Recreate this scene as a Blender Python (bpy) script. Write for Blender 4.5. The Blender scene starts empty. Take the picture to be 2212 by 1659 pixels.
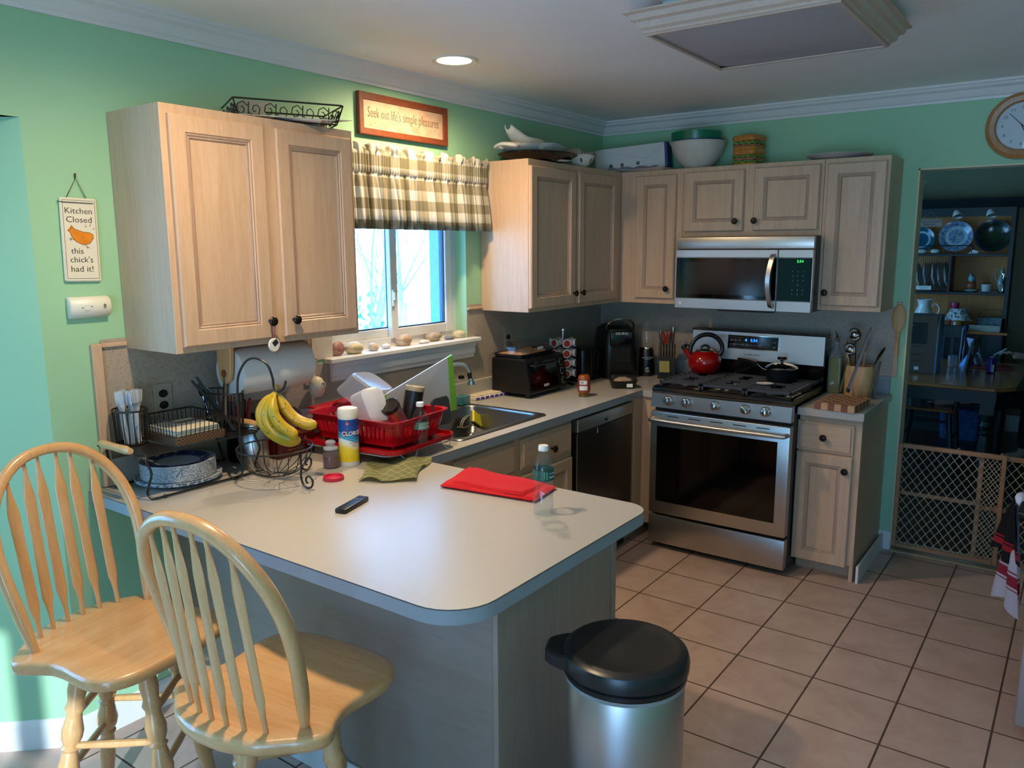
import bpy, bmesh, math, random
from mathutils import Vector, Matrix
random.seed(7)
R = math.radians
SC = bpy.context.scene
COL = SC.collection

# ---------------------------------------------------------------- camera, world, lights, exposure
cam_d = bpy.data.cameras.new('camera'); cam = bpy.data.objects.new('camera', cam_d); COL.objects.link(cam); SC.camera = cam
cam_d.sensor_width = 36; cam_d.lens = 27.9116; cam_d.clip_start = .02; cam_d.clip_end = 200
_r = Vector((.80936, .58729, -.004848)); _u = Vector((-.095305, .139478, .985628)); _f = Vector((-.579528, .797267, -.16886))
cam.matrix_world = Matrix(((_r[0], _u[0], -_f[0], 2.69283), (_r[1], _u[1], -_f[1], -4.7323), (_r[2], _u[2], -_f[2], 1.6986), (0, 0, 0, 1)))
SC.view_settings.view_transform = 'Standard'; SC.view_settings.look = 'None'
SC.view_settings.exposure = 0.13; SC.view_settings.gamma = 1.0
SC.view_settings.use_curve_mapping = False
cy = SC.cycles
cy.use_denoising = True
try: cy.denoiser = 'OPENIMAGEDENOISE'
except Exception: pass
cy.max_bounces = 10; cy.diffuse_bounces = 7; cy.glossy_bounces = 4; cy.transmission_bounces = 8; cy.transparent_max_bounces = 12
cy.caustics_reflective = False; cy.caustics_refractive = False; cy.sample_clamp_indirect = 4.0
cy.use_adaptive_sampling = True; cy.adaptive_threshold = .01

def light(name, kind, loc, rot, energy, color, **kw):
    d = bpy.data.lights.new(name, kind); d.energy = energy; d.color = color
    for k, v in kw.items(): setattr(d, k, v)
    o = bpy.data.objects.new(name, d); COL.objects.link(o); o.location = loc; o.rotation_euler = rot
    return o
light('winter_sun', 'SUN', (6, -12, 5), (R(71.5), 0, R(42)), 5.5, (.80, .93, 1.0), angle=R(.6))
W = bpy.data.worlds.new('sky'); SC.world = W; W.use_nodes = True
wn = W.node_tree.nodes; wl = W.node_tree.links
bg = wn['Background']; bg.inputs['Strength'].default_value = 8.5
# clear blue sky above the horizon, sunlit snowy ground below it
_tc = wn.new('ShaderNodeTexCoord'); _sx = wn.new('ShaderNodeSeparateXYZ'); _rp = wn.new('ShaderNodeValToRGB'); _mr = wn.new('ShaderNodeMapRange'); _mr.inputs['From Min'].default_value = -.12; _mr.inputs['From Max'].default_value = .12
wl.new(_tc.outputs['Generated'], _sx.inputs[0]); wl.new(_sx.outputs['Z'], _mr.inputs['Value']); wl.new(_mr.outputs['Result'], _rp.inputs['Fac']); wl.new(_rp.outputs['Color'], bg.inputs['Color'])
_rp.color_ramp.elements[0].color = (.66, 1.05, 1.55, 1); _rp.color_ramp.elements[1].color = (.15, .48, 1.0, 1)

# openings through which the sky lights the room
def portal(name, loc, rot, w, h):
    o = light(name, 'AREA', loc, rot, 1, (1, 1, 1), shape='RECTANGLE', size=w, size_y=h); o.data.cycles.is_portal = True
portal('daylight_bay_window', (-.62, -4.95, 1.3), (0, R(-90), 0), 1.5, 1.7)
portal('daylight_kitchen_window', (-.45, -1.91, 1.66), (0, R(-90), 0), 1.5, 1.8)
portal('daylight_dining_window', (-.36, 1.6, 1.45), (0, R(-90), 0), 2.1, 1.4)
portal('daylight_garden_door', (3.0, -7.15, 1.05), (R(90), 0, 0), 1.8, 2.0)

# ---------------------------------------------------------------- materials
def s2l(c):
    if isinstance(c, str):
        c = c.lstrip('#'); c = [int(c[i:i+2], 16)/255 for i in (0, 2, 4)]
    return tuple((x/12.92 if x <= .04045 else ((x+.055)/1.055)**2.4) for x in c)
MATS = {}
class Mat:
    def __init__(s, name, col, rough=.5, metal=0, spec=.5):
        m = bpy.data.materials.new(name); m.use_nodes = True; s.m = m
        s.n = m.node_tree.nodes; s.l = m.node_tree.links; s.b = s.n['Principled BSDF']
        s.col = s2l(col) if isinstance(col, str) else col
        s.b.inputs['Base Color'].default_value = (*s.col, 1); s.b.inputs['Roughness'].default_value = rough
        s.b.inputs['Metallic'].default_value = metal; s.b.inputs['Specular IOR Level'].default_value = spec
        m.diffuse_color = (*s.col, 1)
        MATS[name] = m
    def node(s, t, **kw):
        n = s.n.new(t)
        for k, v in kw.items():
            if k in n.inputs.keys(): n.inputs[k].default_value = v
            else: setattr(n, k, v)
        return n
    def coord(s, scale=(1, 1, 1), kind='Object', rot=(0, 0, 0), loc=(0, 0, 0)):
        t = s.n.new('ShaderNodeTexCoord'); mp = s.n.new('ShaderNodeMapping'); mp.inputs['Scale'].default_value = scale
        mp.inputs['Rotation'].default_value = rot; mp.inputs['Location'].default_value = loc
        s.l.new(t.outputs[kind], mp.inputs['Vector']); return mp.outputs['Vector']
    def noise(s, vec, scale, detail=3, rough=.5, dist=0):
        n = s.node('ShaderNodeTexNoise', Scale=scale, Detail=detail, Roughness=rough, Distortion=dist); s.l.new(vec, n.inputs['Vector']); return n.outputs['Fac']
    def ramp(s, fac, stops):
        r = s.n.new('ShaderNodeValToRGB'); e = r.color_ramp.elements
        while len(e) < len(stops): e.new(.5)
        for k, (p, c) in enumerate(stops):
            e[k].position = p; e[k].color = (*(s2l(c) if isinstance(c, str) else c), 1)
        s.l.new(fac, r.inputs['Fac']); return r.outputs['Color']
    def base(s, o): s.l.new(o, s.b.inputs['Base Color']); return s
    def bump(s, fac, strength=.2, dist=.002):
        b = s.node('ShaderNodeBump', Strength=strength, Distance=dist); s.l.new(fac, b.inputs['Height']); s.l.new(b.outputs['Normal'], s.b.inputs['Normal']); return s
    def mix(s, fac, a, b, blend='MIX'):
        n = s.n.new('ShaderNodeMix'); n.data_type = 'RGBA'; n.blend_type = blend
        for sock, v in ((n.inputs[0], fac), (n.inputs[6], a), (n.inputs[7], b)):
            if isinstance(v, (int, float)): sock.default_value = v
            elif isinstance(v, str): sock.default_value = (*s2l(v), 1)
            elif isinstance(v, tuple): sock.default_value = (*v, 1)
            else: s.l.new(v, sock)
        return n.outputs[2]
    def rough(s, fac, a, b):
        r = s.n.new('ShaderNodeMapRange'); r.inputs['To Min'].default_value = a; r.inputs['To Max'].default_value = b
        s.l.new(fac, r.inputs['Value']); s.l.new(r.outputs['Result'], s.b.inputs['Roughness']); return s

def vary(M, scale, amt, kind='Object', stretch=(1, 1, 1)):
    """small brightness variation around the base colour, plus a faint bump"""
    n = M.noise(M.coord(stretch, kind), scale, 4)
    lo = tuple(c*(1-amt) for c in M.col); hi = tuple(min(1, c*(1+amt)) for c in M.col)
    M.base(M.ramp(n, [(.3, lo), (.7, hi)])); return n
def plain(name, col, rough=.5, metal=0, amt=.06, scale=30, bump=0, spec=.5):
    if name in MATS: return MATS[name]
    M = Mat(name, col, rough, metal, spec); n = vary(M, scale, amt)
    if bump: M.bump(n, bump)
    return M.m

def wood(name, c0, c1, c2, axis='z', rough=.45, fine=1.0, coat=0):
    M = Mat(name, c1, rough)
    st = {'z': (14, 14, 1.1), 'x': (1.1, 14, 14), 'y': (14, 1.1, 14)}[axis]
    v = M.coord(tuple(a*fine for a in st))
    big = M.noise(v, 2.2, 5, .6, 1.2)
    v2 = M.coord(tuple(a*8*fine for a in st)); fn = M.noise(v2, 3, 3, .7)
    c = M.ramp(big, [(.25, c0), (.5, c1), (.75, c2)])
    M.base(M.mix(.35, c, M.ramp(fn, [(.3, c0), (.65, c2)]))); M.bump(fn, .05, .0005)
    if coat: M.b.inputs['Coat Weight'].default_value = coat; M.b.inputs['Coat Roughness'].default_value = .12
    return M.m
OAK = wood('pickled oak vertical grain', '#b29276', '#c0a084', '#cbad91', 'z', .42)
OAKH = wood('pickled oak horizontal grain', '#b29276', '#c0a084', '#cbad91', 'x', .42)
PENW = wood('shade darkened oak upright', '#8f7b6b', '#9c8776', '#a69181', 'z', .45)  # same oak as the cabinets, the peninsula's weaker light put into its colour
PENH = wood('shade darkened oak level', '#857467', '#8f7d70', '#988679', 'x', .45)  # level grain for the back panel, its shade painted in as well
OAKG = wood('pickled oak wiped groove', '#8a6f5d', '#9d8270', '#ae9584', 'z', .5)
LIGHTW = wood('varnished blond wood', '#c08d55', '#d29f67', '#dcae7c', 'z', .3, .6, .5)
SEATW = wood('varnished blond seat wood', '#bd8850', '#d39e66', '#dfb17f', 'x', .3, .45, .6)
TABLEW = wood('honey table wood', '#8a4a1c', '#a65c26', '#b76d33', 'x', .2, .6, .5)
DARKG = plain('dark green painted wood', '#16211d', .4, amt=.2)
BROWNW = wood('brown picture frame wood', '#5a2c18', '#74391f', '#874728', 'x', .4)
GATEW = wood('gate wood', '#8b6242', '#a1744f', '#b3855f', 'x', .5)
BEECH = wood('beech utensil wood', '#b3834f', '#c69661', '#d3a673', 'z', .5)

def wallmat(name, col):
    M = Mat(name, col, .5, 0, .35); v = M.coord()
    n = M.noise(v, 2.0, 3); M.base(M.ramp(n, [(.3, tuple(c*.965 for c in M.col)), (.7, tuple(min(1, c*1.03) for c in M.col))]))
    M.bump(M.noise(v, 220, 2), .06, .001); return M.m
GREEN = wallmat('mint green wall paint', '#99c59e')
CEIL = wallmat('white ceiling paint', '#f0ece8')
DINW = wallmat('olive dining wall paint', '#7f7c5c')
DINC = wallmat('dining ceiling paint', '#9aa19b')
TRIMW = plain('white painted trim', '#d9d6d3', .35, amt=.02, scale=8)
CREAMT = plain('cream painted jamb', '#d2c5a2', .45, amt=.03, scale=8)

def floormat():
    M = Mat('square ceramic floor tile', '#b79f8b', .38)
    v = M.coord((1, 1, 1), 'Object', (0, 0, 0), (-2.247+.309*20, .089+.314*30, 0))
    b = M.n.new('ShaderNodeTexBrick'); b.offset = 0; b.squash = 1; M.l.new(v, b.inputs['Vector'])
    b.inputs['Scale'].default_value = 1; b.inputs['Brick Width'].default_value = .309; b.inputs['Row Height'].default_value = .314
    b.inputs['Mortar Size'].default_value = .0042; b.inputs['Mortar Smooth'].default_value = .3; b.inputs['Bias'].default_value = 0
    b.inputs['Color1'].default_value = (*s2l('#ad9285'), 1); b.inputs['Color2'].default_value = (*s2l('#b89e92'), 1)
    b.inputs['Mortar'].default_value = (*s2l('#4a382c'), 1)
    w = M.coord(); n = M.noise(w, 7, 5, .65, .6); n2 = M.noise(w, 40, 3)
    c = M.mix(.55, b.outputs['Color'], M.ramp(n, [(.3, '#9a7e72'), (.5, '#b09689'), (.72, '#c3aa9d')]), 'MIX')
    c = M.mix(b.outputs['Fac'], c, '#4a382c')
    M.base(c); M.rough(b.outputs['Fac'], .36, .9)
    inv = M.n.new('ShaderNodeMath'); inv.operation = 'SUBTRACT'; inv.inputs[0].default_value = 1; M.l.new(b.outputs['Fac'], inv.inputs[1])
    ad = M.n.new('ShaderNodeMath'); ad.operation = 'MULTIPLY_ADD'; M.l.new(n2, ad.inputs[0]); ad.inputs[1].default_value = .08; M.l.new(inv.outputs[0], ad.inputs[2])
    M.bump(ad.outputs[0], .5, .002); return M.m
TILE = floormat()

def speck(name, col, dark, rough=.5, amt=.5):
    M = Mat(name, col, rough); v = M.coord()
    n = M.noise(v, 160, 2, .6); n2 = M.noise(v, 9, 4, .6)
    c = M.ramp(n2, [(.3, tuple(x*.86 for x in M.col)), (.7, tuple(min(1, x*1.08) for x in M.col))])
    M.base(M.mix(amt, c, M.ramp(n, [(.36, dark), (.5, M.col)]))); return M.m
SPLASH = speck('speckled beige laminate', '#a69888', '#7d6d5d')
LAM = plain('off white countertop laminate', '#aca69e', .30, amt=.02, scale=60)
LAME = plain('shade greyed countertop laminate', '#8f9496', .35, amt=.03, scale=60)  # the off white laminate again, greyed to carry the unlit edge's shade
LAMLINE = plain('dark seam line', '#4b3f35', .6)

def steel(name, col='#9a9690', rough=.3, axis='x', aniso=.6):
    M = Mat(name, col, rough, 1.0)
    st = {'x': (1, 200, 200), 'z': (200, 200, 1), 'y': (200, 1, 200)}[axis]
    n = M.noise(M.coord(st), 4, 2); M.rough(n, rough*.95, rough*1.06)
    M.base(M.ramp(n, [(.3, tuple(c*.99 for c in M.col)), (.7, tuple(min(1, c*1.01) for c in M.col))]))
    M.b.inputs['Anisotropic'].default_value = aniso
    if axis == 'x': M.b.inputs['Anisotropic Rotation'].default_value = .0
    return M.m
STEEL = steel('brushed stainless steel', '#bab4ac', .36, 'x', .5)
STEELZ = steel('brushed steel upright', '#bcb7b3', .33, 'z', .5)
CHROME = plain('polished chrome', '#c9c9c9', .08, 1, .02)
SINKM = steel('satin sink steel', '#8f8f8f', .3, 'y', .2)
DSTEEL = plain('dark steel', '#55524e', .3, .9, .04)
BLACK = plain('satin black plastic', '#0c0c0d', .35, amt=.1)
BLACKG = plain('glossy black enamel', '#08080a', .1, amt=.1)
BLACKM = plain('black cast iron', '#1b1c1f', .5, amt=.15, bump=.1)
WIRE = plain('black coated wire', '#17130f', .4, amt=.1)
WHITEP = plain('white plastic', '#dcdad4', .35, amt=.02)
CREAMP = plain('cream plastic', '#cfc3a4', .4, amt=.03)
CER = plain('white glazed ceramic', '#d8d5cb', .12, amt=.02)
PAPER = plain('white paper', '#dedbd3', .9, amt=.03, bump=.1)
BRONZE = plain('oil rubbed bronze', '#2a2320', .35, .7, .2)
REDP = plain('glossy red plastic', '#a90d18', .22, amt=.06)
KETT = plain('red enamel', '#8f0c0a', .12, amt=.05)
def glass(name, col=(1, 1, 1), rough=.02, ior=1.45, thin=True, alpha=.12, tint=None):
    """thin clear wall: mostly see-through with a glossy coat"""
    m = bpy.data.materials.new(name); m.use_nodes = True; n = m.node_tree.nodes; l = m.node_tree.links
    for x in list(n): n.remove(x)
    out = n.new('ShaderNodeOutputMaterial'); tr = n.new('ShaderNodeBsdfTransparent'); gl = n.new('ShaderNodeBsdfGlossy'); fr = n.new('ShaderNodeFresnel'); mx = n.new('ShaderNodeMixShader')
    tr.inputs['Color'].default_value = (*col, 1); gl.inputs['Roughness'].default_value = rough; fr.inputs['IOR'].default_value = ior
    geo = n.new('ShaderNodeNewGeometry'); sb = n.new('ShaderNodeMath'); sb.operation = 'SUBTRACT'; sb.inputs[0].default_value = 1; l.new(geo.outputs['Backfacing'], sb.inputs[1])
    ml = n.new('ShaderNodeMath'); ml.operation = 'MULTIPLY'; l.new(sb.outputs[0], ml.inputs[0]); l.new(fr.outputs[0], ml.inputs[1]); l.new(ml.outputs[0], mx.inputs[0]); l.new(tr.outputs[0], mx.inputs[1]); l.new(gl.outputs[0], mx.inputs[2])
    src = mx.outputs[0]
    if tint:
        df = n.new('ShaderNodeBsdfTranslucent' if False else 'ShaderNodeBsdfDiffuse'); df.inputs['Color'].default_value = (*tint, 1)
        m2 = n.new('ShaderNodeMixShader'); m2.inputs[0].default_value = alpha; l.new(src, m2.inputs[1]); l.new(df.outputs[0], m2.inputs[2]); src = m2.outputs[0]
    l.new(src, out.inputs['Surface']); MATS[name] = m; return m
PANE = glass('window glass', (.97, .985, 1), .0, 1.35)
CLEAR = glass('clear plastic', (.96, .975, .98), .04, 1.45, tint=(.8, .85, .9), alpha=.015)
CLEARG = glass('clear jar glass', (.86, .88, .88), .03, 1.5, tint=(.7, .75, .75), alpha=.08)
FROST = glass('milky storage plastic', (.75, .78, .86), .25, 1.4, tint=(.72, .74, .82), alpha=.6)
def emis(name, col, strength):
    m = bpy.data.materials.new(name); m.use_nodes = True; b = m.node_tree.nodes['Principled BSDF']
    b.inputs['Base Color'].default_value = (0, 0, 0, 1); b.inputs['Emission Color'].default_value = (*col, 1); b.inputs['Emission Strength'].default_value = strength
    MATS[name] = m; return m
LAMP = emis('warm lamp lens', (1.0, .74, .42), 9)

# ---------------------------------------------------------------- mesh builder
class MB:
    def __init__(s): s.v = []; s.f = []; s.mi = []; s.st = [Matrix()]
    def push(s, m): s.st.append(s.st[-1] @ m); return s
    def pop(s): s.st.pop(); return s
    def add(s, vs, fs, mi=0):
        k = len(s.v); M = s.st[-1]
        s.v += [tuple(M @ Vector(v)) for v in vs]
        s.f += [tuple(i+k for i in f) for f in fs]; s.mi += [mi]*len(fs); return s
    def box(s, x0, x1, y0, y1, z0, z1, b=0, mi=0, seg=1):
        if x0 > x1: x0, x1 = x1, x0
        if y0 > y1: y0, y1 = y1, y0
        if z0 > z1: z0, z1 = z1, z0
        if b <= 0:
            v = [(x, y, z) for z in (z0, z1) for y in (y0, y1) for x in (x0, x1)]
            return s.add(v, [(0, 2, 3, 1), (4, 5, 7, 6), (0, 1, 5, 4), (2, 6, 7, 3), (0, 4, 6, 2), (1, 3, 7, 5)], mi)
        bm = bmesh.new(); bmesh.ops.create_cube(bm, size=1)
        for v in bm.verts: v.co = ((x0+x1)/2+v.co.x*(x1-x0), (y0+y1)/2+v.co.y*(y1-y0), (z0+z1)/2+v.co.z*(z1-z0))
        b = min(b, .49*min(x1-x0, y1-y0, z1-z0))
        bmesh.ops.bevel(bm, geom=bm.edges[:], offset=b, segments=seg, affect='EDGES', profile=.5)
        bm.verts.index_update(); s.add([v.co[:] for v in bm.verts], [[w.index for w in f.verts] for f in bm.faces], mi); bm.free(); return s
    def obox(s, c, d, rot=(0, 0, 0), b=0, mi=0, seg=1):
        from mathutils import Euler
        s.push(Matrix.Translation(c) @ Euler(rot).to_matrix().to_4x4())
        s.box(-d[0]/2, d[0]/2, -d[1]/2, d[1]/2, -d[2]/2, d[2]/2, b, mi, seg); return s.pop()
    def ring(s, rings, closed=True, cap0=True, cap1=True, mi=0):
        n = len(rings[0]); vs = [p for r in rings for p in r]; fs = []
        for i in range(len(rings)-1):
            for j in range(n if closed else n-1):
                a = i*n+j; b = i*n+(j+1) % n; fs.append((a, b, b+n, a+n))
        if cap0: fs.append(tuple(range(n-1, -1, -1)))
        if cap1: fs.append(tuple(range((len(rings)-1)*n, len(rings)*n)))
        return s.add(vs, fs, mi)
    def lathe(s, prof, n=32, c=(0, 0, 0), cap0=True, cap1=True, mi=0, sx=1, sy=1):
        rs = [[(c[0]+sx*r*math.cos(2*math.pi*j/n), c[1]+sy*r*math.sin(2*math.pi*j/n), c[2]+z) for j in range(n)] for r, z in prof]
        return s.ring(rs, True, cap0, cap1, mi)
    def cyl(s, p0, p1, r0, r1=None, n=16, mi=0, cap=True):
        return s.tube([p0, p1], [r0, r0 if r1 is None else r1], n, mi=mi, cap=cap)
    def tube(s, pts, r, n=8, closed=False, mi=0, cap=True, sq=None):
        P = [Vector(p) for p in pts]; m = len(P)
        rr = r if isinstance(r, (list, tuple)) else [r]*m
        T = []
        for i in range(m):
            a = P[(i-1) % m] if (closed or i > 0) else P[i]; b = P[(i+1) % m] if (closed or i < m-1) else P[i]
            t = (b-a); T.append(t.normalized() if t.length > 1e-9 else Vector((0, 0, 1)))
        up = Vector((0, 0, 1)) if abs(T[0].z) < .9 else Vector((0, 1, 0))
        N = (up-T[0]*up.dot(T[0])).normalized(); rings = []
        for i in range(m):
            N = (N-T[i]*N.dot(T[i]))
            N = N.normalized() if N.length > 1e-6 else Vector((1, 0, 0))
            B = T[i].cross(N)
            k = sq or (1, 1)
            rings.append([tuple(P[i]+N*math.cos(2*math.pi*j/n+(math.pi/4 if n == 4 else 0))*rr[i]*k[0]+B*math.sin(2*math.pi*j/n+(math.pi/4 if n == 4 else 0))*rr[i]*k[1]) for j in range(n)])
        if closed: rings.append(rings[0]); return s.ring(rings, True, False, False, mi)
        return s.ring(rings, True, cap, cap, mi)
    def prism(s, poly, a, b, axis='z', mi=0, inset=0):
        """extrude a 2d outline from a to b along the axis; inset rounds both rims"""
        def P(u, v, w): return {'z': (u, v, w), 'y': (u, w, v), 'x': (w, u, v)}[axis]
        if inset:
            cx = sum(p[0] for p in poly)/len(poly); cyy = sum(p[1] for p in poly)/len(poly)
            def sh(d): return off2(poly, d)
            L = [(sh(inset), a), (poly, a+inset if b > a else a-inset), (poly, b-inset if b > a else b+inset), (sh(inset), b)]
        else: L = [(poly, a), (poly, b)]
        return s.ring([[P(u, v, w) for u, v in pl] for pl, w in L], True, True, True, mi)
    def sphere(s, c, r, n=20, m=12, mi=0, z0=-1, z1=1):
        if not isinstance(r, (tuple, list)): r = (r, r, r)
        a0 = math.asin(z0); a1 = math.asin(z1); rs = []
        for i in range(m+1):
            a = a0+(a1-a0)*i/m; q = max(math.cos(a), 1e-3)
            rs.append([(c[0]+r[0]*q*math.cos(2*math.pi*j/n), c[1]+r[1]*q*math.sin(2*math.pi*j/n), c[2]+r[2]*math.sin(a)) for j in range(n)])
        return s.ring(rs, True, True, True, mi)
    def grid(s, fn, nu, nv, mi=0, th=0):
        vs = [tuple(fn(i/nu, j/nv)) for i in range(nu+1) for j in range(nv+1)]
        fs = [(i*(nv+1)+j, (i+1)*(nv+1)+j, (i+1)*(nv+1)+j+1, i*(nv+1)+j+1) for i in range(nu) for j in range(nv)]
        if not th: return s.add(vs, fs, mi)
        bm = bmesh.new(); bv = [bm.verts.new(v) for v in vs]
        for f in fs: bm.faces.new([bv[i] for i in f])
        bmesh.ops.solidify(bm, geom=bm.faces[:], thickness=th); bm.verts.index_update()
        s.add([v.co[:] for v in bm.verts], [[w.index for w in f.verts] for f in bm.faces], mi); bm.free(); return s
    def build(s, name, mat, parent=None, loc=None, rot=0, angle=35, fix=True):
        me = bpy.data.meshes.new(name); me.from_pydata(s.v, [], s.f)
        for m in (mat if isinstance(mat, (list, tuple)) else [mat]): me.materials.append(m)
        me.polygons.foreach_set('material_index', s.mi)
        if fix:
            bm = bmesh.new(); bm.from_mesh(me); bmesh.ops.recalc_face_normals(bm, faces=bm.faces[:]); bm.to_mesh(me); bm.free()
        me.polygons.foreach_set('use_smooth', [True]*len(me.polygons)); me.set_sharp_from_angle(angle=R(angle)); me.update()
        o = bpy.data.objects.new(name, me); COL.objects.link(o)
        if parent: o.parent = parent
        if loc: o.location = loc
        if rot: o.rotation_euler = (0, 0, rot) if isinstance(rot, (int, float)) else rot
        return o

def off2(poly, d):
    n = len(poly); out = []
    ar = sum(poly[i][0]*poly[(i+1) % n][1]-poly[(i+1) % n][0]*poly[i][1] for i in range(n)); sg = 1 if ar > 0 else -1
    for i in range(n):
        a = Vector(poly[i-1]); b = Vector(poly[i]); c = Vector(poly[(i+1) % n])
        e1 = (b-a).normalized(); e2 = (c-b).normalized()
        n1 = Vector((-e1.y, e1.x)); n2 = Vector((-e2.y, e2.x)); k = n1+n2
        k = k/max(k.length_squared/2, .3) if k.length > 1e-6 else n1
        out.append(tuple(b+k*d*sg))
    return out
def rrect(x0, x1, y0, y1, r, n=5):
    out = []
    for cx, cyy, a0 in ((x1-r, y1-r, 0), (x0+r, y1-r, 90), (x0+r, y0+r, 180), (x1-r, y0+r, 270)):
        out += [(cx+r*math.cos(R(a0+90*i/n)), cyy+r*math.sin(R(a0+90*i/n))) for i in range(n+1)]
    return out
def spline(pts, k=8, closed=False):
    P = [Vector(p) for p in pts]; n = len(P); out = []
    for i in range(n if closed else n-1):
        p0 = P[(i-1) % n] if (closed or i > 0) else P[i]; p1 = P[i]; p2 = P[(i+1) % n]; p3 = P[(i+2) % n] if (closed or i < n-2) else p2
        for j in range(k):
            t = j/k; out.append(.5*((2*p1)+(-p0+p2)*t+(2*p0-5*p1+4*p2-p3)*t*t+(-p0+3*p1-3*p2+p3)*t**3))
    if not closed: out.append(P[-1])
    return [tuple(p) for p in out]
def arc(c, r, a0, a1, n=12, plane='xy'):
    o = []
    for i in range(n+1):
        a = R(a0+(a1-a0)*i/n); u = r*math.cos(a); v = r*math.sin(a)
        o.append({'xy': (c[0]+u, c[1]+v, c[2]), 'xz': (c[0]+u, c[1], c[2]+v), 'yz': (c[0], c[1]+u, c[2]+v)}[plane])
    return o

def tag(o, label=None, cat=None, group=None, kind=None):
    if label: o['label'] = label
    if cat: o['category'] = cat
    if group: o['group'] = group
    if kind: o['kind'] = kind
    return o
def thing(name, label, cat, loc=(0, 0, 0), rot=0, group=None):
    o = bpy.data.objects.new(name, None); COL.objects.link(o); o.location = loc; o.empty_display_size = .05
    o.rotation_euler = (0, 0, rot) if isinstance(rot, (int, float)) else rot
    return tag(o, label, cat, group)
def struct(name, mb, mat, parent=None, **kw):
    o = mb.build(name, mat, parent, **kw)
    if not parent: o['kind'] = 'structure'
    return o
def dup(root, loc=None, rot=None, label=None, scale=None):
    def cp(o, par):
        c = o.copy(); COL.objects.link(c)
        if par: c.parent = par
        for ch in KIDS.get(o.name, [x for x in bpy.data.objects if x.parent == o]): cp(ch, c)
        return c
    r = cp(root, None)
    if loc is not None: r.location = loc
    if rot is not None: r.rotation_euler = (0, 0, rot) if isinstance(rot, (int, float)) else rot
    if scale: r.scale = scale
    if label: r['label'] = label
    return r
KIDS = {}
def _txt(s, size, ext, align, bold):
    c = bpy.data.curves.new('t', 'FONT'); c.body = s; c.size = size; c.extrude = ext; c.align_x = align; c.align_y = 'CENTER'; c.offset = bold; c.resolution_u = 2
    o = bpy.data.objects.new('t', c); me = bpy.data.meshes.new_from_object(o)
    v = [x.co[:] for x in me.vertices]; f = [tuple(p.vertices) for p in me.polygons]
    bpy.data.objects.remove(o); bpy.data.curves.remove(c); bpy.data.meshes.remove(me); return v, f
def mtext(mb, s, size, loc, rot=(0, 0, 0), ext=.0004, align='CENTER', sx=1, bold=0, mi=0):
    from mathutils import Euler
    v, f = _txt(s, size, ext, align, bold)
    mb.push(Matrix.Translation(loc) @ Euler(rot).to_matrix().to_4x4() @ Matrix.Diagonal((sx, 1, 1, 1))); mb.add(v, f, mi); mb.pop()
def text(s, size, mat, parent, loc, rot=(0, 0, 0), name='lettering', ext=.0004, align='CENTER', sx=1, bold=0):
    mb = MB(); mtext(mb, s, size, loc, rot, ext, align, sx, bold); return mb.build(name, mat, parent, fix=False)
INK = plain('black ink', '#15130f', .7); 
# ---------------------------------------------------------------- the room
H = 2.5
def wallx(mb, xa, xb, y0, y1, z0, z1, holes=()):
    """wall slab between x=xa and xb with rectangular holes (y0,y1,z0,z1)"""
    ys = sorted({y0, y1, *[h[0] for h in holes], *[h[1] for h in holes]}); zs = sorted({z0, z1, *[h[2] for h in holes], *[h[3] for h in holes]})
    for i in range(len(ys)-1):
        for j in range(len(zs)-1):
            cyy = (ys[i]+ys[i+1])/2; cz = (zs[j]+zs[j+1])/2
            if any(h[0] < cyy < h[1] and h[2] < cz < h[3] for h in holes): continue
            mb.box(xa, xb, ys[i], ys[i+1], zs[j], zs[j+1])
def wally(mb, ya, yb, x0, x1, z0, z1, holes=()):
    xs = sorted({x0, x1, *[h[0] for h in holes], *[h[1] for h in holes]}); zs = sorted({z0, z1, *[h[2] for h in holes], *[h[3] for h in holes]})
    for i in range(len(xs)-1):
        for j in range(len(zs)-1):
            c = (xs[i]+xs[i+1])/2; cz = (zs[j]+zs[j+1])/2
            if any(h[0] < c < h[1] and h[2] < cz < h[3] for h in holes): continue
            mb.box(xs[i], xs[i+1], ya, yb, zs[j], zs[j+1])
WY0, WY1, WZ0, WZ1 = -2.379, -1.438, 1.224, 2.08
m = MB(); m.box(-.75, 4.7, -7.1, .0, -.1, 0); struct('floor', m, TILE)
m = MB(); m.box(-.75, 4.7, -7.1, .12, H, H+.1); struct('ceiling', m, CEIL)
m = MB(); wallx(m, -.13, 0, -3.573, .12, 0, H, [(WY0, WY1, WZ0, WZ1)]); m.box(-.13, 0, -7.1, -3.573, 2.099, H); m.box(-.13, 0, -7.1, -6.3, 0, 2.099)
struct('wall_left', m, GREEN)
m = MB(); wally(m, 0, .12, -.13, 4.7, 0, H, [(1.906, 2.85, 0, 2.096)]); struct('wall_back', m, GREEN)
m = MB(); m.box(4.6, 4.72, -7.1, 0, 0, H); struct('wall_right', m, GREEN)
m = MB(); wally(m, -7.2, -7.1, -.75, 4.7, 0, H, [(2.1, 3.9, .04, 2.06)]); struct('wall_front', m, GREEN)
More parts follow.
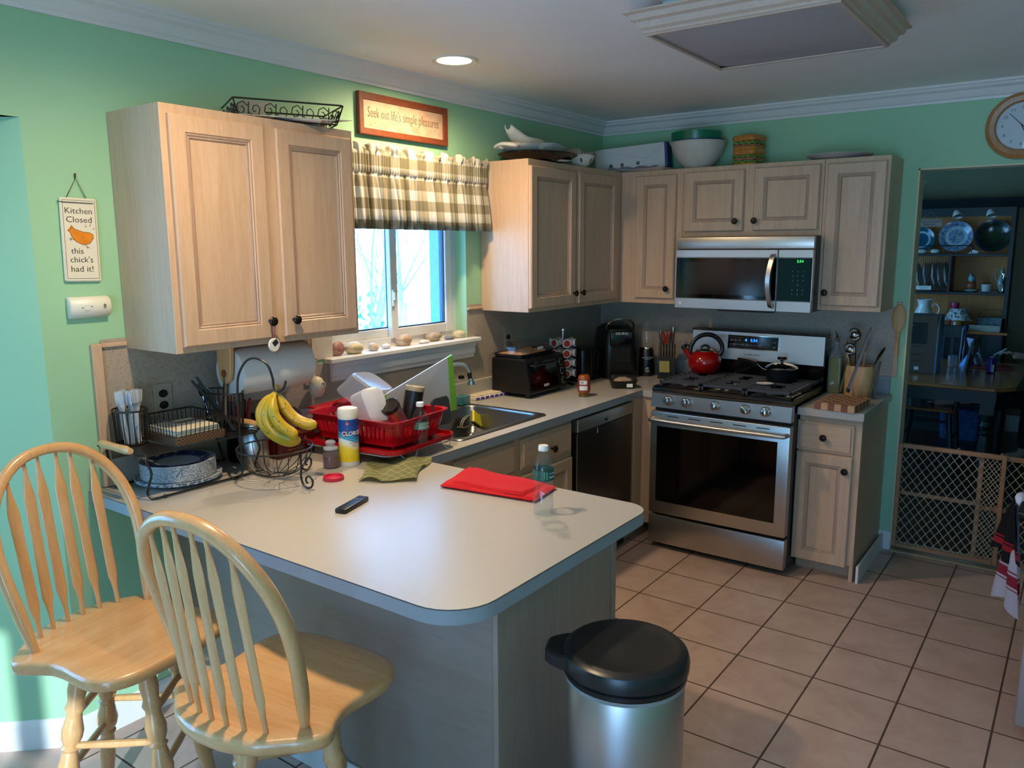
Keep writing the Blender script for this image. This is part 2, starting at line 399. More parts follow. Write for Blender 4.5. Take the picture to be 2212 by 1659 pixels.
# the bay: splayed side walls, front wall with its window opening, lowered ceiling
m = MB()
def slab(mb, p, q, z0, z1, t=.1):
    p = Vector(p); q = Vector(q); d = (q-p).normalized(); nrm = Vector((-d.y, d.x))
    if nrm.x > 0: nrm = -nrm
    a, b, c, e = p, q, q+nrm*t, p+nrm*t
    mb.prism([tuple(a), tuple(b), tuple(c), tuple(e)], z0, z1)
slab(m, (0, -3.573), (-.5, -4.04), 0, 2.099); slab(m, (0, -6.3), (-.5, -5.86), 0, 2.099)
wallx(m, -.62, -.5, -5.86, -4.04, 0, 2.099, [(-5.7, -4.2, .45, 2.0)]); struct('wall_bay', m, GREEN)
m = MB(); m.box(-.72, -.001, -6.3, -3.573, 2.099, 2.19); struct('ceiling_bay', m, GREEN)
# dining room
m = MB(); m.box(-.2, 4.0, .0, 3.9, -.1, -.001); struct('floor_dining', m, wood('dark dining floor boards', '#2a1810', '#3d2416', '#4c2f1d', 'y', .35))
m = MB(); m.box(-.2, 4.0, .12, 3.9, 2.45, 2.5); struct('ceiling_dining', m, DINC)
m = MB(); m.box(-.2, 4.0, 3.79, 3.9, 0, 2.45); struct('wall_dining_back', m, DINW)
m = MB(); wallx(m, -.3, -.2, .12, 3.9, 0, 2.45, [(.6, 2.6, .8, 2.1)]); struct('wall_dining_left', m, DINW)
m = MB(); m.box(3.9, 4.0, .12, 3.9, 0, 2.45); struct('wall_dining_right', m, DINW)

# crown moulding
PROF = [(0, -.084), (.010, -.084), (.012, -.072), (.020, -.066), (.030, -.05), (.036, -.036), (.052, -.026), (.058, -.014), (.066, -.012), (.066, 0), (0, 0)]
def sweep(mb, prof, pts, normals):
    mb.ring([[(p[0]+n[0]*a, p[1]+n[1]*a, p[2]+b) for a, b in prof] for p, n in zip(pts, normals)], True)
m = MB(); sweep(m, PROF, [(0, -7.1, H), (0, 0, H)], [(1, 0), (1, -1)]); struct('trim_1', m, TRIMW, angle=20)
m = MB(); sweep(m, PROF, [(0, 0, H), (4.6, 0, H)], [(1, -1), (0, -1)]); struct('trim_2', m, TRIMW, angle=20)
# baseboards
BP = [(0, 0), (.014, 0), (.014, .085), (.010, .095), (.004, .105), (0, .105)]
m = MB(); sweep(m, BP, [(0, -3.20, 0), (0, -3.573, 0), (-.5, -4.04, 0), (-.5, -5.86, 0)], [(1, 0), (.75, -.66), (.85, -.3), (1, 0)]); struct('baseboard_left', m, TRIMW, angle=20)
m = MB(); sweep(m, BP, [(1.84, -.001, 0), (1.906, -.001, 0)], [(0, -1), (0, -1)]); m.box(1.856, 1.868, -.61, 0, 0, .09); struct('baseboard_back', m, TRIMW, angle=20)
m = MB(); sweep(m, [(0, 0), (.012, 0), (.012, .14), (0, .15)], [(-.2, 3.79, 0), (4, 3.79, 0)], [(0, -1), (0, -1)]); struct('baseboard_dining', m, TRIMW)
# doorway lining: cream painted jambs and head, wooden threshold
m = MB(); m.box(1.900, 1.908, -.004, .125, 0, 2.10); m.box(1.9, 2.86, -.004, .125, 2.090, 2.098)
m.box(2.848, 2.856, -.004, .125, 0, 2.10); struct('door_1', m, CREAMT)
m = MB(); m.box(1.908, 2.848, -.045, .13, 0, .014, .004); struct('trim_3', m, wood('threshold wood', '#8d7a5e', '#a08c6d', '#b09c7d', 'x', .5))

# ---------------------------------------------------------------- kitchen window
w1 = MB(); FX0, FX1 = -.125, -.085           # frame depth
w1.box(FX0, FX1+.01, WY0, WY1, WZ0, WZ0+.045); w1.box(FX0, FX1+.01, WY0, WY1, WZ1-.04, WZ1)
w1.box(FX0, FX1+.01, WY0, WY0+.035, WZ0+.045, WZ1-.04); w1.box(FX0, FX1+.01, WY1-.03, WY1, WZ0+.045, WZ1-.04)
win = struct('window_1', w1, TRIMW)
def sash(name, xa, xb, y0, y1, z0, z1, st, pane=True):
    s = MB(); s.box(xa, xb, y0, y0+st, z0, z1, .003); s.box(xa, xb, y1-st, y1, z0, z1, .003)
    s.box(xa, xb, y0+st, y1-st, z0, z0+st, .003); s.box(xa, xb, y0+st, y1-st, z1-st, z1, .003)
    o = s.build(name, TRIMW, win)
    g = MB(); g.box((xa+xb)/2-.002, (xa+xb)/2+.002, y0+st-.004, y1-st+.004, z0+st-.004, z1-st+.004); g.build('pane', PANE, o)
    k = MB(); k.box(xa+.004, xb-.012, y0+st, y0+st+.006, z0+st, z1-st); k.box(xa+.004, xb-.012, y1-st-.006, y1-st, z0+st, z1-st); k.box(xa+.004, xb-.012, y0+st, y1-st, z0+st, z0+st+.006)
    k.build('gasket', plain('navy window gasket', '#14203a', .5), o); return o
sash('sash', -.122, -.095, -2.345, -1.87, 1.269, 2.04, .042)
s2 = sash('sash', -.095, -.066, -1.935, -1.478, 1.262, 2.04, .048)
k = MB(); k.box(-.068, -.056, -1.93, -1.915, 1.42, 1.50, .003); k.box(-.06, -.048, -1.928, -1.917, 1.45, 1.49, .003); k.build('latch', WHITEP, s2)
# sill with its moulded apron
m = MB(); m.box(-.083, -.0002, WY0+.0005, WY1-.0005, 1.2242, 1.2265); m.box(.0002, .05, -2.43, -1.372, 1.204, 1.2265, .004)
sweep(m, [(0, -.085), (.012, -.085), (.014, -.07), (.022, -.06), (.022, -.03), (.030, -.022), (.034, 0), (0, 0)], [(.0, -2.40, 1.204), (.0, -1.395, 1.204)], [(1, 0), (1, 0)])
struct('trim_4', m, TRIMW, angle=20)
m = MB(); m.box(.0, .004, -2.56, WY0, 1.224, 1.372); struct('trim_5', m, plain('patched white plaster', '#c9bfb4', .8, bump=.4, amt=.05))

# backsplash sheets and their wooden edge strips
m = MB(); wallx(m, .001, .004, -3.394, -.003, .892, 1.372, [(-2.56, WY1, 1.204, 1.40), (-2.40, -1.395, 1.122, 1.21)]); 
tag(m.build('backsplash', SPLASH), 'speckled beige laminate backsplash along the window wall', 'backsplash')
m = MB(); wally(m, -.004, -.001, .005, 1.844, .892, 1.372); tag(m.build('backsplash', SPLASH), 'speckled laminate backsplash behind the steel range', 'backsplash')
m = MB(); m.box(.001, .017, -3.43, -3.395, .895, 1.387, .002); tag(m.build('edging_strip', OAK), 'upright wooden strip edging the backsplash at its bare left end', 'trim')
m = MB(); m.box(.001, .015, -3.394, -3.306, 1.373, 1.387, .002); m.build('edging_strip', OAK)
tag(bpy.data.objects['edging_strip.001'], 'short level wooden strip capping the backsplash left of the large wall cabinet', 'trim')
m = MB(); m.box(.001, .014, -1.436, -1.312, 1.373, 1.386, .002); tag(m.build('edging_strip', OAK), 'short level wooden strip between the window and the right wall cabinet', 'trim')
m = MB(); m.box(1.845, 1.872, -.012, 0, .99, 1.40, .002); tag(m.build('edging_strip', OAK), 'upright wooden strip beside the utensils at the doorway end', 'trim')

# bay window (glazing and grid seen only in reflections) and the sliding garden door behind the photographer
m = MB(); wallx(m, -.58, -.54, -5.7, -4.2, .45, 2.0, [(-5.64, -4.99, .51, 1.94), (-4.91, -4.26, .51, 1.94)]); w2 = struct('window_2', m, TRIMW)
m = MB(); m.box(-.562, -.558, -5.65, -4.25, .5, 1.95); m.build('pane', PANE, w2)
m = MB(); wally(m, -7.17, -7.13, 2.1, 3.9, .04, 2.06, [(2.18, 2.95, .12, 1.98), (3.05, 3.82, .12, 1.98)]); d2 = struct('door_2', m, TRIMW)
m = MB(); m.box(2.15, 3.85, -7.152, -7.148, .1, 2.0); m.build('pane', PANE, d2)
m = MB(); wallx(m, -.27, -.23, .6, 2.6, .8, 2.1, [(.66, 1.57, .86, 2.04), (1.63, 2.54, .86, 2.04)]); w3 = struct('window_3', m, TRIMW)

# ---------------------------------------------------------------- outside the kitchen window
m = MB(); m.box(-40, -.2, -30, 30, -.6, -.5); struct('ground', m, plain('bright winter ground', '#e4f2f0', .9, amt=.1, scale=2))
BARK = plain('grey bark', '#8296b8', .9, amt=.3, scale=12)
def tree(x, y, h, seed, label):
    rnd = random.Random(seed); mb = MB()
    def branch(p, d, L, r, lvl):
        pts = [p]; q = Vector(p); dd = Vector(d).normalized()
        for i in range(4):
            dd = (dd+Vector((rnd.uniform(-.16, .16), rnd.uniform(-.16, .16), rnd.uniform(-.02, .12)))).normalized(); q = q+dd*L/4; pts.append(tuple(q))
        mb.tube(pts, [r*(1-.16*i) for i in range(5)], 6)
        if lvl < 4:
            for i in range(3 if lvl else 6):
                t = rnd.randint(1, 4); dn = (dd+Vector((rnd.uniform(-1, 1), rnd.uniform(-1, 1), rnd.uniform(-.1, .7)))).normalized()
                branch(pts[t], dn, L*rnd.uniform(.45, .7), r*.42, lvl+1)
    branch((x, y, -.5), (0, .05, 1), h, h*.022, 0)
    return tag(mb.build('tree', BARK), label, 'tree')
tree(-6.0, 3.55, 3.2, 5, 'bare grey tree with forked trunk seen through left window pane')
tree(-14, 12.6, 3.4, 9, 'faint distant bare tree seen through right window pane')
rnd = random.Random(3); m = MB()
for i in range(260):
    a = rnd.uniform(0, 6.28); c = (-6.6+rnd.gauss(0, .3), 3.5+rnd.gauss(0, .45), .3+abs(rnd.gauss(0, .3))); m.obox(c, (.10, .003, .05), (rnd.uniform(0, 3), rnd.uniform(0, 3), a))
tag(m.build('shrub', plain('green shrub leaves', '#5f8a5a', .7, amt=.3)), 'low green shrub beyond the window at foot of tree', 'shrub')
m = MB()
for i in range(14): m.obox((-9.0, 6.6+i*.34, .25+.05*math.sin(i*2.1)), (.5, .33, .7+.2*math.sin(i*1.3)), (0, 0, i), .08)
tag(m.build('rock_wall', plain('pale grey stones', '#b9b4b6', .9, amt=.25, scale=3)), 'low pale stone wall across the yard outside window', 'wall')
m = MB(); m.box(-.20, -.135, -1.50, -1.44, 1.18, 2.12); tag(m.build('window_casing', plain('blue grey outer casing', '#7aa3cf', .5)), 'blue grey outer casing at the right side of kitchen window', 'casing')
# ---------------------------------------------------------------- cabinets
def door_mb(w, h, t=.019, frame=.052, raised=False):
    """framed door: local x 0..w, z 0..h, back at y=0, front at y=-t"""
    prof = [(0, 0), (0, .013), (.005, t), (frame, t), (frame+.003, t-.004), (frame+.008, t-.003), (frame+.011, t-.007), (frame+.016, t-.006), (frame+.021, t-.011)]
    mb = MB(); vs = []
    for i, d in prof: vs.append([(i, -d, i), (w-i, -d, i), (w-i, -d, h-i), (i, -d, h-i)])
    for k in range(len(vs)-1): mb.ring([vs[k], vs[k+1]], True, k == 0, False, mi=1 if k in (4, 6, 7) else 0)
    mb.add(vs[-1], [(0, 1, 2, 3)]); return mb
def drawer_mb(w, h, t=.019):
    mb = MB(); vs = []
    for i, d in [(0, 0), (0, .008), (.004, .012), (.012, .013), (.016, t)]: vs.append([(i, -d, i), (w-i, -d, i), (w-i, -d, h-i), (i, -d, h-i)])
    mb.ring(vs, True, True, True); return mb
def knob_mb():
    mb = MB(); mb.push(Matrix.Rotation(R(90), 4, 'X'))
    mb.lathe([(.006, 0), (.006, .012), (.010, .016), (.0165, .020), (.0175, .025), (.014, .029), (.009, .0295), (.008, .031), (.004, .032)], 20); return mb.pop()
KNOB = None
def knob(parent, x, z, t=.019):
    global KNOB
    if KNOB is None: KNOB = knob_mb().build('knob', BRONZE, parent, (x, -t, z)); return KNOB
    k = KNOB.copy(); COL.objects.link(k); k.parent = parent; k.location = (x, -t, z); return k
def cabinet(name, label, cat, loc, rot, body, doors=(), drawers=(), mat=OAK, extra=None, group=None):
    """body: list of boxes; doors/drawers: (x0,x1,z0,z1,front_y,knob_x,knob_z)"""
    r = thing(name, label, cat, loc, rot, group); mb = MB()
    for b in body: mb.box(*b, .0015)
    mb.build('body', mat, r)
    for x0, x1, z0, z1, fy, kx, kz in doors:
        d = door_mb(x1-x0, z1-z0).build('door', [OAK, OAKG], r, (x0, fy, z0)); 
        if kx is not None: knob(d, kx-x0, kz-z0)
    for x0, x1, z0, z1, fy, kx, kz in drawers:
        d = drawer_mb(x1-x0, z1-z0).build('drawer', OAKH, r, (x0, fy, z0))
        if kx is not None: knob(d, kx-x0, kz-z0)
    return r
HB, HT = 1.363, 2.148
# on the window wall local x runs along +Y, front faces +X
def ww(y0): return (.0015, y0, 0)
y0 = -3.304
cabinet('wall_cabinet', 'large pickled oak wall cabinet left of the window, with ornament on a knob', 'cabinet', ww(y0), R(90), [(0, .796, -.292, 0, HB, HT), (0, .796, -.311, -.292, HB, HT)],
        [(.021, .373, HB+.021, 2.117, -.311, .353, 1.446), (.423, .774, HB+.021, 2.117, -.311, .459, 1.444)])
y0 = -1.309
cabinet('wall_cabinet', 'pickled oak wall cabinet right of the window under the white platters', 'cabinet', ww(y0), R(90), [(0, .997, -.311, 0, HB, HT)],
        [(.003, .443, HB+.022, 2.114, -.311, .418, 1.446), (.479, .928, HB+.022, 2.116, -.311, .498, 1.446)])
bx = [(0, .7155-.3115, -.311, -.0015, HB, HT)]
cabinet('wall_cabinet', 'narrow single door wall cabinet between corner and microwave', 'cabinet', (.3125, 0, 0), 0, bx, [(.108, .366, HB+.031, 2.117, -.311, .327, 1.454)])
cabinet('wall_cabinet', 'short two door wall cabinet right above the steel microwave', 'cabinet', (.718, 0, 0), 0, [(0, .788, -.311, -.0015, 1.756, HT)],
        [(.016, .365, 1.786, 2.122, -.311, .327, 1.84), (.422, .771, 1.786, 2.124, -.311, .437, 1.84)])
cabinet('wall_cabinet', 'tall narrow wall cabinet beside the doorway, right of the microwave', 'cabinet', (1.508, 0, 0), 0, [(0, .317, -.311, -.0015, HB, HT)],
        [(.018, .303, HB+.026, 2.122, -.311, .042, 1.457)])
# base cabinets
CB = .852
cabinet('base_cabinet', 'sink base cabinet with false drawer fronts below the steel sink', 'cabinet', ww(-2.535), R(90), [(0, 1.135, -.637, 0, .10, .70), (0, 1.135, -.637, -.60, .70, CB), (0, 1.135, -.637, 0, .70, .701), (0, 1.135, -.56, 0, 0, .099)],
        [(.135, .63, .12, .645, -.637, .60, .60), (.68, 1.12, .12, .66, -.637, .72, .60)], [(.21, .635, .69, .835, -.637, None, None), (.68, 1.12, .69, .835, -.637, .925, .745)])
cabinet('base_cabinet', 'corner base cabinet between the dishwasher and the range', 'cabinet', (0.0015, -.75, 0), 0, [(0, .655, 0, .745, .10, CB), (.655, .745, .10, .745, .10, CB), (0, .60, .01, .745, 0, .099)],
        [], [], OAK)
cabinet('base_cabinet', 'small base cabinet right of the range with one drawer and one door', 'cabinet', (1.536, 0, 0), 0, [(0, .305, -.611, -.0015, .085, CB), (0, .305, -.54, -.0015, 0, .084), (.286, .305, -.611, -.54, 0, .084)],
        [(-.004, .272, .075, .655, -.611, .242, .585)], [(-.006, .272, .657+.006, .818, -.611, .13, .744)])
r = cabinet('peninsula_cabinet', 'pickled oak peninsula base under the breakfast counter', 'cabinet', (.0, 0, 0), 0, [(.004, 1.50, -3.17, -2.56, .09, CB), (.004, 1.50, -3.12, -2.64, 0, .089)], [], [])
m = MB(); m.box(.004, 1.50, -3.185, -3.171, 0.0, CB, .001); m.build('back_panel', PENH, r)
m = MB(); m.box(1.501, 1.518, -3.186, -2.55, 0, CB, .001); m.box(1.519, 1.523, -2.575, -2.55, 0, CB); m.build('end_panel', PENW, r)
m = MB(); m.box(.004, 1.518, -3.199, -3.187, 0, .09, .002); m.build('skirting', TRIMW, r)

# ---------------------------------------------------------------- countertops
CT = .892; CZ = .854
r = thing('worktop', 'off white laminate worktop running from range corner round to the breakfast peninsula', 'countertop', (0, 0, 0))
def arcp(cx, cyy, rad, a0, a1, n=8): return [(cx+rad*math.cos(R(a0+(a1-a0)*i/n)), cyy+rad*math.sin(R(a0+(a1-a0)*i/n))) for i in range(n+1)]
SX0, SX1, SY0, SY1 = .07, .575, -2.20, -1.575       # sink cut-out
def outline(e): return [(.0045, -3.48+e)] + arcp(1.51, -3.35, .13-e, -90, 0) + arcp(1.56, -2.61, .08-e, 0, 90, 6) + [(.664-e, -2.53-e), (.664-e, -.664-e), (.757-e*0, -.664-e)] + [(.757, -.0045), (.0045, -.0045)]
def holed(mb, out, hole, z0, z1, mi=0):
    bm = bmesh.new(); V = [bm.verts.new((x, y, z1)) for x, y in out]; Hh = [bm.verts.new((x, y, z1)) for x, y in hole]
    E = [bm.edges.new((V[i], V[(i+1) % len(V)])) for i in range(len(V))]+[bm.edges.new((Hh[i], Hh[(i+1) % len(Hh)])) for i in range(len(Hh))]
    bmesh.ops.triangle_fill(bm, edges=E, use_beauty=True, use_dissolve=False)
    r_ = bmesh.ops.extrude_face_region(bm, geom=bm.faces[:]); bmesh.ops.translate(bm, vec=(0, 0, z0-z1), verts=[g for g in r_['geom'] if isinstance(g, bmesh.types.BMVert)])
    bm.verts.index_update(); mb.add([v.co[:] for v in bm.verts], [[w.index for w in f.verts] for f in bm.faces], mi); bm.free()
m = MB(); holed(m, outline(.002), [(SX0, SY0), (SX1, SY0), (SX1, SY1), (SX0, SY1)], CZ+.0, CT); m.build('top', LAM, r, angle=20)
ol = outline(0); k0 = 0; edge = ol[:len(ol)-2]
m = MB(); m.ring([[(x, y, CZ-.0) for x, y in edge], [(x, y, CT-.0025) for x, y in edge]], False, False, False); m.build('edge_band', LAME, r, fix=False, angle=40)
m = MB(); m.ring([[(x, y, CT-.0025) for x, y in edge], [(x, y, CT-.0008) for x, y in edge]], False, False, False); m.build('seam_line', LAMLINE, r, fix=False)
m = MB(); m.box(.0045, .0225, -3.40, -.024, CT, CT+.098, .002); m.box(.0045, .757, -.0225, -.0045, CT, CT+.098, .002); m.build('upstand', LAM, r)
r = thing('worktop', 'small off white laminate worktop right of the range, beside the doorway', 'countertop', (0, 0, 0))
m = MB(); m.box(1.537, 1.854, -.662, -.0045, CZ, CT, .001); m.build('top', LAM, r)
m = MB(); m.box(1.537, 1.8555, -.664, -.6622, CZ, CT-.0025); m.box(1.8542, 1.856, -.664, -.0045, CZ, CT-.0025); m.build('edge_band', LAM, r)
m = MB(); m.box(1.537, 1.84, -.0225, -.0045, CT, CT+.098, .002); m.build('upstand', LAME, r)
# ---------------------------------------------------------------- ceiling lights
def downlight(x, y, label, pw=105):
    r = thing('recessed_light', label, 'light', (x, y, H))
    m = MB(); m.lathe([(.076, 0), (.076, -.004), (.098, -.008), (.103, -.004), (.103, -.0005)], 40, cap0=False, cap1=False); m.build('trim_ring', TRIMW, r)
    m = MB(); m.lathe([(.001, -.0045), (.040, -.0055), (.077, -.003)], 40, cap0=True, cap1=False); m.build('lens', LAMP, r)
    l = light('downlight_beam', 'SPOT', (x, y, H-.012), (0, 0, 0), pw, (1, .75, .45), spot_size=R(168), spot_blend=.9, shadow_soft_size=.05); return r
downlight(.37, -1.95, 'lit round recessed downlight with white trim ring in the ceiling')
downlight(.92, -3.40, 'second lit recessed downlight above the peninsula end nearest the stools')
downlight(3.1, -5.5, 'unseen downlight added to lift the ceiling, over the room behind the peninsula', 30)  # made up lamp behind the camera, its bounce brightens the ceiling
r = thing('ceiling_light', 'unlit square ceiling light with moulded oak frame and milky panel', 'light', (1.7235, -1.881, 0), 0)
hx, hy = .3095, .327
m = MB(); prof = [(0, 2.39), (-.012, 2.39), (-.012, 2.396), (.004, 2.397), (.008, 2.405), (.020, 2.412), (.026, 2.430), (.040, 2.436), (.046, 2.452), (.060, 2.456), (.060, 2.462), (-.01, 2.462)]
m.ring([[(sx*(hx+a), sy*(hy+a), z) for a, z in prof] for sx, sy in ((-1, -1), (1, -1), (1, 1), (-1, 1), (-1, -1))], True, False, False); m.build('frame', wood('oak light frame', '#b09684', '#bca290', '#c6ad9b', 'y', .45), r, angle=20)
m = MB(); m.grid(lambda u, v: (-hx+2*hx*u, -hy+2*hy*v, 2.398-.010*math.sin(math.pi*u)*math.sin(math.pi*v)), 12, 12, th=.003); m.build('diffuser', plain('milky acrylic panel', '#dcd6d8', .15, amt=.01), r)
m = MB(); m.box(-hx+.04, hx-.04, -hy+.04, hy-.04, 2.462, 2.4995); m.build('housing', plain('white lamp housing', '#c9d6dc', .4), r)
# ---------------------------------------------------------------- range
GLASSB = plain('black oven glass', '#030304', .06, amt=0)
WINB = plain('tinted oven window', '#0b0908', .08, amt=0)
X0, X1 = .760, 1.533
rg = thing('range', 'freestanding stainless steel gas range with five front knobs and black oven window', 'range', (X0, 0, 0))
Wd = X1-X0
m = MB(); m.box(.004, Wd-.004, -.70, -.115, .03, .90); 
for x in (.05, Wd-.05):
    for y in (-.64, -.18): m.cyl((x, y, 0), (x, y, .035), .018)
m.build('body', BLACK, rg)
m = MB(); m.box(0, Wd, -.752, -.70, .035, .198, .006, seg=2); m.build('drawer', STEEL, rg)
m = MB(); m.box(0, Wd, -.755, -.70, .212, .80, .008, seg=2); dr = m.build('oven_door', STEEL, rg)
m = MB(); m.box(.042, Wd-.06, -.7575, -.756, .285, .717, .001); m.build('window', GLASSB, dr)
m = MB()
for i in range(5): m.box(.10+i*.125, .17+i*.125, -.7562, -.7545, .776, .781)
m.build('vent_slots', BLACK, dr)
m = MB(); pts = [(.012, -.756, .757), (.02, -.80, .757)]+[(.03+(Wd-.06)*t, -.802-.012*math.sin(math.pi*t), .757) for t in [i/12 for i in range(13)]]+[(Wd-.02, -.80, .757), (Wd-.012, -.756, .757)]
m.tube(pts, .0115, 12); m.build('handle', STEEL, dr)
m = MB(); m.prism([(-.752, .822), (-.70, .822), (-.70, .905), (-.735, .905), (-.745, .90)], 0, Wd, 'x'); m.build('control_panel', STEEL, rg)
for x, a in ((.106, 0), (.21, 0), (.375, 0), (.538, 42), (.644, 5)):
    k = MB(); k.push(Matrix.Translation((x, -.7515, .866)) @ Matrix.Rotation(R(84), 4, 'X') @ Matrix.Rotation(R(a), 4, 'Z'))
    k.lathe([(.026, 0), (.027, .004), (.0225, .008), (.0215, .026), (.019, .029), (.002, .030)], 28); k.box(-.006, .006, -.021, .021, .026, .036, .003, seg=2); k.build('knob', CHROME, rg)
m = MB(); m.prism([(-.735, .905), (-.70, .905), (-.115, .905), (-.115, .935), (-.715, .937), (-.738, .93), (-.742, .918)], 0, Wd, 'x'); m.build('cooktop', BLACKG, rg)
for x, y, rr in ((.14, -.58, .045), (.14, -.30, .035), (.385, -.44, .05), (.63, -.58, .05), (.63, -.30, .035)):
    k = MB(); k.lathe([(rr+.012, 0), (rr+.01, .006), (rr, .008), (rr-.002, .014)], 28, (x, y, .937)); b = k.build('burner', DSTEEL, rg)
    k = MB(); k.lathe([(rr-.006, .014), (rr-.006, .02), (rr-.012, .0225), (.003, .023)], 28, (x, y, .937)); k.build('burner_cap', BLACKM, b)
GRY = plain('grey cast iron grate', '#3a3c42', .42, amt=.1, bump=.05)
for gx0, gx1 in ((.022, .262), (.268, .505), (.511, .751)):
    g = MB(); z0, z1 = .952, .966; ya, yb = -.69, -.17
    for y in (ya, yb): g.box(gx0, gx1, y-.006, y+.006, z0, z1, .002)
    for x in (gx0+.006, gx1-.006):
        for y in (ya, yb): g.box(x-.006, x+.006, y-.006, y+.006, .936, z1, .002)
    for i in range(7):
        y = ya+(yb-ya)*(i+1)/8; mid = (gx0+gx1)/2; gap = .028 if i not in (0, 3, 6) else 0
        if gap: g.box(gx0, mid-gap, y-.005, y+.005, z0, z1, .002); g.box(mid+gap, gx1, y-.005, y+.005, z0, z1, .002)
        else: g.box(gx0, gx1, y-.005, y+.005, z0, z1, .002)
    for x in (gx0+.006, gx1-.006): g.box(x-.005, x+.005, ya, yb, z0-.004, z1-.002)
    g.build('grate', GRY, rg)
m = MB(); m.prism([(-.21, 1.045), (-.115, 1.03), (-.115, 1.205), (-.13, 1.212), (-.185, 1.212), (-.20, 1.205)], 0, Wd, 'x'); bgd = m.build('backguard', STEEL, rg)
m = MB(); m.box(-.003, Wd+.003, -.20, -.112, .90, 1.044); m.box(-.004, -.001, -.195, -.112, 1.03, 1.216); m.box(Wd+.001, Wd+.004, -.195, -.112, 1.03, 1.216); m.box(-.004, Wd+.004, -.15, -.112, 1.213, 1.217); m.build('backguard_base', BLACKG, rg)
def bgy(z): return -.21+(z-1.045)/(1.205-1.045)*.010
m = MB(); m.prism([(bgy(1.108)-.0035, 1.108), (bgy(1.108)+.001, 1.108), (bgy(1.198)+.001, 1.190), (bgy(1.190)-.0035, 1.190)], .222, .524, 'x'); m.build('display_bezel', CHROME, bgd)
m = MB(); m.prism([(bgy(1.108)-.005, 1.112), (bgy(1.108)+.001, 1.112), (bgy(1.198)+.001, 1.187), (bgy(1.187)-.005, 1.187)], .226, .520, 'x'); pn = m.build('display_panel', GLASSB, bgd)
BLUEL = emis('blue display light', (.03, .22, 1), 3.0); GREYT = plain('pale grey print', '#9a9aa0', .6)
tr = (R(90-3.6), 0, 0); pr = MB()
text('4   5:54', .024, BLUEL, pn, (.365, -.2175, 1.163), tr, 'display_digits')
for x, z, s in ((.243, 1.176, 'BAKE'), (.262, 1.176, 'BROIL'), (.281, 1.176, 'WARM'), (.30, 1.176, 'CLEAN'), (.245, 1.160, 'OVEN\nLIGHT'), (.268, 1.160, 'DELAY\nSTART'), (.292, 1.160, 'COOK\nTIME'), (.243, 1.135, 'BAKE'), (.266, 1.135, 'STEAM\nCLEAN'), (.292, 1.135, 'OPTIONS'), (.315, 1.135, 'OVEN\nLIGHT'), (.338, 1.135, 'TIMER\nON/OFF'), (.362, 1.135, 'CLOCK'), (.386, 1.135, 'DELAY'), (.41, 1.135, 'OFF'),
                (.43, 1.172, '1'), (.449, 1.172, '2'), (.468, 1.172, '3'), (.43, 1.158, '4'), (.449, 1.158, '5'), (.468, 1.158, '6'), (.43, 1.144, '7'), (.449, 1.144, '8'), (.468, 1.144, '9'), (.449, 1.130, '0'), (.497, 1.157, 'START'), (.497, 1.130, 'CLEAR\nOFF')):
    mtext(pr, s, .0062 if len(s) > 1 else .009, (x, bgy(z)-.0062, z), tr)
pr.build('panel_print', GREYT, pn, fix=False)
text('SAMSUNG', .017, plain('warm grey print', '#6d625a', .5), bgd, (.372, bgy(1.075)-.001, 1.078), tr, 'lettering', sx=1.25, bold=.0003)

# ---------------------------------------------------------------- microwave
mx0, mx1 = .750, 1.512; mw = thing('microwave', 'over the range stainless microwave with curved door handle and green clock', 'microwave', (mx0, 0, 0)); w = .765
m = MB(); m.box(.004, w-.006, -.425, -.004, 1.356, 1.754); m.build('body', BLACK, mw)
m = MB(); m.box(0, w, -.458, -.425, 1.687, 1.753, .004, seg=2); m.build('top_grille', STEEL, mw)
dx = .582
m = MB(); m.box(0, dx-.002, -.459, -.425, 1.354, 1.413, .003); m.box(0, dx-.002, -.459, -.425, 1.640, 1.684, .003); m.box(0, dx-.002, -.4585, -.425, 1.413, 1.640); md = m.build('door', [STEEL], mw)
m = MB(); m.box(.006, dx-.004, -.461, -.4588, 1.414, 1.639, .001); m.build('door_glass', GLASSB, md)
m = MB(); m.box(.058, dx-.062, -.4618, -.4608, 1.436, 1.617); m.build('door_window', plain('meshed microwave window', '#15120f', .12), md)
m = MB(); m.box(dx+.002, w, -.459, -.425, 1.354, 1.413, .003); m.box(dx+.002, w, -.459, -.425, 1.640, 1.684, .003); m.box(dx+.002, w, -.4585, -.425, 1.413, 1.640); mp = m.build('control_panel', STEEL, mw)
m = MB(); m.box(dx+.003, w-.004, -.461, -.4588, 1.414, 1.639, .001); m.build('keypad', plain('dark blue keypad glass', '#04131f', .08), mp)
text('5:54', .02, emis('green display light', (.03, .8, .12), 2.0), mp, (.70, -.4625, 1.622), (R(90), 0, 0), 'display_digits')
pr = MB()
for j in range(6):
    for i in range(3): mtext(pr, '123456789 0 '[(j*3+i) % 12] if j < 4 else 'ABC'[i], .009, (.665+i*.027, -.4616, 1.57-j*.024), (R(90), 0, 0))
pr.build('panel_print', GREYT, mp, fix=False)
m = MB(); hp = [(.562, -.459, 1.655), (.562, -.487, 1.645)]+[(.562-.012*math.sin(math.pi*t), -.490-.020*math.sin(math.pi*t), 1.64-.25*t) for t in [i/12 for i in range(13)]]+[(.562, -.487, 1.385), (.562, -.459, 1.378)]
m.tube(hp, .017, 4, sq=(.55, 1.0)); m.build('handle', STEELZ, md, angle=50)
m = MB(); m.box(.25, .56, -.44, -.38, 1.345, 1.3555, .003); m.build('vent', BLACK, mw)
m = MB(); m.push(Matrix.Translation((.034, -.4592, 1.384)) @ Matrix.Rotation(R(90), 4, 'X')); m.lathe([(.008, 0), (.008, .0006)], 20); m.pop(); m.build('badge', WHITEP, mw)
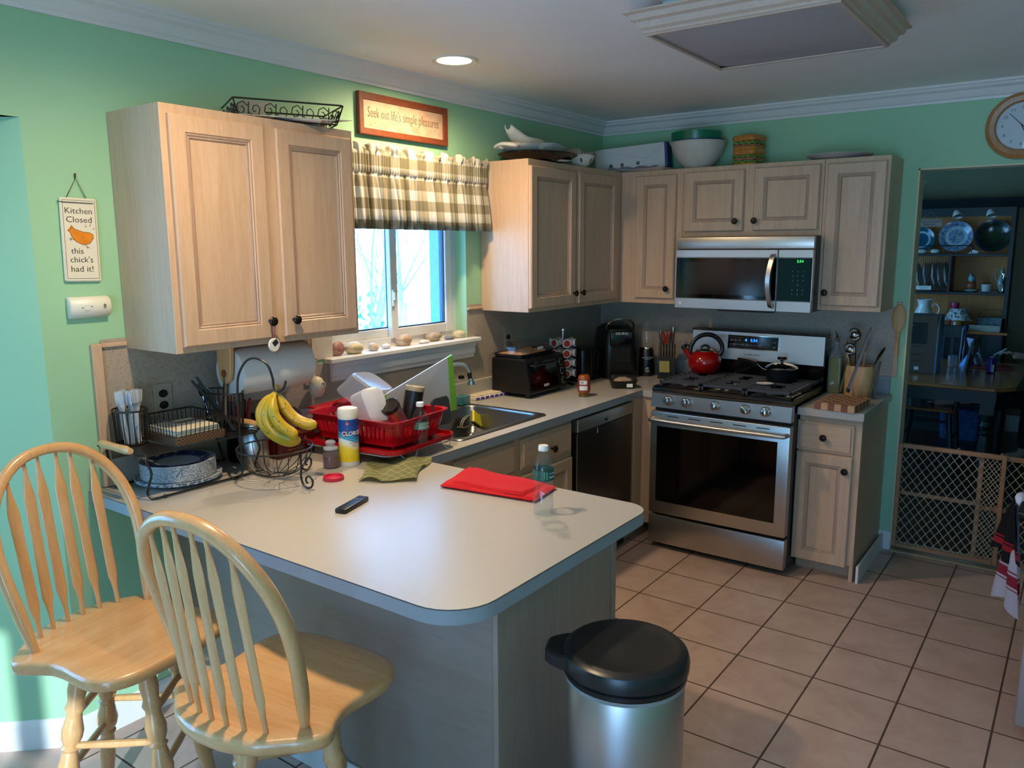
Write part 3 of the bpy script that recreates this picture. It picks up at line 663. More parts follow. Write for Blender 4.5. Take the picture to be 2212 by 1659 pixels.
text('LG', .010, GREYT, mw, (.054, -.4596, 1.384), (R(90), 0, 0))

# ---------------------------------------------------------------- dishwasher
dw = thing('dishwasher', 'stainless built in dishwasher between sink cabinet and corner', 'dishwasher', (.64, -1.395, 0), R(90)); w = .635
m = MB(); m.box(.015, w-.012, .03, .56, .09, .846); m.build('body', BLACK, dw)
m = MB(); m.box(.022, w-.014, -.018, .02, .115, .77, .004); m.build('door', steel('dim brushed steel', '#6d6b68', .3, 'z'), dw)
m = MB(); m.box(.022, w-.014, -.02, .02, .773, .842, .004); cp = m.build('control_panel', STEEL, dw)
m = MB(); m.box(.30, .335, -.0215, -.0195, .79, .806); m.build('display', GLASSB, cp)
m = MB(); m.box(.22, .36, -.022, -.016, .735, .768, .006); m.build('pocket_handle', CHROME, dw)
m = MB(); m.box(.02, w-.02, .02, .05, 0, .11); m.build('kick_plate', BLACK, dw)

# ---------------------------------------------------------------- fridge side, handle and towels at the right edge
fr = thing('fridge', 'stainless steel fridge at right edge with dish towels on its handle', 'fridge', (2.615, -1.67, 0))
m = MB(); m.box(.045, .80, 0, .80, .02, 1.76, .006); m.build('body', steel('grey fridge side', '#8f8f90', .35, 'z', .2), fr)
m = MB(); m.box(0, .04, 0, .80, .05, .86, .006); fd = m.build('freezer_drawer', STEELZ, fr)
m = MB(); m.box(0, .04, 0, .80, .875, 1.76, .006); d = m.build('door', STEELZ, fr)
m = MB(); m.tube([(0, .08, .785), (-.045, .08, .785), (-.045, .72, .785), (0, .72, .785)], .011, 12); m.build('handle', BLACK, fd)
m = MB()
for y in (.06, .74): m = MB(); m.cyl((.1, y, 0), (.1, y, .03), .02); m.build('foot', BLACK, fr)
# ---------------------------------------------------------------- left end of the counter: wire caddy, plates, paper towels, fruit basket
def rr3(x0, x1, y0, y1, r, z, n=4): return [(a, b, z) for a, b in rrect(x0, x1, y0, y1, r, n)]
cad = thing('wire_caddy', 'black wire buffet caddy with wooden side handles holding forks, napkins and utensils', 'caddy', (0, 0, 0))
m = MB()
for y in (-3.415, -3.0):
    for x0, x1 in ((.275, .30), (.055, .03)):
        s = 1 if x0 > .1 else -1
        m.tube(spline([(x0, y, 1.045), (x0+s*.012, y-.01, 1.03), (x0+s*.022, y, .99), (x0+s*.004, y, .95), (x0-s*.012, y, .915), (x0, y+.005, .899), (x0+s*.01, y+.02, .898)], 5), .0042, 8)
m.tube([(.29, -3.40, .899), (.29, -3.0, .899)], .004, 8); m.tube([(.04, -3.40, .899), (.04, -3.0, .899)], .004, 8)
m.tube(rr3(.03, .285, -3.43, -2.99, .02, 1.043), .0035, 8, closed=True)
m.build('stand', WIRE, cad)
for (x, y) in ((.29, -3.37), (.29, -3.03), (.04, -3.37), (.04, -3.03)):
    m = MB(); m.sphere((x, y, .8995), .0068, 12, 8); m.build('ball_foot', WIRE, cad)
for y in (-3.452, -2.972):
    m = MB(); m.tube([(.06, y, 1.062), (.08, y, 1.062), (.15, y, 1.062), (.22, y, 1.062), (.25, y, 1.062)], [.010, .0145, .0125, .0145, .010], 14); m.build('handle', LIGHTW, cad)
for y, s in ((-3.452, 1), (-2.972, -1)): m = MB(); m.tube([(.04, y+.03*s, 1.045), (.04, y, 1.05), (.27, y, 1.05), (.275, y+.03*s, 1.045)], .003, 8); m.build('handle_bracket', WIRE, cad)
def cage(path_lo, path_hi, nw, name, hz=()):
    m = MB(); k = len(path_lo)
    m.tube(path_hi, .0032, 6, closed=True); m.tube(path_lo, .0025, 6, closed=True)
    L = [0]; 
    for i in range(k): L.append(L[-1]+(Vector(path_lo[(i+1) % k])-Vector(path_lo[i])).length)
    for j in range(nw):
        d = L[-1]*j/nw
        i = max(q for q in range(k) if L[q] <= d+1e-9); t = (d-L[i])/(L[i+1]-L[i]+1e-9)
        a = Vector(path_lo[i]).lerp(Vector(path_lo[(i+1) % k]), t); b = Vector(path_hi[i]).lerp(Vector(path_hi[(i+1) % k]), t)
        m.tube([tuple(a), tuple(b)], .0016, 5)
    return m.build(name, WIRE, cad)
def oval(cx, cyy, rx, ry, z, n=24): return [(cx+rx*math.cos(2*math.pi*i/n), cyy+ry*math.sin(2*math.pi*i/n), z) for i in range(n)]
cage(oval(.075, -3.352, .054, .047, 1.047), oval(.075, -3.352, .062, .053, 1.162), 20, 'fork_basket')
cage(rr3(.05, .25, -3.293, -3.11, .012, 1.047), rr3(.045, .262, -3.298, -3.105, .015, 1.128), 44, 'napkin_basket')
cage(oval(.17, -3.05, .085, .048, 1.047), oval(.17, -3.05, .095, .054, 1.19), 26, 'utensil_basket')
def weave():
    M = Mat('woven brown willow', '#5b4026', .7); v = M.coord((1, 1, 1))
    w = M.node('ShaderNodeTexChecker', Scale=160.0); M.l.new(v, w.inputs['Vector']); M.base(M.mix(w.outputs['Fac'], '#6f5132', '#2a1c11')); M.bump(w.outputs['Fac'], .5, .002); return M.m
m = MB(); m.prism(rrect(.0495, .2565, -3.297, -3.106, .01), 1.046, 1.072); nb = m.build('woven_base', weave(), cad)
for a_ in ((.02, .28, -3.41, -3.31), (.06, .28, -3.105, -2.995)): m = MB(); m.box(*a_, 1.040, 1.0445); m.build('basket_floor', WIRE, cad)
# napkins
rn = random.Random(2)
t = MB(); t.box(-.088, .088, -.080, .080, 0, .0028, .001); nap = t.build('napkin', plain('cream paper napkin', '#d9cfb8', .9, amt=.03, bump=.1))
tag(nap, 'cream paper napkin in the stack inside the wire caddy', 'napkin', 'napkins in the wire caddy'); nap.location = (.152, -3.2015, 1.0725)
for i in range(1, 7):
    c = nap.copy(); COL.objects.link(c); c.location = (.152+rn.uniform(-.002, .002), -3.2015+rn.uniform(-.002, .002), 1.0725+i*.003)
nap0 = c; nap0['label'] = 'topmost cream paper napkin lying flat inside the wire caddy'
# clear plastic forks standing in the left basket
def fork_mb():
    m = MB(); m.box(-.004, .004, -.0012, .0012, 0, .10, .0008); m.grid(lambda u, v: ((u-.5)*(.007+.018*v), .004*math.sin(v*3), .10+.032*v), 4, 4, th=.0018)
    for i in range(4): m.box(-.0115+i*.0062, -.0085+i*.0062+.001, -.0008, .0008, .13, .168)
    return m
CLRF = glass('clear cutlery plastic', (.72, .78, .84), .1, 1.5, tint=(.80, .86, .95), alpha=.5)
f0 = None
for i in range(20):
    a = i*2.4; rad = .010+.028*((i*7) % 20)/20; x, y = .075+rad*math.cos(a), -3.352+rad*math.sin(a)*.8
    lean = (rn.uniform(-.10, .10), rn.uniform(-.08, .12), a)
    if not f0: f0 = fork_mb().build('plastic_fork', CLRF); o = f0
    else: o = f0.copy(); COL.objects.link(o)
    o.location = (x, y, 1.0455); o.rotation_euler = lean; o.scale = (1, 1, 1.08)
    tag(o, 'clear plastic fork standing tines up in the left wire basket', 'fork', 'clear plastic forks in the caddy')
# dark utensils in the right basket
def utensil(name, label, cat, base, tip, r, mat, head=None, hm=None, group=None):
    b = Vector(base); tv = Vector(tip)-b; L = tv.length; rt = tv.to_track_quat('Z', 'Y').to_euler()
    o = thing(name, label, cat, tuple(b), tuple(rt), group); m = MB(); m.tube([(0, 0, 0), (0, 0, L*.5), (0, 0, L*.97)], [r*1.1, r, r*.8], 8)
    if head is None: m.tube([(0, 0, L*.97), (0, 0, L)], [r*.8, r*.3], 8); m.build('shaft', mat, o)
    else:
        m.build('handle', mat, o); hb = MB(); head(hb, L); hb.build('head', hm or mat, o)
    return o
def blade(w, l): return lambda m, L: m.grid(lambda u, v: ((u-.5)*w*math.sin(math.pi*(.25+.7*v))**.6, .004*math.cos(v*2), L-.01+l*v), 6, 8, th=.002)
KN = steel('cutlery steel', '#8d8d90', .2, 'z', 0); DKP = plain('dark grey handle plastic', '#23262a', .35)
utensil('table_knife', 'dark handled knife leaning left out of the right caddy basket', 'knife', (.20, -3.03, 1.047), (.10, -3.13, 1.235), .006, DKP)
utensil('table_knife', 'longest dark handled knife leaning left in the right caddy basket', 'knife', (.215, -3.045, 1.047), (.125, -3.125, 1.25), .006, DKP)
utensil('table_knife', 'steel knife leaning left between the dark handled knives', 'knife', (.18, -3.035, 1.047), (.145, -3.10, 1.215), .005, KN)
utensil('can_opener', 'upright steel handled opener at the back of the right caddy basket', 'opener', (.14, -3.03, 1.047), (.16, -3.03, 1.262), .008, KN)
utensil('table_knife', 'upright brown handled knife beside the steel opener handle', 'knife', (.12, -3.03, 1.047), (.14, -3.01, 1.255), .008, BROWNW)
utensil('serving_spoon', 'steel spoon bowl up at the left of the right caddy basket', 'spoon', (.135, -3.075, 1.047), (.10, -3.09, 1.18), .004, KN, blade(.045, .05), KN)
# paper plates: ornate pile under the caddy
def plate_mb(r, h=.012, t=.0016):
    m = MB(); m.lathe([(.001, 0), (r*.70, 0), (r*.76, .002), (r*.86, h*.75), (r, h), (r, h+t), (r*.86, h*.75+t), (r*.75, .003+t), (r*.69, t), (.001, t)], 40, cap0=False, cap1=False); return m
def platemat(name, c0, c1, sc):
    M = Mat(name, c0, .6); oi = M.n.new('ShaderNodeObjectInfo'); va = M.n.new('ShaderNodeVectorMath'); M.l.new(M.coord(), va.inputs[0]); M.l.new(oi.outputs['Location'], va.inputs[1]); sc2 = M.node('ShaderNodeVectorMath', operation='SCALE'); M.l.new(va.outputs[0], sc2.inputs[0]); sc2.inputs['Scale'].default_value = 1; n = M.noise(sc2.outputs[0], sc, 2, .5); M.base(M.ramp(n, [(.48, c0), (.52, c1)])); return M.m
PPL = platemat('paper plate with blue lace rim', '#d9dad6', '#5d7190', 110)
PPD = platemat('paper plate with dense lace rim', '#d6d7d2', '#7c8a9c', 240)
def blueplate():
    M = Mat('navy rimmed paper plate', '#1a1f5e', .45); t = M.n.new('ShaderNodeTexCoord'); sp = M.n.new('ShaderNodeVectorMath'); sp.operation = 'LENGTH'; M.l.new(t.outputs['Object'], sp.inputs[0])
    r = M.ramp(sp.outputs['Value'], [(.0, '#d8d6da'), (.0735, '#d8d6da'), (.0745, '#2a2f66'), (1, '#171b52')]); n = M.noise(M.coord(), 45, 2, .5)
    sp2 = M.node('ShaderNodeMath', operation='GREATER_THAN'); M.l.new(sp.outputs['Value'], sp2.inputs[0]); sp2.inputs[1].default_value = .076
    g = M.node('ShaderNodeMath', operation='GREATER_THAN'); M.l.new(n, g.inputs[0]); g.inputs[1].default_value = .60
    k = M.node('ShaderNodeMath', operation='MULTIPLY'); M.l.new(sp2.outputs[0], k.inputs[0]); M.l.new(g.outputs[0], k.inputs[1]); M.base(M.mix(k.outputs[0], r, '#c9cfae')); return M.m
px, py = .135, -3.225
o = plate_mb(.145, .016).build('paper_plate', PPL, None, (px, py, .8925)); tag(o, 'large lace patterned paper plate at the bottom of the pile under the caddy', 'plate', 'large paper plates under the caddy')
for i in (1, 2, 3):
    c = o.copy(); COL.objects.link(c); c.location = (px, py, .8925+i*.0026)
o = plate_mb(.126, .013).build('paper_plate', PPD, None, (px, py, .9035)); tag(o, 'medium lace patterned paper plate in the tall pile under the caddy', 'plate', 'medium paper plates under the caddy')
for i in range(1, 22):
    c = o.copy(); COL.objects.link(c); c.location = (px, py, .9035+i*.0026)
tag(plate_mb(.104, .012).build('paper_plate', blueplate(), None, (px, py, .9035+22*.0026)), 'small navy rimmed paper plate topmost on the pile under the caddy', 'plate')
# ---- steel canister
r = thing('canister', 'tall steel canister with glass lid behind the fruit basket', 'canister', (.205, -2.955, .8925))
m = MB(); m.lathe([(.049, 0), (.0505, .003), (.0505, .145), (.047, .150), (.047, .157)], 40); m.build('body', STEELZ, r)
m = MB(); m.lathe([(.050, .1575), (.052, .162), (.050, .168), (.030, .172), (.012, .173)], 32); m.build('lid', CHROME, r)
# ---- dark red tea box
r = thing('tea_box', 'dark red cardboard tea box with sloping top and gold lettering', 'box', (.205, -2.852, .8925))
DR = plain('dark maroon card', '#4a0f12', .35, amt=.05); GOLD = plain('faded gold print', '#8a5a34', .5)
m = MB(); m.prism([(-.155, 0), (0, 0), (0, .115), (-.105, .168), (-.155, .168)], 0, .178, 'y'); m.build('carton', DR, r)
m = MB(); mtext(m, 'SUPERIOR', .027, (.0008, .102, .092), (R(90), 0, R(90)), sx=1.15); mtext(m, 'T E A', .030, (.0008, .110, .062), (R(90), 0, R(90)))
mtext(m, 'Gourmet Coffee', .011, (.0008, .085, .030), (R(90), 0, R(90))); mtext(m, 'Tea Favorites', .011, (.0008, .10, .016), (R(90), 0, R(90)))
m.build('lettering', GOLD, r, fix=False)
# ---- crock with gadgets behind the canister
m = MB(); m.lathe([(.045, 0), (.052, .01), (.054, .11), (.050, .115), (.047, .11), (.044, .012), (.001, .01)], 32, cap1=False); o = m.build('utensil_crock', BLACKG, None, (.085, -2.93, .8925)); tag(o, 'dark crock of kitchen gadgets between caddy and tea box', 'crock')
REDH = plain('red handle plastic', '#a3121c', .3); BLUH = plain('blue handle plastic', '#243a7a', .35); ORH = plain('orange handle plastic', '#c8581c', .35)
for bx_, by_, tx, ty, tz, mt, lb, rr in ((.085, -2.93, .11, -2.895, 1.135, REDH, 'red handled peeler in the dark crock behind the canister', .008), (.075, -2.94, .06, -2.96, 1.165, BLUH, 'blue handled spatula in the dark crock near the wall', .009), (.10, -2.92, .135, -2.86, 1.07, ORH, 'orange handled tool in the dark crock beside the tea box', .009),
        (.09, -2.945, .13, -2.975, 1.12, REDH, 'short red tool leaning left in the dark crock', .007), (.08, -2.92, .085, -2.905, 1.13, BLACK, 'black handled tool in the dark crock', .008)):
    utensil('kitchen_tool', lb, 'utensil', (bx_, by_, .905), (tx, ty, tz), rr, mt)
# ---- fruit basket with banana hook
fx, fy = .445, -3.045
fb = thing('fruit_basket', 'black wire fruit basket on scroll feet with a tall banana hook', 'basket', (fx, fy, .8925))
m = MB(); ring = [(.128*math.cos(2*math.pi*i/40), .128*math.sin(2*math.pi*i/40), .128) for i in range(40)]; m.tube(ring, .0032, 8, closed=True)
m.tube([(.026*math.cos(2*math.pi*i/20), .026*math.sin(2*math.pi*i/20), .028) for i in range(20)], .0028, 6, closed=True)
for i in range(20):
    a = 2*math.pi*i/20; pr_ = [(.128, .128), (.122, .098), (.100, .062), (.066, .038), (.026, .028)]
    m.tube(spline([(q*math.cos(a+.25*(1-q/.128)), q*math.sin(a+.25*(1-q/.128)), z) for q, z in pr_], 4), .0016, 5)
m.build('bowl', WIRE, fb)
for a in (205, 2, 100):
    a = R(a); pts = [(.128, .126), (.131, .08), (.127, .045), (.135, .018), (.155, .006), (.178, .014), (.184, .034), (.170, .048), (.154, .042), (.152, .028), (.160, .024)]
    m = MB(); m.tube(spline([(q*math.cos(a), q*math.sin(a), z) for q, z in pts], 5), .0036, 8); m.build('scroll_leg', WIRE, fb)
m = MB(); hx, hy = math.cos(R(205)), math.sin(R(205)); P = [(.130, .126), (.130, .22), (.128, .33), (.118, .385), (.085, .43), (.045, .437), (.010, .415), (-.006, .37), (-.008, .345), (-.016, .328), (-.032, .326), (-.046, .338), (-.054, .362)]
m.tube(spline([(q*hx, q*hy, z) for q, z in P], 5), .0042, 8); m.build('hook', WIRE, fb)
bn = thing('banana_bunch', 'bunch of ripe spotted yellow bananas hanging from the wire hook', 'bananas', (fx+.012, fy+.012, 1.218))
def bananamat():
    M = Mat('spotted banana peel', '#c9a521', .38); v = M.coord(); a = M.noise(v, 14, 3); n = M.noise(v, 95, 2, .5); n2 = M.noise(v, 26, 3, .6)
    c = M.ramp(a, [(.3, '#96901f'), (.5, '#bd971a'), (.7, '#c6a428')]); c = M.mix(M.ramp(n, [(.66, (0, 0, 0)), (.70, (1, 1, 1))]), c, '#3b2410'); c = M.mix(M.ramp(n2, [(.70, (0, 0, 0)), (.76, (1, 1, 1))]), c, '#7a4a18'); M.base(c); return M.m
BAN = bananamat(); av, cv = Vector((.81, .587, 0)), Vector((.588, -.809, 0))
for pts in ([(0, 0, 0), (-.008, .022, -.035), (-.004, .036, -.075), (.018, .036, -.112), (.050, .030, -.14), (.072, .026, -.15)],
            [(0, 0, 0), (-.040, .004, -.035), (-.058, .004, -.09), (-.030, .006, -.142), (.025, .006, -.175), (.075, .006, -.172)],
            [(0, 0, 0), (-.022, .012, -.04), (-.034, .020, -.09), (-.008, .022, -.136), (.035, .020, -.162), (.072, .016, -.165)],
            [(0, 0, 0), (.012, -.006, -.035), (.028, -.012, -.072), (.056, -.014, -.102), (.095, -.012, -.120), (.130, -.008, -.120)]):
    sp = spline([tuple(av*a+cv*c+Vector((0, 0, z))) for a, c, z in pts], 6); n = len(sp)
    rr = [.0055+.0145*min(1, max(0, (i/(n-1)-.10)/.22))**.7*min(1, ((1-i/(n-1))/.14))**.6 for i in range(n)]; rr[-1] = .0035
    m = MB(); m.tube(sp, rr, 10); m.build('banana', BAN, bn, angle=60)
m = MB(); m.tube([(0, 0, .022), (0, 0, .008), (0, 0, -.012)], [.008, .009, .011], 8); m.build('stem', plain('brown green banana stem', '#6b5a20', .6), bn)
# ---- paper towel roll on its wooden holder under the cabinet
r = thing('paper_towel_holder', 'wooden paper towel holder screwed beneath the large wall cabinet', 'holder', (.155, -2.84, 0))
for y in (-.185, .175):
    m = MB(); pl = [(-.035, 1.3615), (.05, 1.3615), (.045, 1.30), (.038, 1.25), (.03, 1.225), (.005, 1.212), (-.02, 1.222), (-.03, 1.25), (-.035, 1.30)]; m.prism(pl, y-.009, y+.009, 'y', inset=.003); b = m.build('bracket', BEECH, r)
    m = MB(); s = -1 if y < 0 else 1; m.cyl((.005, y+s*.009, 1.252), (.005, y+s*.013, 1.252), .014, .013, 20); m.build('dowel_cap', BROWNW, b)
m = MB(); m.cyl((.005, -.175, 1.252), (.005, .165, 1.252), .012, n=16); m.build('dowel', BEECH, r)
TWL = plain('embossed paper towel', '#d5d2cc', .95, amt=.02, scale=60, bump=.4)
r = thing('paper_towel_roll', 'white embossed paper towel roll hanging under the large wall cabinet', 'paper towels', (.160, -2.84, 1.252))
m = MB(); rs = []
for y in (-.168, .16):
    pass
m.push(Matrix.Rotation(R(90), 4, 'X')); m.lathe([(.020, -.16), (.086, -.16), (.087, -.156), (.087, .164), (.086, .168), (.020, .168)], 56, cap0=False, cap1=False); m.pop(); m.build('roll', TWL, r)
m = MB(); m.push(Matrix.Rotation(R(90), 4, 'X')); m.lathe([(.0205, -.16), (.0205, .168), (.018, .168), (.018, -.16)], 24, cap0=False, cap1=False); m.pop(); m.build('core', plain('brown card', '#8a6b4c', .8), r)
m = MB(); m.grid(lambda u, v: (-.088+.006*math.sin(v*3)+.012*v*v, -.165+.322*u, -.01-.105*v-.02*math.sin(u*3)*v), 10, 8, th=.0012); m.build('loose_sheet', TWL, r)
# ornament on the knob
r = thing('hanging_ornament', 'white round ornament with dark square on a red ribbon hung from a cabinet knob', 'ornament', (.346, -2.953, 1.362))
m = MB()
for dy in (-.006, .006): m.tube(spline([(-.002, 0, .088), (.006, dy, .075), (.006, dy, .045), (.004, dy*.4, .018)], 4), .0016, 6)
m.build('ribbon', plain('red ribbon', '#7d0d12', .4), r)
m = MB(); m.push(Matrix.Rotation(R(90), 4, 'Y')); m.lathe([(.001, .001), (.022, .001), (.024, .003), (.024, .007), (.022, .009), (.001, .009)], 30); m.pop(); m.build('disc', CER, r)
m = MB(); m.obox((.0098, .003, .008), (.0012, .022, .018), (R(35), 0, 0)); m.build('dark_square', plain('charcoal enamel', '#26242c', .4), r)
m = MB(); m.tube(spline([(.004, .014, .006), (.008, .02, -.008), (.008, .014, -.022), (.008, .010, -.034)], 4), [.0015]*12+[.003], 6); m.build('tassel', MATS['red ribbon'], r)
# outlets
def outlet(label, y, z, plate, face, gfci=False, plug=False):
    r = thing('outlet', label, 'outlet', (.0045, y, z)); m = MB(); m.box(0, .0045, -.036, .036, -.058, .058, .002); m.build('cover_plate', plate, r)
    if gfci:
        m = MB(); m.box(.0045, .0075, -.017, .017, -.034, .034, .001); b = m.build('receptacle', face, r)
        m = MB(); m.box(.0075, .009, -.008, .008, -.012, -.004); m.build('test_button', plain('red button', '#b01a14', .4), b)
        m = MB()
        for dy in (-.006, .006): m.box(.0075, .0079, dy-.001, dy+.001, .010, .020)
        m.cyl((.0075, 0, .002), (.0079, 0, .002), .0028, n=10); m.build('slots', INK, b)
    else:
        for dz in (-.021, .021):
            m = MB(); m.prism([(a*.017, b*.0145) for a, b in [(math.cos(R(q)), math.sin(R(q))) for q in range(0, 360, 20)]], .0045, .0068, 'x'); 
            m.v = [(x, y_, z_+dz) for x, y_, z_ in m.v]; b = m.build('receptacle', face, r)
            m = MB()
            for dy in (-.006, .006): m.box(.0068, .0071, dy-.001, dy+.001, dz-.003, dz+.006)
            m.build('slots', plain('grey slot', '#3c3c3c', .6), b)
    return r
outlet('speckled outlet plate with two black sockets on the backsplash behind the caddy', -3.188, 1.165, SPLASH, BLACK)
outlet('white socket with red test button on the backsplash left of the window sill', -2.507, 1.178, SPLASH, WHITEP, gfci=True)
o = outlet('speckled outlet plate with black sockets behind the toaster oven, cord plugged in', -1.075, 1.175, SPLASH, BLACK)
m = MB(); m.box(.012, .032, -1.088, -1.062, 1.145, 1.168, .004); m.tube(spline([(.032, -1.075, 1.155), (.06, -1.07, 1.15), (.07, -1.04, 1.12), (.05, -.98, 1.08), (.03, -.92, 1.05)], 5), .0035, 8); tag(m.build('power_plug', BLACK), 'black power plug in the outlet above the toaster oven', 'plug')
r = thing('air_freshener', 'cream egg shaped plug in air freshener on the backsplash beside the window sill', 'air freshener', (.013, -2.508, 1.118))
m = MB(); m.lathe([(.004, -.047), (.020, -.045), (.032, -.030), (.036, -.008), (.034, .014), (.024, .033), (.010, .041), (.002, .042)], 28, (.028, 0, 0), sx=.8); m.build('shell', CREAMP, r)
m = MB(); m.push(Matrix.Translation((.052, .012, .006)) @ Matrix.Rotation(R(75), 4, 'Y') @ Matrix.Rotation(R(20), 4, 'X')); m.lathe([(.011, 0), (.012, .008), (.010, .009), (.008, .008), (.008, .002), (.001, .002)], 20); m.pop(); m.build('nozzle', plain('grey cream nozzle', '#b7ab93', .5), r)
# wall sign and alarm on the left
r = thing('wall_sign', 'cream ceramic kitchen closed sign with an orange chick hanging on a cord', 'sign', (.0015, -3.429, 1.731), (R(-1.2), 0, 0))
m = MB(); m.prism(rrect(-.0585, .0585, -.134, .134, .008), .001, .011, 'x', inset=.003); m.build('tile', plain('cream glazed tile', '#ddd6c2', .3, amt=.02), r)
m = MB(); m.tube([(.004, -.064, .120), (.013, -.052, .1185), (.013, .046, .1185)], .0013, 6); m.tube([(.004, -.034, .132), (.003, .000, .196), (.004, .030, .132)], .0014, 6); m.tube([(.001, 0, .196), (.004, 0, .212)], .0028, 6); m.build('cord', plain('dark cord', '#3a3226', .7), r)
m = MB(); RT = (R(90), 0, R(90))
bd = [(-.051, -.124), (.051, -.124), (.051, .126), (-.051, .126)]
for i in range(4): m.tube([(.0113, *bd[i]), (.0113, *bd[(i+1) % 4])], .0006, 4)
for s_, z_, w_ in (('Kitchen', .092, 1.12), ('Closed', .064, 1.15), ('this', -.036, 1.1), ("chick's", -.064, 1.1), ('had it!', -.094, 1.15)): mtext(m, s_, .027, (.0113, -.002 if s_ != 'this' else -.014, z_), RT, sx=w_*.95, bold=-.0002)
for p in ([(-.040, .030), (-.032, .022), (-.028, .008), (-.015, -.006), (.008, -.016), (.028, -.010), (.040, .006), (.040, .018), (.030, .024), (.008, .026), (-.018, .034), (-.028, .046), (-.03, .034), (-.040, .030)], [(-.020, 0), (-.030, .002), (-.038, .003)], [(-.033, .006), (-.030, .002), (-.034, -.004)], [(.012, -.014), (.020, -.022), (.026, -.026)], [(.014, -.024), (.020, -.022), (.018, -.028)], [(.020, .040), (.016, .048)], [(.031, .044), (.033, .052)], [(.040, .034), (.046, .040)]):
    m.tube([(.0113, a, b) for a, b in p], .0008, 4)
m.build('lettering', INK, r, fix=False)
m = MB(); m.prism([(-.040, .030), (-.032, .022), (-.028, .008), (-.015, -.006), (.008, -.016), (.028, -.010), (.040, .006), (.040, .018), (.030, .024), (.008, .026), (-.018, .034), (-.028, .046)], .0111, .0114, 'x'); m.build('chick', plain('orange glaze', '#d9801e', .3, amt=.15, scale=40), r)
r = thing('carbon_monoxide_alarm', 'white wall alarm with rounded front below the ceramic sign', 'alarm', (.0015, -3.425, 1.5125))
m = MB(); m.prism([(0, -.034), (.010, -.035), (.026, -.024), (.034, 0), (.030, .022), (.016, .034), (0, .035)], -.066, .066, 'y', inset=.002); m.build('case', plain('ivory white plastic', '#e0ddcf', .4, amt=.01), r, angle=50)
m = MB(); m.box(.0335, .0345, -.022, -.006, -.008, .010, .002)
m.build('test_button', WHITEP, r); m = MB()
for y, z, w in ((-.031, 0, .005), (.000, .003, .005), (.043, .008, .006), (.043, .003, .010), (.043, -.002, .006)): m.box(.0335, .0352, y-w/2, y+w/2, z-.001, z+.001)
m.build('slots', INK, r)
# framed motto over the window
r = thing('framed_picture', 'brown framed motto about simple pleasures hanging above the window', 'picture', (.0015, -1.888, 2.290))
w_, h_ = .298, .0905
m = MB(); m.ring([[(d, -w_+i, -h_+i), (d, w_-i, -h_+i), (d, w_-i, h_-i), (d, -w_+i, h_-i)] for d, i in ((0, 0), (.020, 0), (.022, .003), (.019, .028), (.012, .030), (.0, .030))], True, False, False); m.build('frame', BROWNW, r)
m = MB(); m.box(.002, .0105, -w_+.025, w_-.025, -h_+.025, h_-.025); 
M_ = Mat('aged motto paper', '#c9a98a', .5); n_ = M_.noise(M_.coord(), 16, 4); M_.base(M_.ramp(n_, [(.3, '#b8927a'), (.5, '#c8a78a'), (.7, '#d2b596')])); m.build('print', M_.m, r)
text("Seek out life's simple pleasures", .064, plain('faded brown ink', '#5b4436', .7), r, (.0109, .0, .008), (R(90), 0, R(90)), sx=.60, bold=-.0008)
m = MB(); rn = random.Random(4)
for i in range(44):
    y, z = rn.uniform(-.25, .25), rn.uniform(-.055, -.018); a = rn.uniform(0, 3); m.tube([(.0107, y, z), (.0107, y+.005*math.cos(a), z+.005*math.sin(a))], .0007, 4)
m.build('sprigs', MATS['faded brown ink'], r)
# ---------------------------------------------------------------- sink, faucet, drying rack
r = thing('sink', 'stainless steel drop in kitchen sink in the window counter', 'sink', (0, 0, 0))
def rl(x0, x1, y0, y1, r_, z): return [(a, b, z) for a, b in rrect(x0, x1, y0, y1, r_, 6)]
X_0, X_1, Y_0, Y_1 = .045, .60, -2.225, -1.55
m = MB(); m.ring([rl(X_0, X_1, Y_0, Y_1, .03, CT+.0005), rl(X_0+.003, X_1-.003, Y_0+.003, Y_1-.003, .03, CT+.006), rl(X_0+.02, X_1-.02, Y_0+.02, Y_1-.02, .03, CT+.0075), rl(X_0+.085, X_1-.03, Y_0+.035, Y_1-.035, .05, CT+.006),
    rl(X_0+.09, X_1-.035, Y_0+.04, Y_1-.04, .05, CT-.004), rl(X_0+.10, X_1-.045, Y_0+.05, Y_1-.05, .05, CT-.13), rl(X_0+.13, X_1-.075, Y_0+.08, Y_1-.08, .04, CT-.162), rl(X_0+.22, X_1-.20, Y_0+.20, Y_1-.25, .03, CT-.168)], True, False, True); m.build('basin', SINKM, r, angle=60)
m = MB(); m.lathe([(.001, .003), (.03, .002), (.042, .004), (.045, .0005)], 28, (.33, -1.90, CT-.168), cap1=False); m.build('drain', CHROME, r)
r = thing('faucet', 'chrome kitchen faucet with a black swivel spray tip behind the drying rack', 'faucet', (.085, -1.80, .8995))
m = MB(); m.lathe([(.028, 0), (.028, .006), (.020, .012), (.016, .03), (.014, .05)], 24); m.box(-.02, .02, -.09, .09, 0, .006, .003); m.build('base', CHROME, r)
m = MB(); m.tube(spline([(0, 0, .04), (0, 0, .11), (.004, .02, .175), (.03, .07, .215), (.07, .12, .222), (.095, .14, .205), (.104, .146, .178)], 6), .0105, 12); m.build('spout', CHROME, r)
m = MB(); m.tube([(.104, .146, .180), (.105, .147, .165), (.106, .147, .163), (.107, .148, .150)], [.011, .013, .011, .012], 16, mi=1); m.tube([(.107, .148, .150), (.110, .150, .140), (.112, .151, .118)], [.0125, .013, .019], 18); m.build('spray_tip', [CHROME, BLACK], r)
m = MB(); m.tube([(.012, 0, .045), (.035, .015, .062), (.06, .03, .07)], [.007, .006, .007], 10); m.build('lever', CHROME, r)
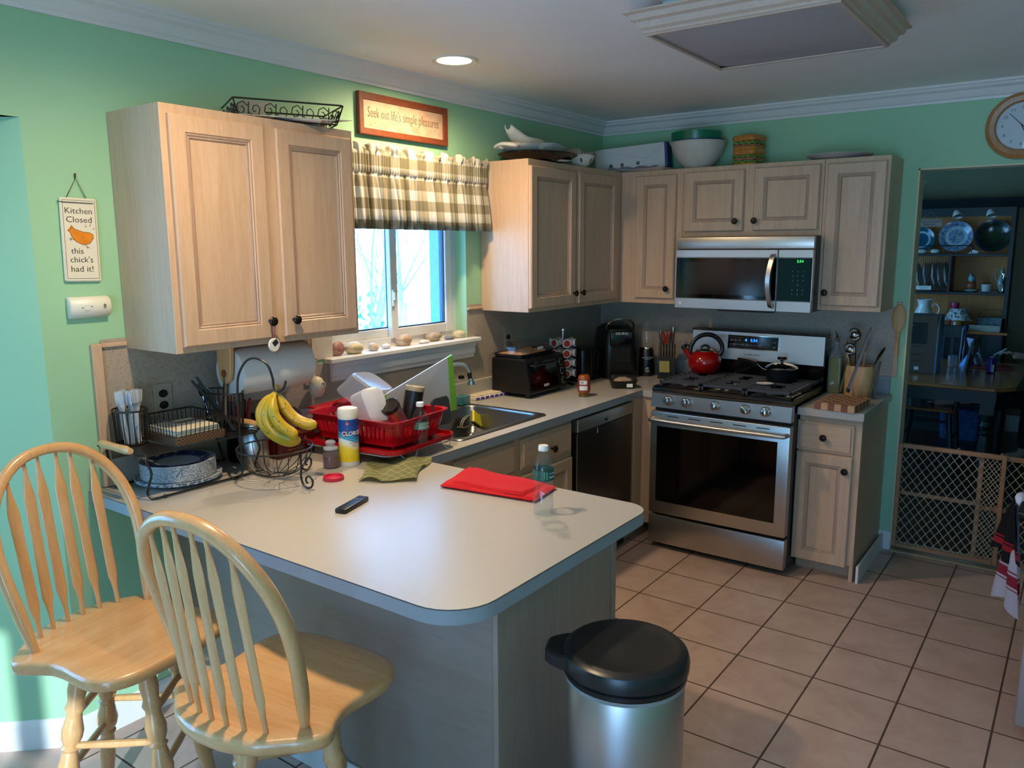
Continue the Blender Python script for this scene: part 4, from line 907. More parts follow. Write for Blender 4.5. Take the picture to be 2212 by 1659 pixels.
r = thing('soap_dispenser', 'square clear bottle of teal dish soap behind the sink', 'soap bottle', (.098, -1.608, .8985))
m = MB(); m.prism(rrect(-.034, .034, -.038, .038, .01), 0, .135, inset=.004); m.build('bottle', CLEARG, r)
m = MB(); m.prism(rrect(-.0315, .0315, -.0355, .0355, .009), .003, .045); m.build('soap', plain('teal liquid soap', '#0f8d99', .1), r)
m = MB(); m.lathe([(.014, .135), (.016, .137), (.016, .15), (.010, .152)], 20); m.build('cap', BLACK, r)
r = thing('sink_caddy', 'grey suction holder inside the sink with a yellow edged sponge', 'sponge holder', (.155, -1.66, .80))
m = MB()
for k in (0, 1): m.tube([(.02+.012*k, .055*math.cos(R(a)), .005+.05*math.sin(R(a))) for a in range(0, 181, 15)], .004, 6)
m.tube([(.0, -.055, .005), (.04, -.055, .005), (.04, .055, .005), (.0, .055, .005)], .003, 6); m.build('wire_holder', plain('grey rubber', '#6c6a5e', .5), r)
o = MB(); o.box(-.05, .05, -.032, .032, 0, .011, .003); o.box(-.05, .05, -.032, .032, .0111, .024, .004, mi=1); sp = o.build('sponge', [plain('grey green scouring pad', '#5d6658', .95, bump=.6, amt=.2, scale=80), plain('yellow sponge', '#d9c930', .85, bump=.3)], None, (.20, -1.635, .835), (R(75), R(30), R(100))); tag(sp, 'yellow and grey sponge tilted in the holder inside the sink', 'sponge')
# pill organiser
r = thing('pill_organizer', 'white weekly pill organizer with purple tabs on the counter behind the sink', 'pill organizer', (.055, -1.345, .8925), R(-8))
m = MB(); m.box(-.045, .045, -.125, .125, 0, .018, .003); m.build('tray', WHITEP, r)
for i in range(7):
    m = MB(); y = -.107+i*.0357; m.box(-.041, .036, y-.0160, y+.0160, .0185, .026, .003); l_ = m.build('lid', plain('cream pill lid', '#d8c8b0', .35), r)
    m = MB(); m.box(.0455, .047, y-.013, y+.013, .003, .016, .001); m.build('tab', plain('violet print', '#4a2b8c', .5), r)
# ---- red drying rack
RK = (.40, -2.50, .8925); ra = R(5)
r = thing('dish_rack', 'red plastic dish drying rack standing on its drip tray beside the sink', 'dish rack', RK, ra)
def taper(x, y, z0, r0, x1, y1, z1, r1, t=.004):
    a = rl(-x, x, -y, y, r0, z0); b = rl(-x1, x1, -y1, y1, r1, z1); return a, b
m = MB(); z0 = .062
o0, o1 = rl(-.20, .20, -.150, .150, .04, z0), rl(-.225, .225, -.172, .172, .045, .158)
m.ring([rl(-.197, .197, -.147, .147, .038, z0+.003), o0, rl(-.205, .205, -.155, .155, .04, z0+.03)], True, True, False)
m.ring([rl(-.221, .221, -.168, .168, .045, .135), o1, rl(-.238, .238, -.184, .184, .05, .160), rl(-.238, .238, -.184, .184, .05, .164), rl(-.222, .222, -.168, .168, .045, .162), rl(-.217, .217, -.164, .164, .045, .135)], True, False, False)
def wallbars(n0, fix, axis):
    for i in range(n0):
        t = -1+2*(i+.5)/n0
        if axis == 'y':
            a = (fix*.206, t*.118, z0+.028); b = (fix*.222, t*.128, .138)
        else:
            a = (t*.165, fix*.156, z0+.028); b = (t*.180, fix*.169, .138)
        m.tube([a, b], .0062, 4)
wallbars(9, 1, 'y'); wallbars(9, -1, 'y'); wallbars(16, 1, 'x'); wallbars(16, -1, 'x')
for sx in (-1, 1):
    for sy in (-1, 1):
        m.ring([[(sx*(.205+q*.0165)*1, sy*.118, z0+.025+q*.052), (sx*(.203+q*.0165), sy*.135, z0+.025+q*.052), (sx*(.190+q*.0165), sy*(.150+q*.014), z0+.025+q*.052), (sx*(.165+q*.016), sy*(.156+q*.014), z0+.025+q*.052)] for q in (0, 1)], False, False, False)
m.build('basket', REDP, r)
m = MB(); m.box(-.246, -.236, -.10, .10, .150, .162, .004); m.box(-.30, -.24, -.10, .10, .158, .163, .002); m.build('drainer_wing', REDP, r)
m = MB(); m.ring([rl(-.235, .235, -.19, .19, .05, .040), rl(-.25, .25, -.205, .205, .055, .044), rl(-.25, .25, -.205, .205, .055, .060), rl(-.243, .243, -.198, .198, .05, .060), rl(-.238, .238, -.193, .193, .05, .047)], True, True, True); m.build('drip_tray', REDP, r)
m = MB()
for sx, sy in ((1, 1), (1, -1), (-1, 1), (-1, -1)): m.cyl((sx*.17, sy*.12, .0475), (sx*.17, sy*.12, .064), .009, n=12)
m.build('peg', REDP, r)
m = MB(); zz = .038
m.tube([(.19, -.20, zz), (.21, -.19, zz), (.23, -.15, zz), (.235, -.12, .010), (.24, -.10, .003), (.245, -.08, .010), (.235, -.05, zz), (.235, .10, zz), (.24, .13, .008), (.243, .14, .003), (.24, .15, .008), (.235, .18, zz), (-.23, .18, zz), (-.235, .1, .004), (-.23, -.12, .004), (-.20, -.2, zz)], .0022, 6, closed=True); m.build('wire_stand', plain('white coated wire', '#c9c3bb', .4), r)
# things in the rack (world coordinates)
r = thing('cutting_board', 'large grey white cutting board with green ends standing in the dish rack', 'cutting board', (0, 0, 0))
BW = plain('pale grey board plastic', '#b9b9bd', .4, amt=.02); BG = plain('lime green rubber', '#7bb33f', .45)
def plate4(mb, pts, t):
    P = [Vector(p) for p in pts]; nrm = (P[1]-P[0]).cross(P[3]-P[0]).normalized()*t; mb.ring([[tuple(p-nrm/2) for p in P], [tuple(p+nrm/2) for p in P]], True, True, True)
A, B_, C_, D_ = Vector((.385, -2.475, 1.100)), Vector((.415, -2.055, 1.232)), Vector((.43, -2.045, .985)), Vector((.40, -2.46, .955))
m = MB(); L_ = lambda p, q, t: tuple(p.lerp(q, t)); plate4(m, [L_(A, B_, .07), L_(A, B_, .93), L_(D_, C_, .90), L_(D_, C_, .04)], .008); m.build('board', BW, r)
m = MB(); plate4(m, [L_(A, B_, .0), L_(A, B_, .07), L_(D_, C_, .04), L_(D_, C_, .0)], .011); m.build('green_end', BG, r); m = MB(); plate4(m, [L_(A, B_, .93), L_(A, B_, 1.0), L_(D_, C_, 1.0), L_(D_, C_, .90)], .011)
m.build('green_end', BG, r)
def place(o, p0, p1): o.location = p0; o.rotation_euler = (Vector(p1)-Vector(p0)).to_track_quat('Z', 'Y').to_euler()
def tumbler(label, p0, p1, L, r0, r1, bm_, cm, capcol=None):
    t = thing('tumbler', label, 'tumbler', (0, 0, 0)); m = MB(); m.lathe([(r0*.94, 0), (r0, .004), (r1, L-.02), (r1*.98, L-.015)], 32); m.build('body', bm_, t)
    m = MB(); m.lathe([(r1*1.02, L-.018), (r1*1.05, L-.012), (r1*1.04, L), (r1*.96, L+.003), (r1*.90, L-.001), (.001, L-.002)], 32); m.build('lid', cm, t); place(t, p0, p1); return t
tumbler('steel tumbler with a dark lid leaning in the front of the dish rack', (.515, -2.455, .965), (.520, -2.565, 1.105), .168, .026, .0375, STEELZ, plain('smoky brown lid', '#2a2722', .2))
tumbler('black insulated tumbler standing upside down in the dish rack', (.470, -2.400, .965), (.478, -2.365, 1.13), .178, .036, .0385, BLACK, plain('cream tumbler base', '#a79c7d', .4))
o = MB(); o.box(-.055, .055, -.004, .004, -.06, .06, .003); q = MB()
def lidshape(w, h, r_, t): m = MB(); m.prism(rrect(-w, w, -h, h, r_), -t, t, 'x', inset=t*.6); return m
o = lidshape(.062, .060, .025, .005).build('box_cover', plain('charcoal rubber', '#37383c', .4), None, (.53, -2.265, 1.025), (0, R(-8), R(4))); tag(o, 'charcoal rounded square lid standing at the right end of the dish rack', 'lid')
m = MB(); m.ring([rl(-.085, .085, -.06, .06, .03, 0), rl(-.083, .083, -.058, .058, .03, .012), rl(-.072, .072, -.047, .047, .028, .078), rl(-.06, .06, -.035, .035, .02, .086)], True, False, True); o = m.build('storage_container', FROST, None, (.415, -2.567, 1.060), (R(90-18), 0, R(70)))
o.rotation_euler = (R(8), R(58), R(-8)); tag(o, 'milky white square storage container upside down in the dish rack', 'container')
m = MB(); m.ring([rl(-.105, .105, -.105, .105, .06, 0), rl(-.102, .102, -.102, .102, .06, .012), rl(-.080, .080, -.080, .080, .05, .085), rl(-.068, .068, -.068, .068, .04, .092), rl(-.06, .06, -.06, .06, .035, .090)], True, False, True); o = m.build('storage_bowl', glass('clear blueish bowl plastic', (.72, .78, .9), .15, 1.45, tint=(.62, .68, .82), alpha=.30), None, (.27, -2.45, 1.075), (R(-6), R(28), R(8))); tag(o, 'large clear plastic bowl upside down at the back of the dish rack', 'bowl')
m = MB(); m.grid(lambda u, v: (-.05+.10*u, -.04+.08*v, .018*math.sin(u*3.1)*math.cos(v*1.4)), 8, 8, th=.004); o = m.build('colander', plain('orange red plastic', '#d63a1f', .3), None, (.20, -2.50, 1.072), (R(10), R(-20), R(20))); tag(o, 'orange red plastic dish peeking out at the back left of the dish rack', 'dish')
def polka():
    M = Mat('floral pot holder cloth', '#b3a69c', .85); n = M.noise(M.coord(), 75, 2, .5); n2 = M.noise(M.coord((1, 1, 1), loc=(3, 3, 3)), 60, 2, .5)
    c = M.mix(M.ramp(n, [(.62, (0, 0, 0)), (.65, (1, 1, 1))]), '#b9ada4', '#a8242a'); c = M.mix(M.ramp(n2, [(.64, (0, 0, 0)), (.67, (1, 1, 1))]), c, '#4f5a52'); M.base(c); return M.m
m = MB(); m.grid(lambda u, v: (.010*math.sin(v*4+u*2)*v, -.055+.11*u*(1-.55*v)+.03*v, -.105*v), 10, 10, th=.004); o = m.build('pot_holder', polka(), None, (.155, -2.655+.03, 1.053), (0, 0, R(-35))); tag(o, 'white floral cloth hanging over the left edge of the dish rack', 'cloth')
# ---- disinfecting wipes tub
r = thing('wipes_canister', 'tall white tub of disinfecting wipes with blue and yellow label', 'wipes tub', (.478, -2.735, .8925))
m = MB(); m.lathe([(.036, 0), (.0375, .004), (.0375, .183), (.035, .186)], 40); m.build('tub', WHITEP, r)
m = MB(); m.lathe([(.0385, .184), (.039, .188), (.039, .212), (.036, .219), (.030, .221), (.028, .219), (.012, .219), (.010, .221), (.001, .221)], 40); m.build('lid', plain('cream white lid', '#dcd6c8', .35), r)
def wipeslabel():
    M = Mat('wipes label print', '#1a4f9c', .3); t = M.n.new('ShaderNodeTexCoord'); sp = M.n.new('ShaderNodeSeparateXYZ'); M.l.new(t.outputs['Object'], sp.inputs[0])
    at = M.node('ShaderNodeMath', operation='ARCTAN2'); M.l.new(sp.outputs['Y'], at.inputs[0]); M.l.new(sp.outputs['X'], at.inputs[1])
    sn = M.node('ShaderNodeMath', operation='SINE'); sh = M.node('ShaderNodeMath', operation='MULTIPLY_ADD'); M.l.new(at.outputs[0], sh.inputs[0]); sh.inputs[1].default_value = 1.2; sh.inputs[2].default_value = .6; M.l.new(sh.outputs[0], sn.inputs[0])
    mz = M.node('ShaderNodeMath', operation='MULTIPLY_ADD'); M.l.new(sn.outputs[0], mz.inputs[0]); mz.inputs[1].default_value = .012; M.l.new(sp.outputs['Z'], mz.inputs[2])
    mr = M.node('ShaderNodeMapRange'); mr.inputs['From Min'].default_value = .02; mr.inputs['From Max'].default_value = .18; M.l.new(mz.outputs[0], mr.inputs['Value'])
    c = M.ramp(mr.outputs['Result'], [(.0, '#e3c21a'), (.28, '#e6cb3a'), (.40, '#dfe0cf'), (.47, '#d7e6ea'), (.50, '#2f8fbf'), (.545, '#58b3d4'), (.56, '#1f7fb4'), (.61, '#3aa0cc'), (.64, '#134c94'), (1, '#0f3f8a')]); M.base(c); return M.m
m = MB(); m.lathe([(.0379, .018), (.0379, .180)], 48, cap0=False, cap1=False); lb_ = m.build('label', wipeslabel(), r)
def wrap(mb, s, size, rad, ang0, z, sx=1, bold=0, ext=.0003, slant=0, mi=0):
    v, f = _txt(s, size, ext, 'CENTER', bold); out = []
    for x, y, w in v: a = ang0+x*sx/rad; out.append(((rad+w)*math.cos(a), (rad+w)*math.sin(a), z+y+x*slant))
    mb.add(out, f, mi)
aw = math.atan2(-.78, .62)+.62
m = MB(); m.add([((.0383)*math.cos(aw+a/.0383), .0383*math.sin(aw+a/.0383), .127+b) for a, b in [(1.35*p, 1.3*q) for p, q in ((-.036, 0), (-.024, .011), (-.012, .022), (0, .030), (.012, .022), (.024, .011), (.036, 0), (.024, -.010), (.012, -.018), (0, -.024), (-.012, -.018), (-.024, -.010))]], [tuple(range(12))]); m.build('diamond', plain('coral red print', '#c8372f', .35), lb_, fix=False)
m = MB(); m.add([((.0385)*math.cos(aw+a/.0385), .0385*math.sin(aw+a/.0385), .127+b) for a, b in [(1.38*p, 1.35*q) for p, q in ((-.030, 0), (-.020, .0095), (-.010, .018), (0, .025), (.010, .018), (.020, .0095), (.030, 0), (.020, -.008), (.010, -.015), (0, -.020), (-.010, -.015), (-.020, -.008))]], [tuple(range(12))]); m.build('diamond', plain('navy print', '#161f5c', .35), lb_, fix=False)
m = MB(); wrap(m, 'CLOROX', .022, .0387, aw, .127, .95, .0005); m.build('lettering', WHITEP, lb_, fix=False)
m = MB(); wrap(m, 'Disinfecting', .009, .0383, aw+.15, .090, .9); wrap(m, 'Wipes', .009, .0383, aw+.15, .080, .9); m.build('print', plain('pink label print', '#b0736c', .5), lb_, fix=False)
m = MB(); [m.add([(.0383*math.cos(aw-.35+a/.0383), .0383*math.sin(aw-.35+a/.0383), .028+i*.0035+b) for a, b in ((-.013, 0), (.009-.004*(i % 3), 0), (.009-.004*(i % 3), .0014), (-.013, .0014))], [(0, 1, 2, 3)]) for i in range(5)]; m.build('small_print', plain('olive label print', '#8b7a14', .5), lb_, fix=False)
m = MB(); m.add([(.0384*math.cos(aw-.55+a/.0384), .0384*math.sin(aw-.55+a/.0384), .165+b) for a, b in [(.006*math.cos(R(q)), .006*math.sin(R(q))) for q in range(0, 360, 30)]], [tuple(range(12))]); m.build('seal', plain('pink seal print', '#d05a66', .5), lb_, fix=False)
# ---- candle jar and its lid lookalike
r = thing('candle_jar', 'small glass candle jar with dark red wax and round glass stopper', 'candle', (.452, -2.802, .8925))
m = MB(); m.lathe([(.028, 0), (.031, .004), (.031, .050), (.028, .060), (.024, .064), (.024, .070)], 32, cap1=False); m.build('jar', CLEARG, r)
m = MB(); m.lathe([(.027, .004), (.029, .006), (.029, .046), (.001, .046)], 32); m.build('wax', plain('dark red wax', '#5c1a22', .4), r)
m = MB(); m.lathe([(.022, .068), (.027, .071), (.027, .077), (.018, .081), (.014, .085), (.018, .092), (.019, .098), (.014, .103), (.001, .104)], 28); m.build('stopper', glass('pale glass stopper', (.8, .83, .88), .05, 1.5, tint=(.7, .75, .82), alpha=.35), r)
r = MB(); r.lathe([(.036, 0), (.037, .003), (.036, .012), (.033, .0145), (.031, .012), (.030, .006), (.001, .005)], 40); tag(r.build('jar_lid', plain('pink red silicone', '#c01b3c', .4), None, (.580, -2.905, .8925)), 'pink red round lid lying upside down near the edge of the peninsula', 'lid')
# ---- bottles
def bottle(label, loc, fill):
    t = thing('water_bottle', label, 'water bottle', loc, R(fill[2])); p = [(.024, .002), (.030, 0), (.0325, .008), (.0315, .028), (.0325, .034), (.0305, .050), (.0285, .068), (.0265, .082), (.0285, .096), (.0318, .108), (.0325, .112), (.0325, .143), (.0315, .152), (.026, .170), (.018, .186), (.013, .194), (.0125, .203)]
    p2 = []
    for (a, b), (c, d) in zip(p, p[1:]):
        for k in range(2): p2.append((a+(c-a)*k/2, b+(d-b)*k/2))
    p2.append(p[-1]); m = MB(); n = 36
    rs = []
    for rr_, z in p2:
        w = .0012 if (z < .05 or .05 < z < .1) and z > .01 else 0
        rs.append([((rr_+w*math.cos(6*(2*math.pi*j/n)+z*60))*math.cos(2*math.pi*j/n), (rr_+w*math.cos(6*(2*math.pi*j/n)+z*60))*math.sin(2*math.pi*j/n), z) for j in range(n)])
    m.ring(rs, True, True, False); m.build('bottle', CLEAR, t, angle=50)
    m = MB(); m.lathe([(.0155, .200), (.016, .202), (.0155, .213), (.0145, .216), (.001, .216)], 28); m.build('cap', WHITEP, t)
    m = MB(); m.lathe([(.0331, .113), (.0331, .143)], 40, cap0=False, cap1=False); lb = m.build('label', fill[1], t)
    m = MB(); m.lathe([(.0333, .1425), (.0333, .1445)], 40, cap0=False, cap1=False); m.lathe([(.0333, .1115), (.0333, .1135)], 40, cap0=False, cap1=False); m.build('label_edge', plain('dark green band', '#16352a', .4), lb)
    m = MB(); wrap(m, 'NATURAL SPRING', .0055, .0333, 1.1, .134); wrap(m, 'WATER', .010, .0333, 1.1, .122, 1.3); m.build('lettering', plain('pale blue print', '#a9c2c4', .5), lb, fix=False)
    m = MB(); m.add([(.0333*math.cos(.1+a/.0333), .0333*math.sin(.1+a/.0333), .116+b) for a, b in ((-.005, 0), (.005, 0), (.005, .024), (-.005, .024))], [(0, 1, 2, 3)]); m.build('stripe', plain('pale green print', '#7fb08a', .5), lb, fix=False)
    if fill[0]:
        m = MB(); m.lathe([(.029, .003), (.031, .01), (.0305, .045), (.028, fill[0]), (.001, fill[0])], 32); m.build('water', glass('still water', (.93, .96, .98), .02, 1.33), t)
    return t
GL1 = plain('green bottle label', '#1c4f40', .4, amt=.5, scale=120); GL2 = plain('pale green bottle label', '#6f8d7c', .5, amt=.3, scale=120)
bottle('half full water bottle with green label standing on the red towel corner of the peninsula', (1.392, -2.782, .8925), (.062, GL1, -50))
bottle('nearly empty water bottle in front of the red dish rack behind green cloth', (.618, -2.488, .8925), (0, GL2, -75))
# ---- cloths
def clothmesh(poly, zf, n=26, th=.0035, base=.8935):
    """quad cloth given its four corners; zf(u,v) gives height"""
    A, B, C, D = [Vector(p) for p in poly]
    def P(u, v):
        q = (A.lerp(B, u)).lerp(D.lerp(C, u), v); return (q.x+.010*math.sin(v*7+u*2), q.y+.009*math.sin(u*8+1), base+zf(u, v))
    m = MB(); m.grid(P, n, n, th=-th); return m
def plaid():
    M = Mat('sage green checked cloth', '#9a9a66', .85); v = M.coord()
    b = M.n.new('ShaderNodeTexBrick'); b.offset = 0; M.l.new(v, b.inputs['Vector']); b.inputs['Scale'].default_value = 1; b.inputs['Brick Width'].default_value = .030; b.inputs['Row Height'].default_value = .030; b.inputs['Mortar Size'].default_value = .0011; b.inputs['Mortar Smooth'].default_value = 0
    n = M.noise(M.coord(), 30, 3); base = M.ramp(n, [(.3, '#8a8c57'), (.7, '#a2a070')]); M.base(M.mix(b.outputs['Fac'], base, '#d3cfa4')); M.bump(M.noise(M.coord(), 500, 2), .2, .001); return M.m
m = clothmesh([(.675, -2.885), (.835, -2.765), (.690, -2.515), (.500, -2.640)], lambda u, v: .004+.016*max(0, math.sin(u*7+v*4))*math.sin(math.pi*min(1, .15+u*.85))**.5+.020*math.exp(-((u-.62)**2+(v-.35)**2)*14)+.010*max(0, math.sin(v*12-u*5))*u, 40)
o = m.build('dish_cloth', plaid()); tag(o, 'crumpled sage green checked dish cloth on the peninsula', 'dish cloth')
TERRY = plain('red terry cloth', '#c40914', .95, amt=.12, scale=400, bump=.8)
m = MB(); Q = [Vector(p) for p in ((.955, -2.765), (1.318, -2.715), (1.290, -2.545), (.890, -2.528))]
def redz(u, v): return .012+.0025*math.sin(u*8+v*2)+.002*math.sin(v*11)
def redp(u, v, top):
    p = (Q[0].lerp(Q[1], u)).lerp(Q[3].lerp(Q[2], u), v); e = min(1, min(u, 1-u, v, 1-v)/.035); e = math.sqrt(max(0, 1-(1-e)**2))
    return (p.x, p.y, .893+.007+(redz(u, v)-.0065)*e if top else .893+.006-.0055*e)
m.grid(lambda u, v: redp(u, v, True), 36, 24); m.grid(lambda u, v: redp(u, v, False), 36, 24)
r = thing('hand_towel', 'folded bright red terry hand towel on the far edge of the peninsula', 'towel', (0, 0, 0)); m.build('lower_fold', TERRY, r)
m = MB(); Q2 = [Vector(p) for p in ((.985, -2.745), (1.27, -2.715), (1.262, -2.565), (.935, -2.545))]
def redp2(u, v, top):
    p = (Q2[0].lerp(Q2[1], u)).lerp(Q2[3].lerp(Q2[2], u), v); e = min(1, min(u, 1-u, v, 1-v)/.05); e = math.sqrt(max(0, 1-(1-e)**2)); b = .9065+.0025*math.sin(u*8+v*2)+.002*math.sin(v*11)
    return (p.x, p.y, b+.009*e if top else b-.002)
m.grid(lambda u, v: redp2(u, v, True), 30, 20); m.grid(lambda u, v: redp2(u, v, False), 30, 20); m.build('upper_fold', TERRY, r)
# ---- remote
r = thing('remote_control', 'small black television remote lying on the peninsula', 'remote', (.861, -3.077, .8925), R(-15))
r.rotation_euler = (0, 0, math.atan2(.14, -.04))
m = MB(); m.box(-.072, .072, -.019, .019, .0, .015, .004, seg=2); m.build('body', BLACK, r)
m = MB(); m.lathe([(.0135, .0148), (.0135, .0158), (.0095, .0158), (.0095, .0152)], 24, (.028, 0, 0)); m.lathe([(.0075, .015), (.0075, .0162), (.001, .0163)], 20, (.028, 0, 0)); m.lathe([(.004, .015), (.004, .016), (.001, .016)], 12, (.056, 0, 0))
for i in range(3):
    for j in (-1, 0, 1): m.lathe([(.0038, .0148), (.0038, .0162), (.001, .0163)], 12, (.002-i*.014, j*.010, 0))
for y in (-.008, .008): m.lathe([(.003, .0148), (.003, .016), (.001, .016)], 12, (.050, y, 0))
m.build('buttons', plain('dark grey rubber buttons', '#2b2f36', .4), r)
# ---- stones and shells on the sill
def stone(name, label, cat, loc, rad, cols, seed, rot=0, sc=14, ridge=0):
    rn = random.Random(seed); m = MB(); m.sphere((0, 0, 0), rad, 24, 14); ph = [rn.uniform(0, 6) for _ in range(6)]; nv = []
    for x, y, z in m.v:
        a, b, c = x/rad[0], y/rad[1], z/rad[2]; k = 1+.07*math.sin(2.3*a+ph[0])*math.sin(2.1*b+ph[1])+.05*math.sin(3.7*b+ph[2]+c)+.03*math.sin(5*c+ph[3])
        if ridge: k *= 1+ridge*math.sin(14*math.atan2(b, a))
        nv.append((x*k, y*k, max(z*k, -rad[2]*.82)))
    m.v = nv; M = MATS.get('stone '+cols[0]); 
    if not M:
        M_ = Mat('stone '+cols[0], cols[1], .55); n = M_.noise(M_.coord(), sc, 4, .6, 1.2); M_.base(M_.ramp(n, [(.3, cols[0]), (.5, cols[1]), (.7, cols[2])])); M_.bump(M_.noise(M_.coord(), 90, 3), .15, .001); M = M_.m
    o = m.build(name, M, None, (loc[0], loc[1], 1.2267+rad[2]*.82), rot, angle=70); return tag(o, label, cat)
stone('seashell', 'reddish scallop shell at the left end of the window sill', 'shell', (-.015, -2.335, 0), (.018, .036, .036), ('#6f3b36', '#9d6a60', '#c09a8c'), 1, 0, 20, .02)
stone('stone', 'large smooth cream stone second from the left on the sill', 'stone', (-.005, -2.245, 0), (.034, .046, .030), ('#a8956f', '#cbb78e', '#d9cba8'), 2)
stone('stone', 'small round cream stone on the sill below the left pane', 'stone', (-.010, -2.118, 0), (.024, .028, .020), ('#b0977a', '#cdb294', '#dac6ac'), 3)
stone('seashell', 'small lumpy white shell on the sill left of the window divider', 'shell', (-.015, -2.030, 0), (.016, .026, .013), ('#b5aca6', '#d2cbc6', '#e0dad6'), 4, 0, 40, .05)
stone('stone', 'tan veined stone on the sill under the window divider', 'stone', (-.030, -1.895, 0), (.032, .048, .031), ('#85654d', '#b09377', '#cdb79d'), 5)
stone('seashell', 'flat white shell fragment on the sill right of the divider', 'shell', (-.005, -1.770, 0), (.014, .040, .010), ('#b8aea8', '#d6cfca', '#e3ddd8'), 6, 0, 40)
stone('stone', 'long brown banded stone on the sill below the right pane', 'stone', (-.040, -1.665, 0), (.034, .052, .026), ('#7d6a58', '#a48f78', '#c2b096'), 7, 0, 18)
stone('stone', 'flat slate grey pebble on the sill', 'stone', (-.015, -1.565, 0), (.022, .034, .011), ('#5d5d60', '#78787a', '#8d8c8c'), 8)
stone('stone', 'cream stone at the right end of the window sill', 'stone', (-.030, -1.465, 0), (.026, .046, .021), ('#b09a7c', '#d0bfa2', '#ddd0b8'), 9)
# ---- checked valance
def ging():
    M = Mat('olive gingham fabric', '#8c7f57', .85); t = M.n.new('ShaderNodeTexCoord'); sp = M.n.new('ShaderNodeSeparateXYZ'); M.l.new(t.outputs['UV'], sp.inputs[0])
    def stripe(sock):
        a = M.node('ShaderNodeMath', operation='FRACT'); M.l.new(sock, a.inputs[0]); g = M.node('ShaderNodeMath', operation='GREATER_THAN'); M.l.new(a.outputs[0], g.inputs[0]); g.inputs[1].default_value = .5; return g.outputs[0]
    ad = M.node('ShaderNodeMath', operation='ADD'); M.l.new(stripe(sp.outputs['X']), ad.inputs[0]); M.l.new(stripe(sp.outputs['Y']), ad.inputs[1])
    hf = M.node('ShaderNodeMath', operation='MULTIPLY'); M.l.new(ad.outputs[0], hf.inputs[0]); hf.inputs[1].default_value = .5
    c = M.ramp(hf.outputs[0], [(0, '#d3cec4'), (.33, '#d3cec4'), (.34, '#a59d88'), (.66, '#a59d88'), (.67, '#7d745c'), (1, '#7d745c')]); M.base(c); M.bump(M.noise(M.coord(), 400, 2), .3, .001)
    out = M.n['Material Output']; tl = M.n.new('ShaderNodeBsdfTranslucent'); mx = M.n.new('ShaderNodeMixShader'); mx.inputs[0].default_value = .28; M.l.new(c, tl.inputs['Color']); M.l.new(M.b.outputs[0], mx.inputs[1]); M.l.new(tl.outputs[0], mx.inputs[2]); M.l.new(mx.outputs[0], out.inputs[0]); return M.m
YA, YB = -2.40, -1.335; rows = [(2.152, .55), (2.142, .9), (2.128, .8), (2.118, .25), (2.10, .18), (2.06, .18), (2.035, .16), (2.030, .10), (2.022, .22), (1.98, .55), (1.92, .8), (1.85, 1.0), (1.785, 1.1)]
NU = 420; vs = []; uv = []
rn = random.Random(12); PH = [rn.uniform(0, 6.28) for _ in range(8)]
for k, (z, amp) in enumerate(rows):
    for i in range(NU+1):
        t = i/NU; s = t*1.065
        f = .55*math.sin(2*math.pi*17*t+PH[0]+1.3*math.sin(2*math.pi*3*t+PH[4]))+.30*math.sin(2*math.pi*31*t+PH[1])+.15*math.sin(2*math.pi*7*t+PH[2]) if 3 > k or k > 7 else .5*math.sin(2*math.pi*62*t)+.3*math.sin(2*math.pi*17*t+PH[0])
        z2 = z+(.013*math.sin(2*math.pi*9*t+PH[3])*abs(math.sin(2*math.pi*4.3*t)) if k < 2 else 0)
        vs.append((.064+.030*amp*f+(.006 if 3 <= k <= 6 else 0)+(.003*(k-8) if k > 8 else 0), YA+(YB-YA)*t+.006*amp*math.cos(2*math.pi*17*t), z2)); uv.append((s*8.5+.12*f*amp, (2.155-z)/.094))
me = bpy.data.meshes.new('valance'); fs = [(k*(NU+1)+i, k*(NU+1)+i+1, (k+1)*(NU+1)+i+1, (k+1)*(NU+1)+i) for k in range(len(rows)-1) for i in range(NU)]
me.from_pydata(vs, [], fs); ul = me.uv_layers.new(name='UVMap')
for lp in me.loops: ul.data[lp.index].uv = uv[lp.vertex_index]
me.polygons.foreach_set('use_smooth', [True]*len(me.polygons)); me.materials.append(ging()); vo = bpy.data.objects.new('valance', me); COL.objects.link(vo); md_ = vo.modifiers.new('thick', 'SOLIDIFY'); md_.thickness = .0015
tag(vo, 'gathered olive and white checked valance across the top of the kitchen window', 'curtain')
r = thing('curtain_rod', 'white flat curtain rod hidden inside the checked valance', 'curtain rod', (0, 0, 0)); m = MB(); m.tube([(.002, YA+.01, 2.08), (.055, YA+.01, 2.08), (.06, YA+.03, 2.08), (.06, YB-.03, 2.08), (.055, YB-.01, 2.08), (.002, YB-.01, 2.08)], .005, 6); m.build('rod', WHITEP, r)
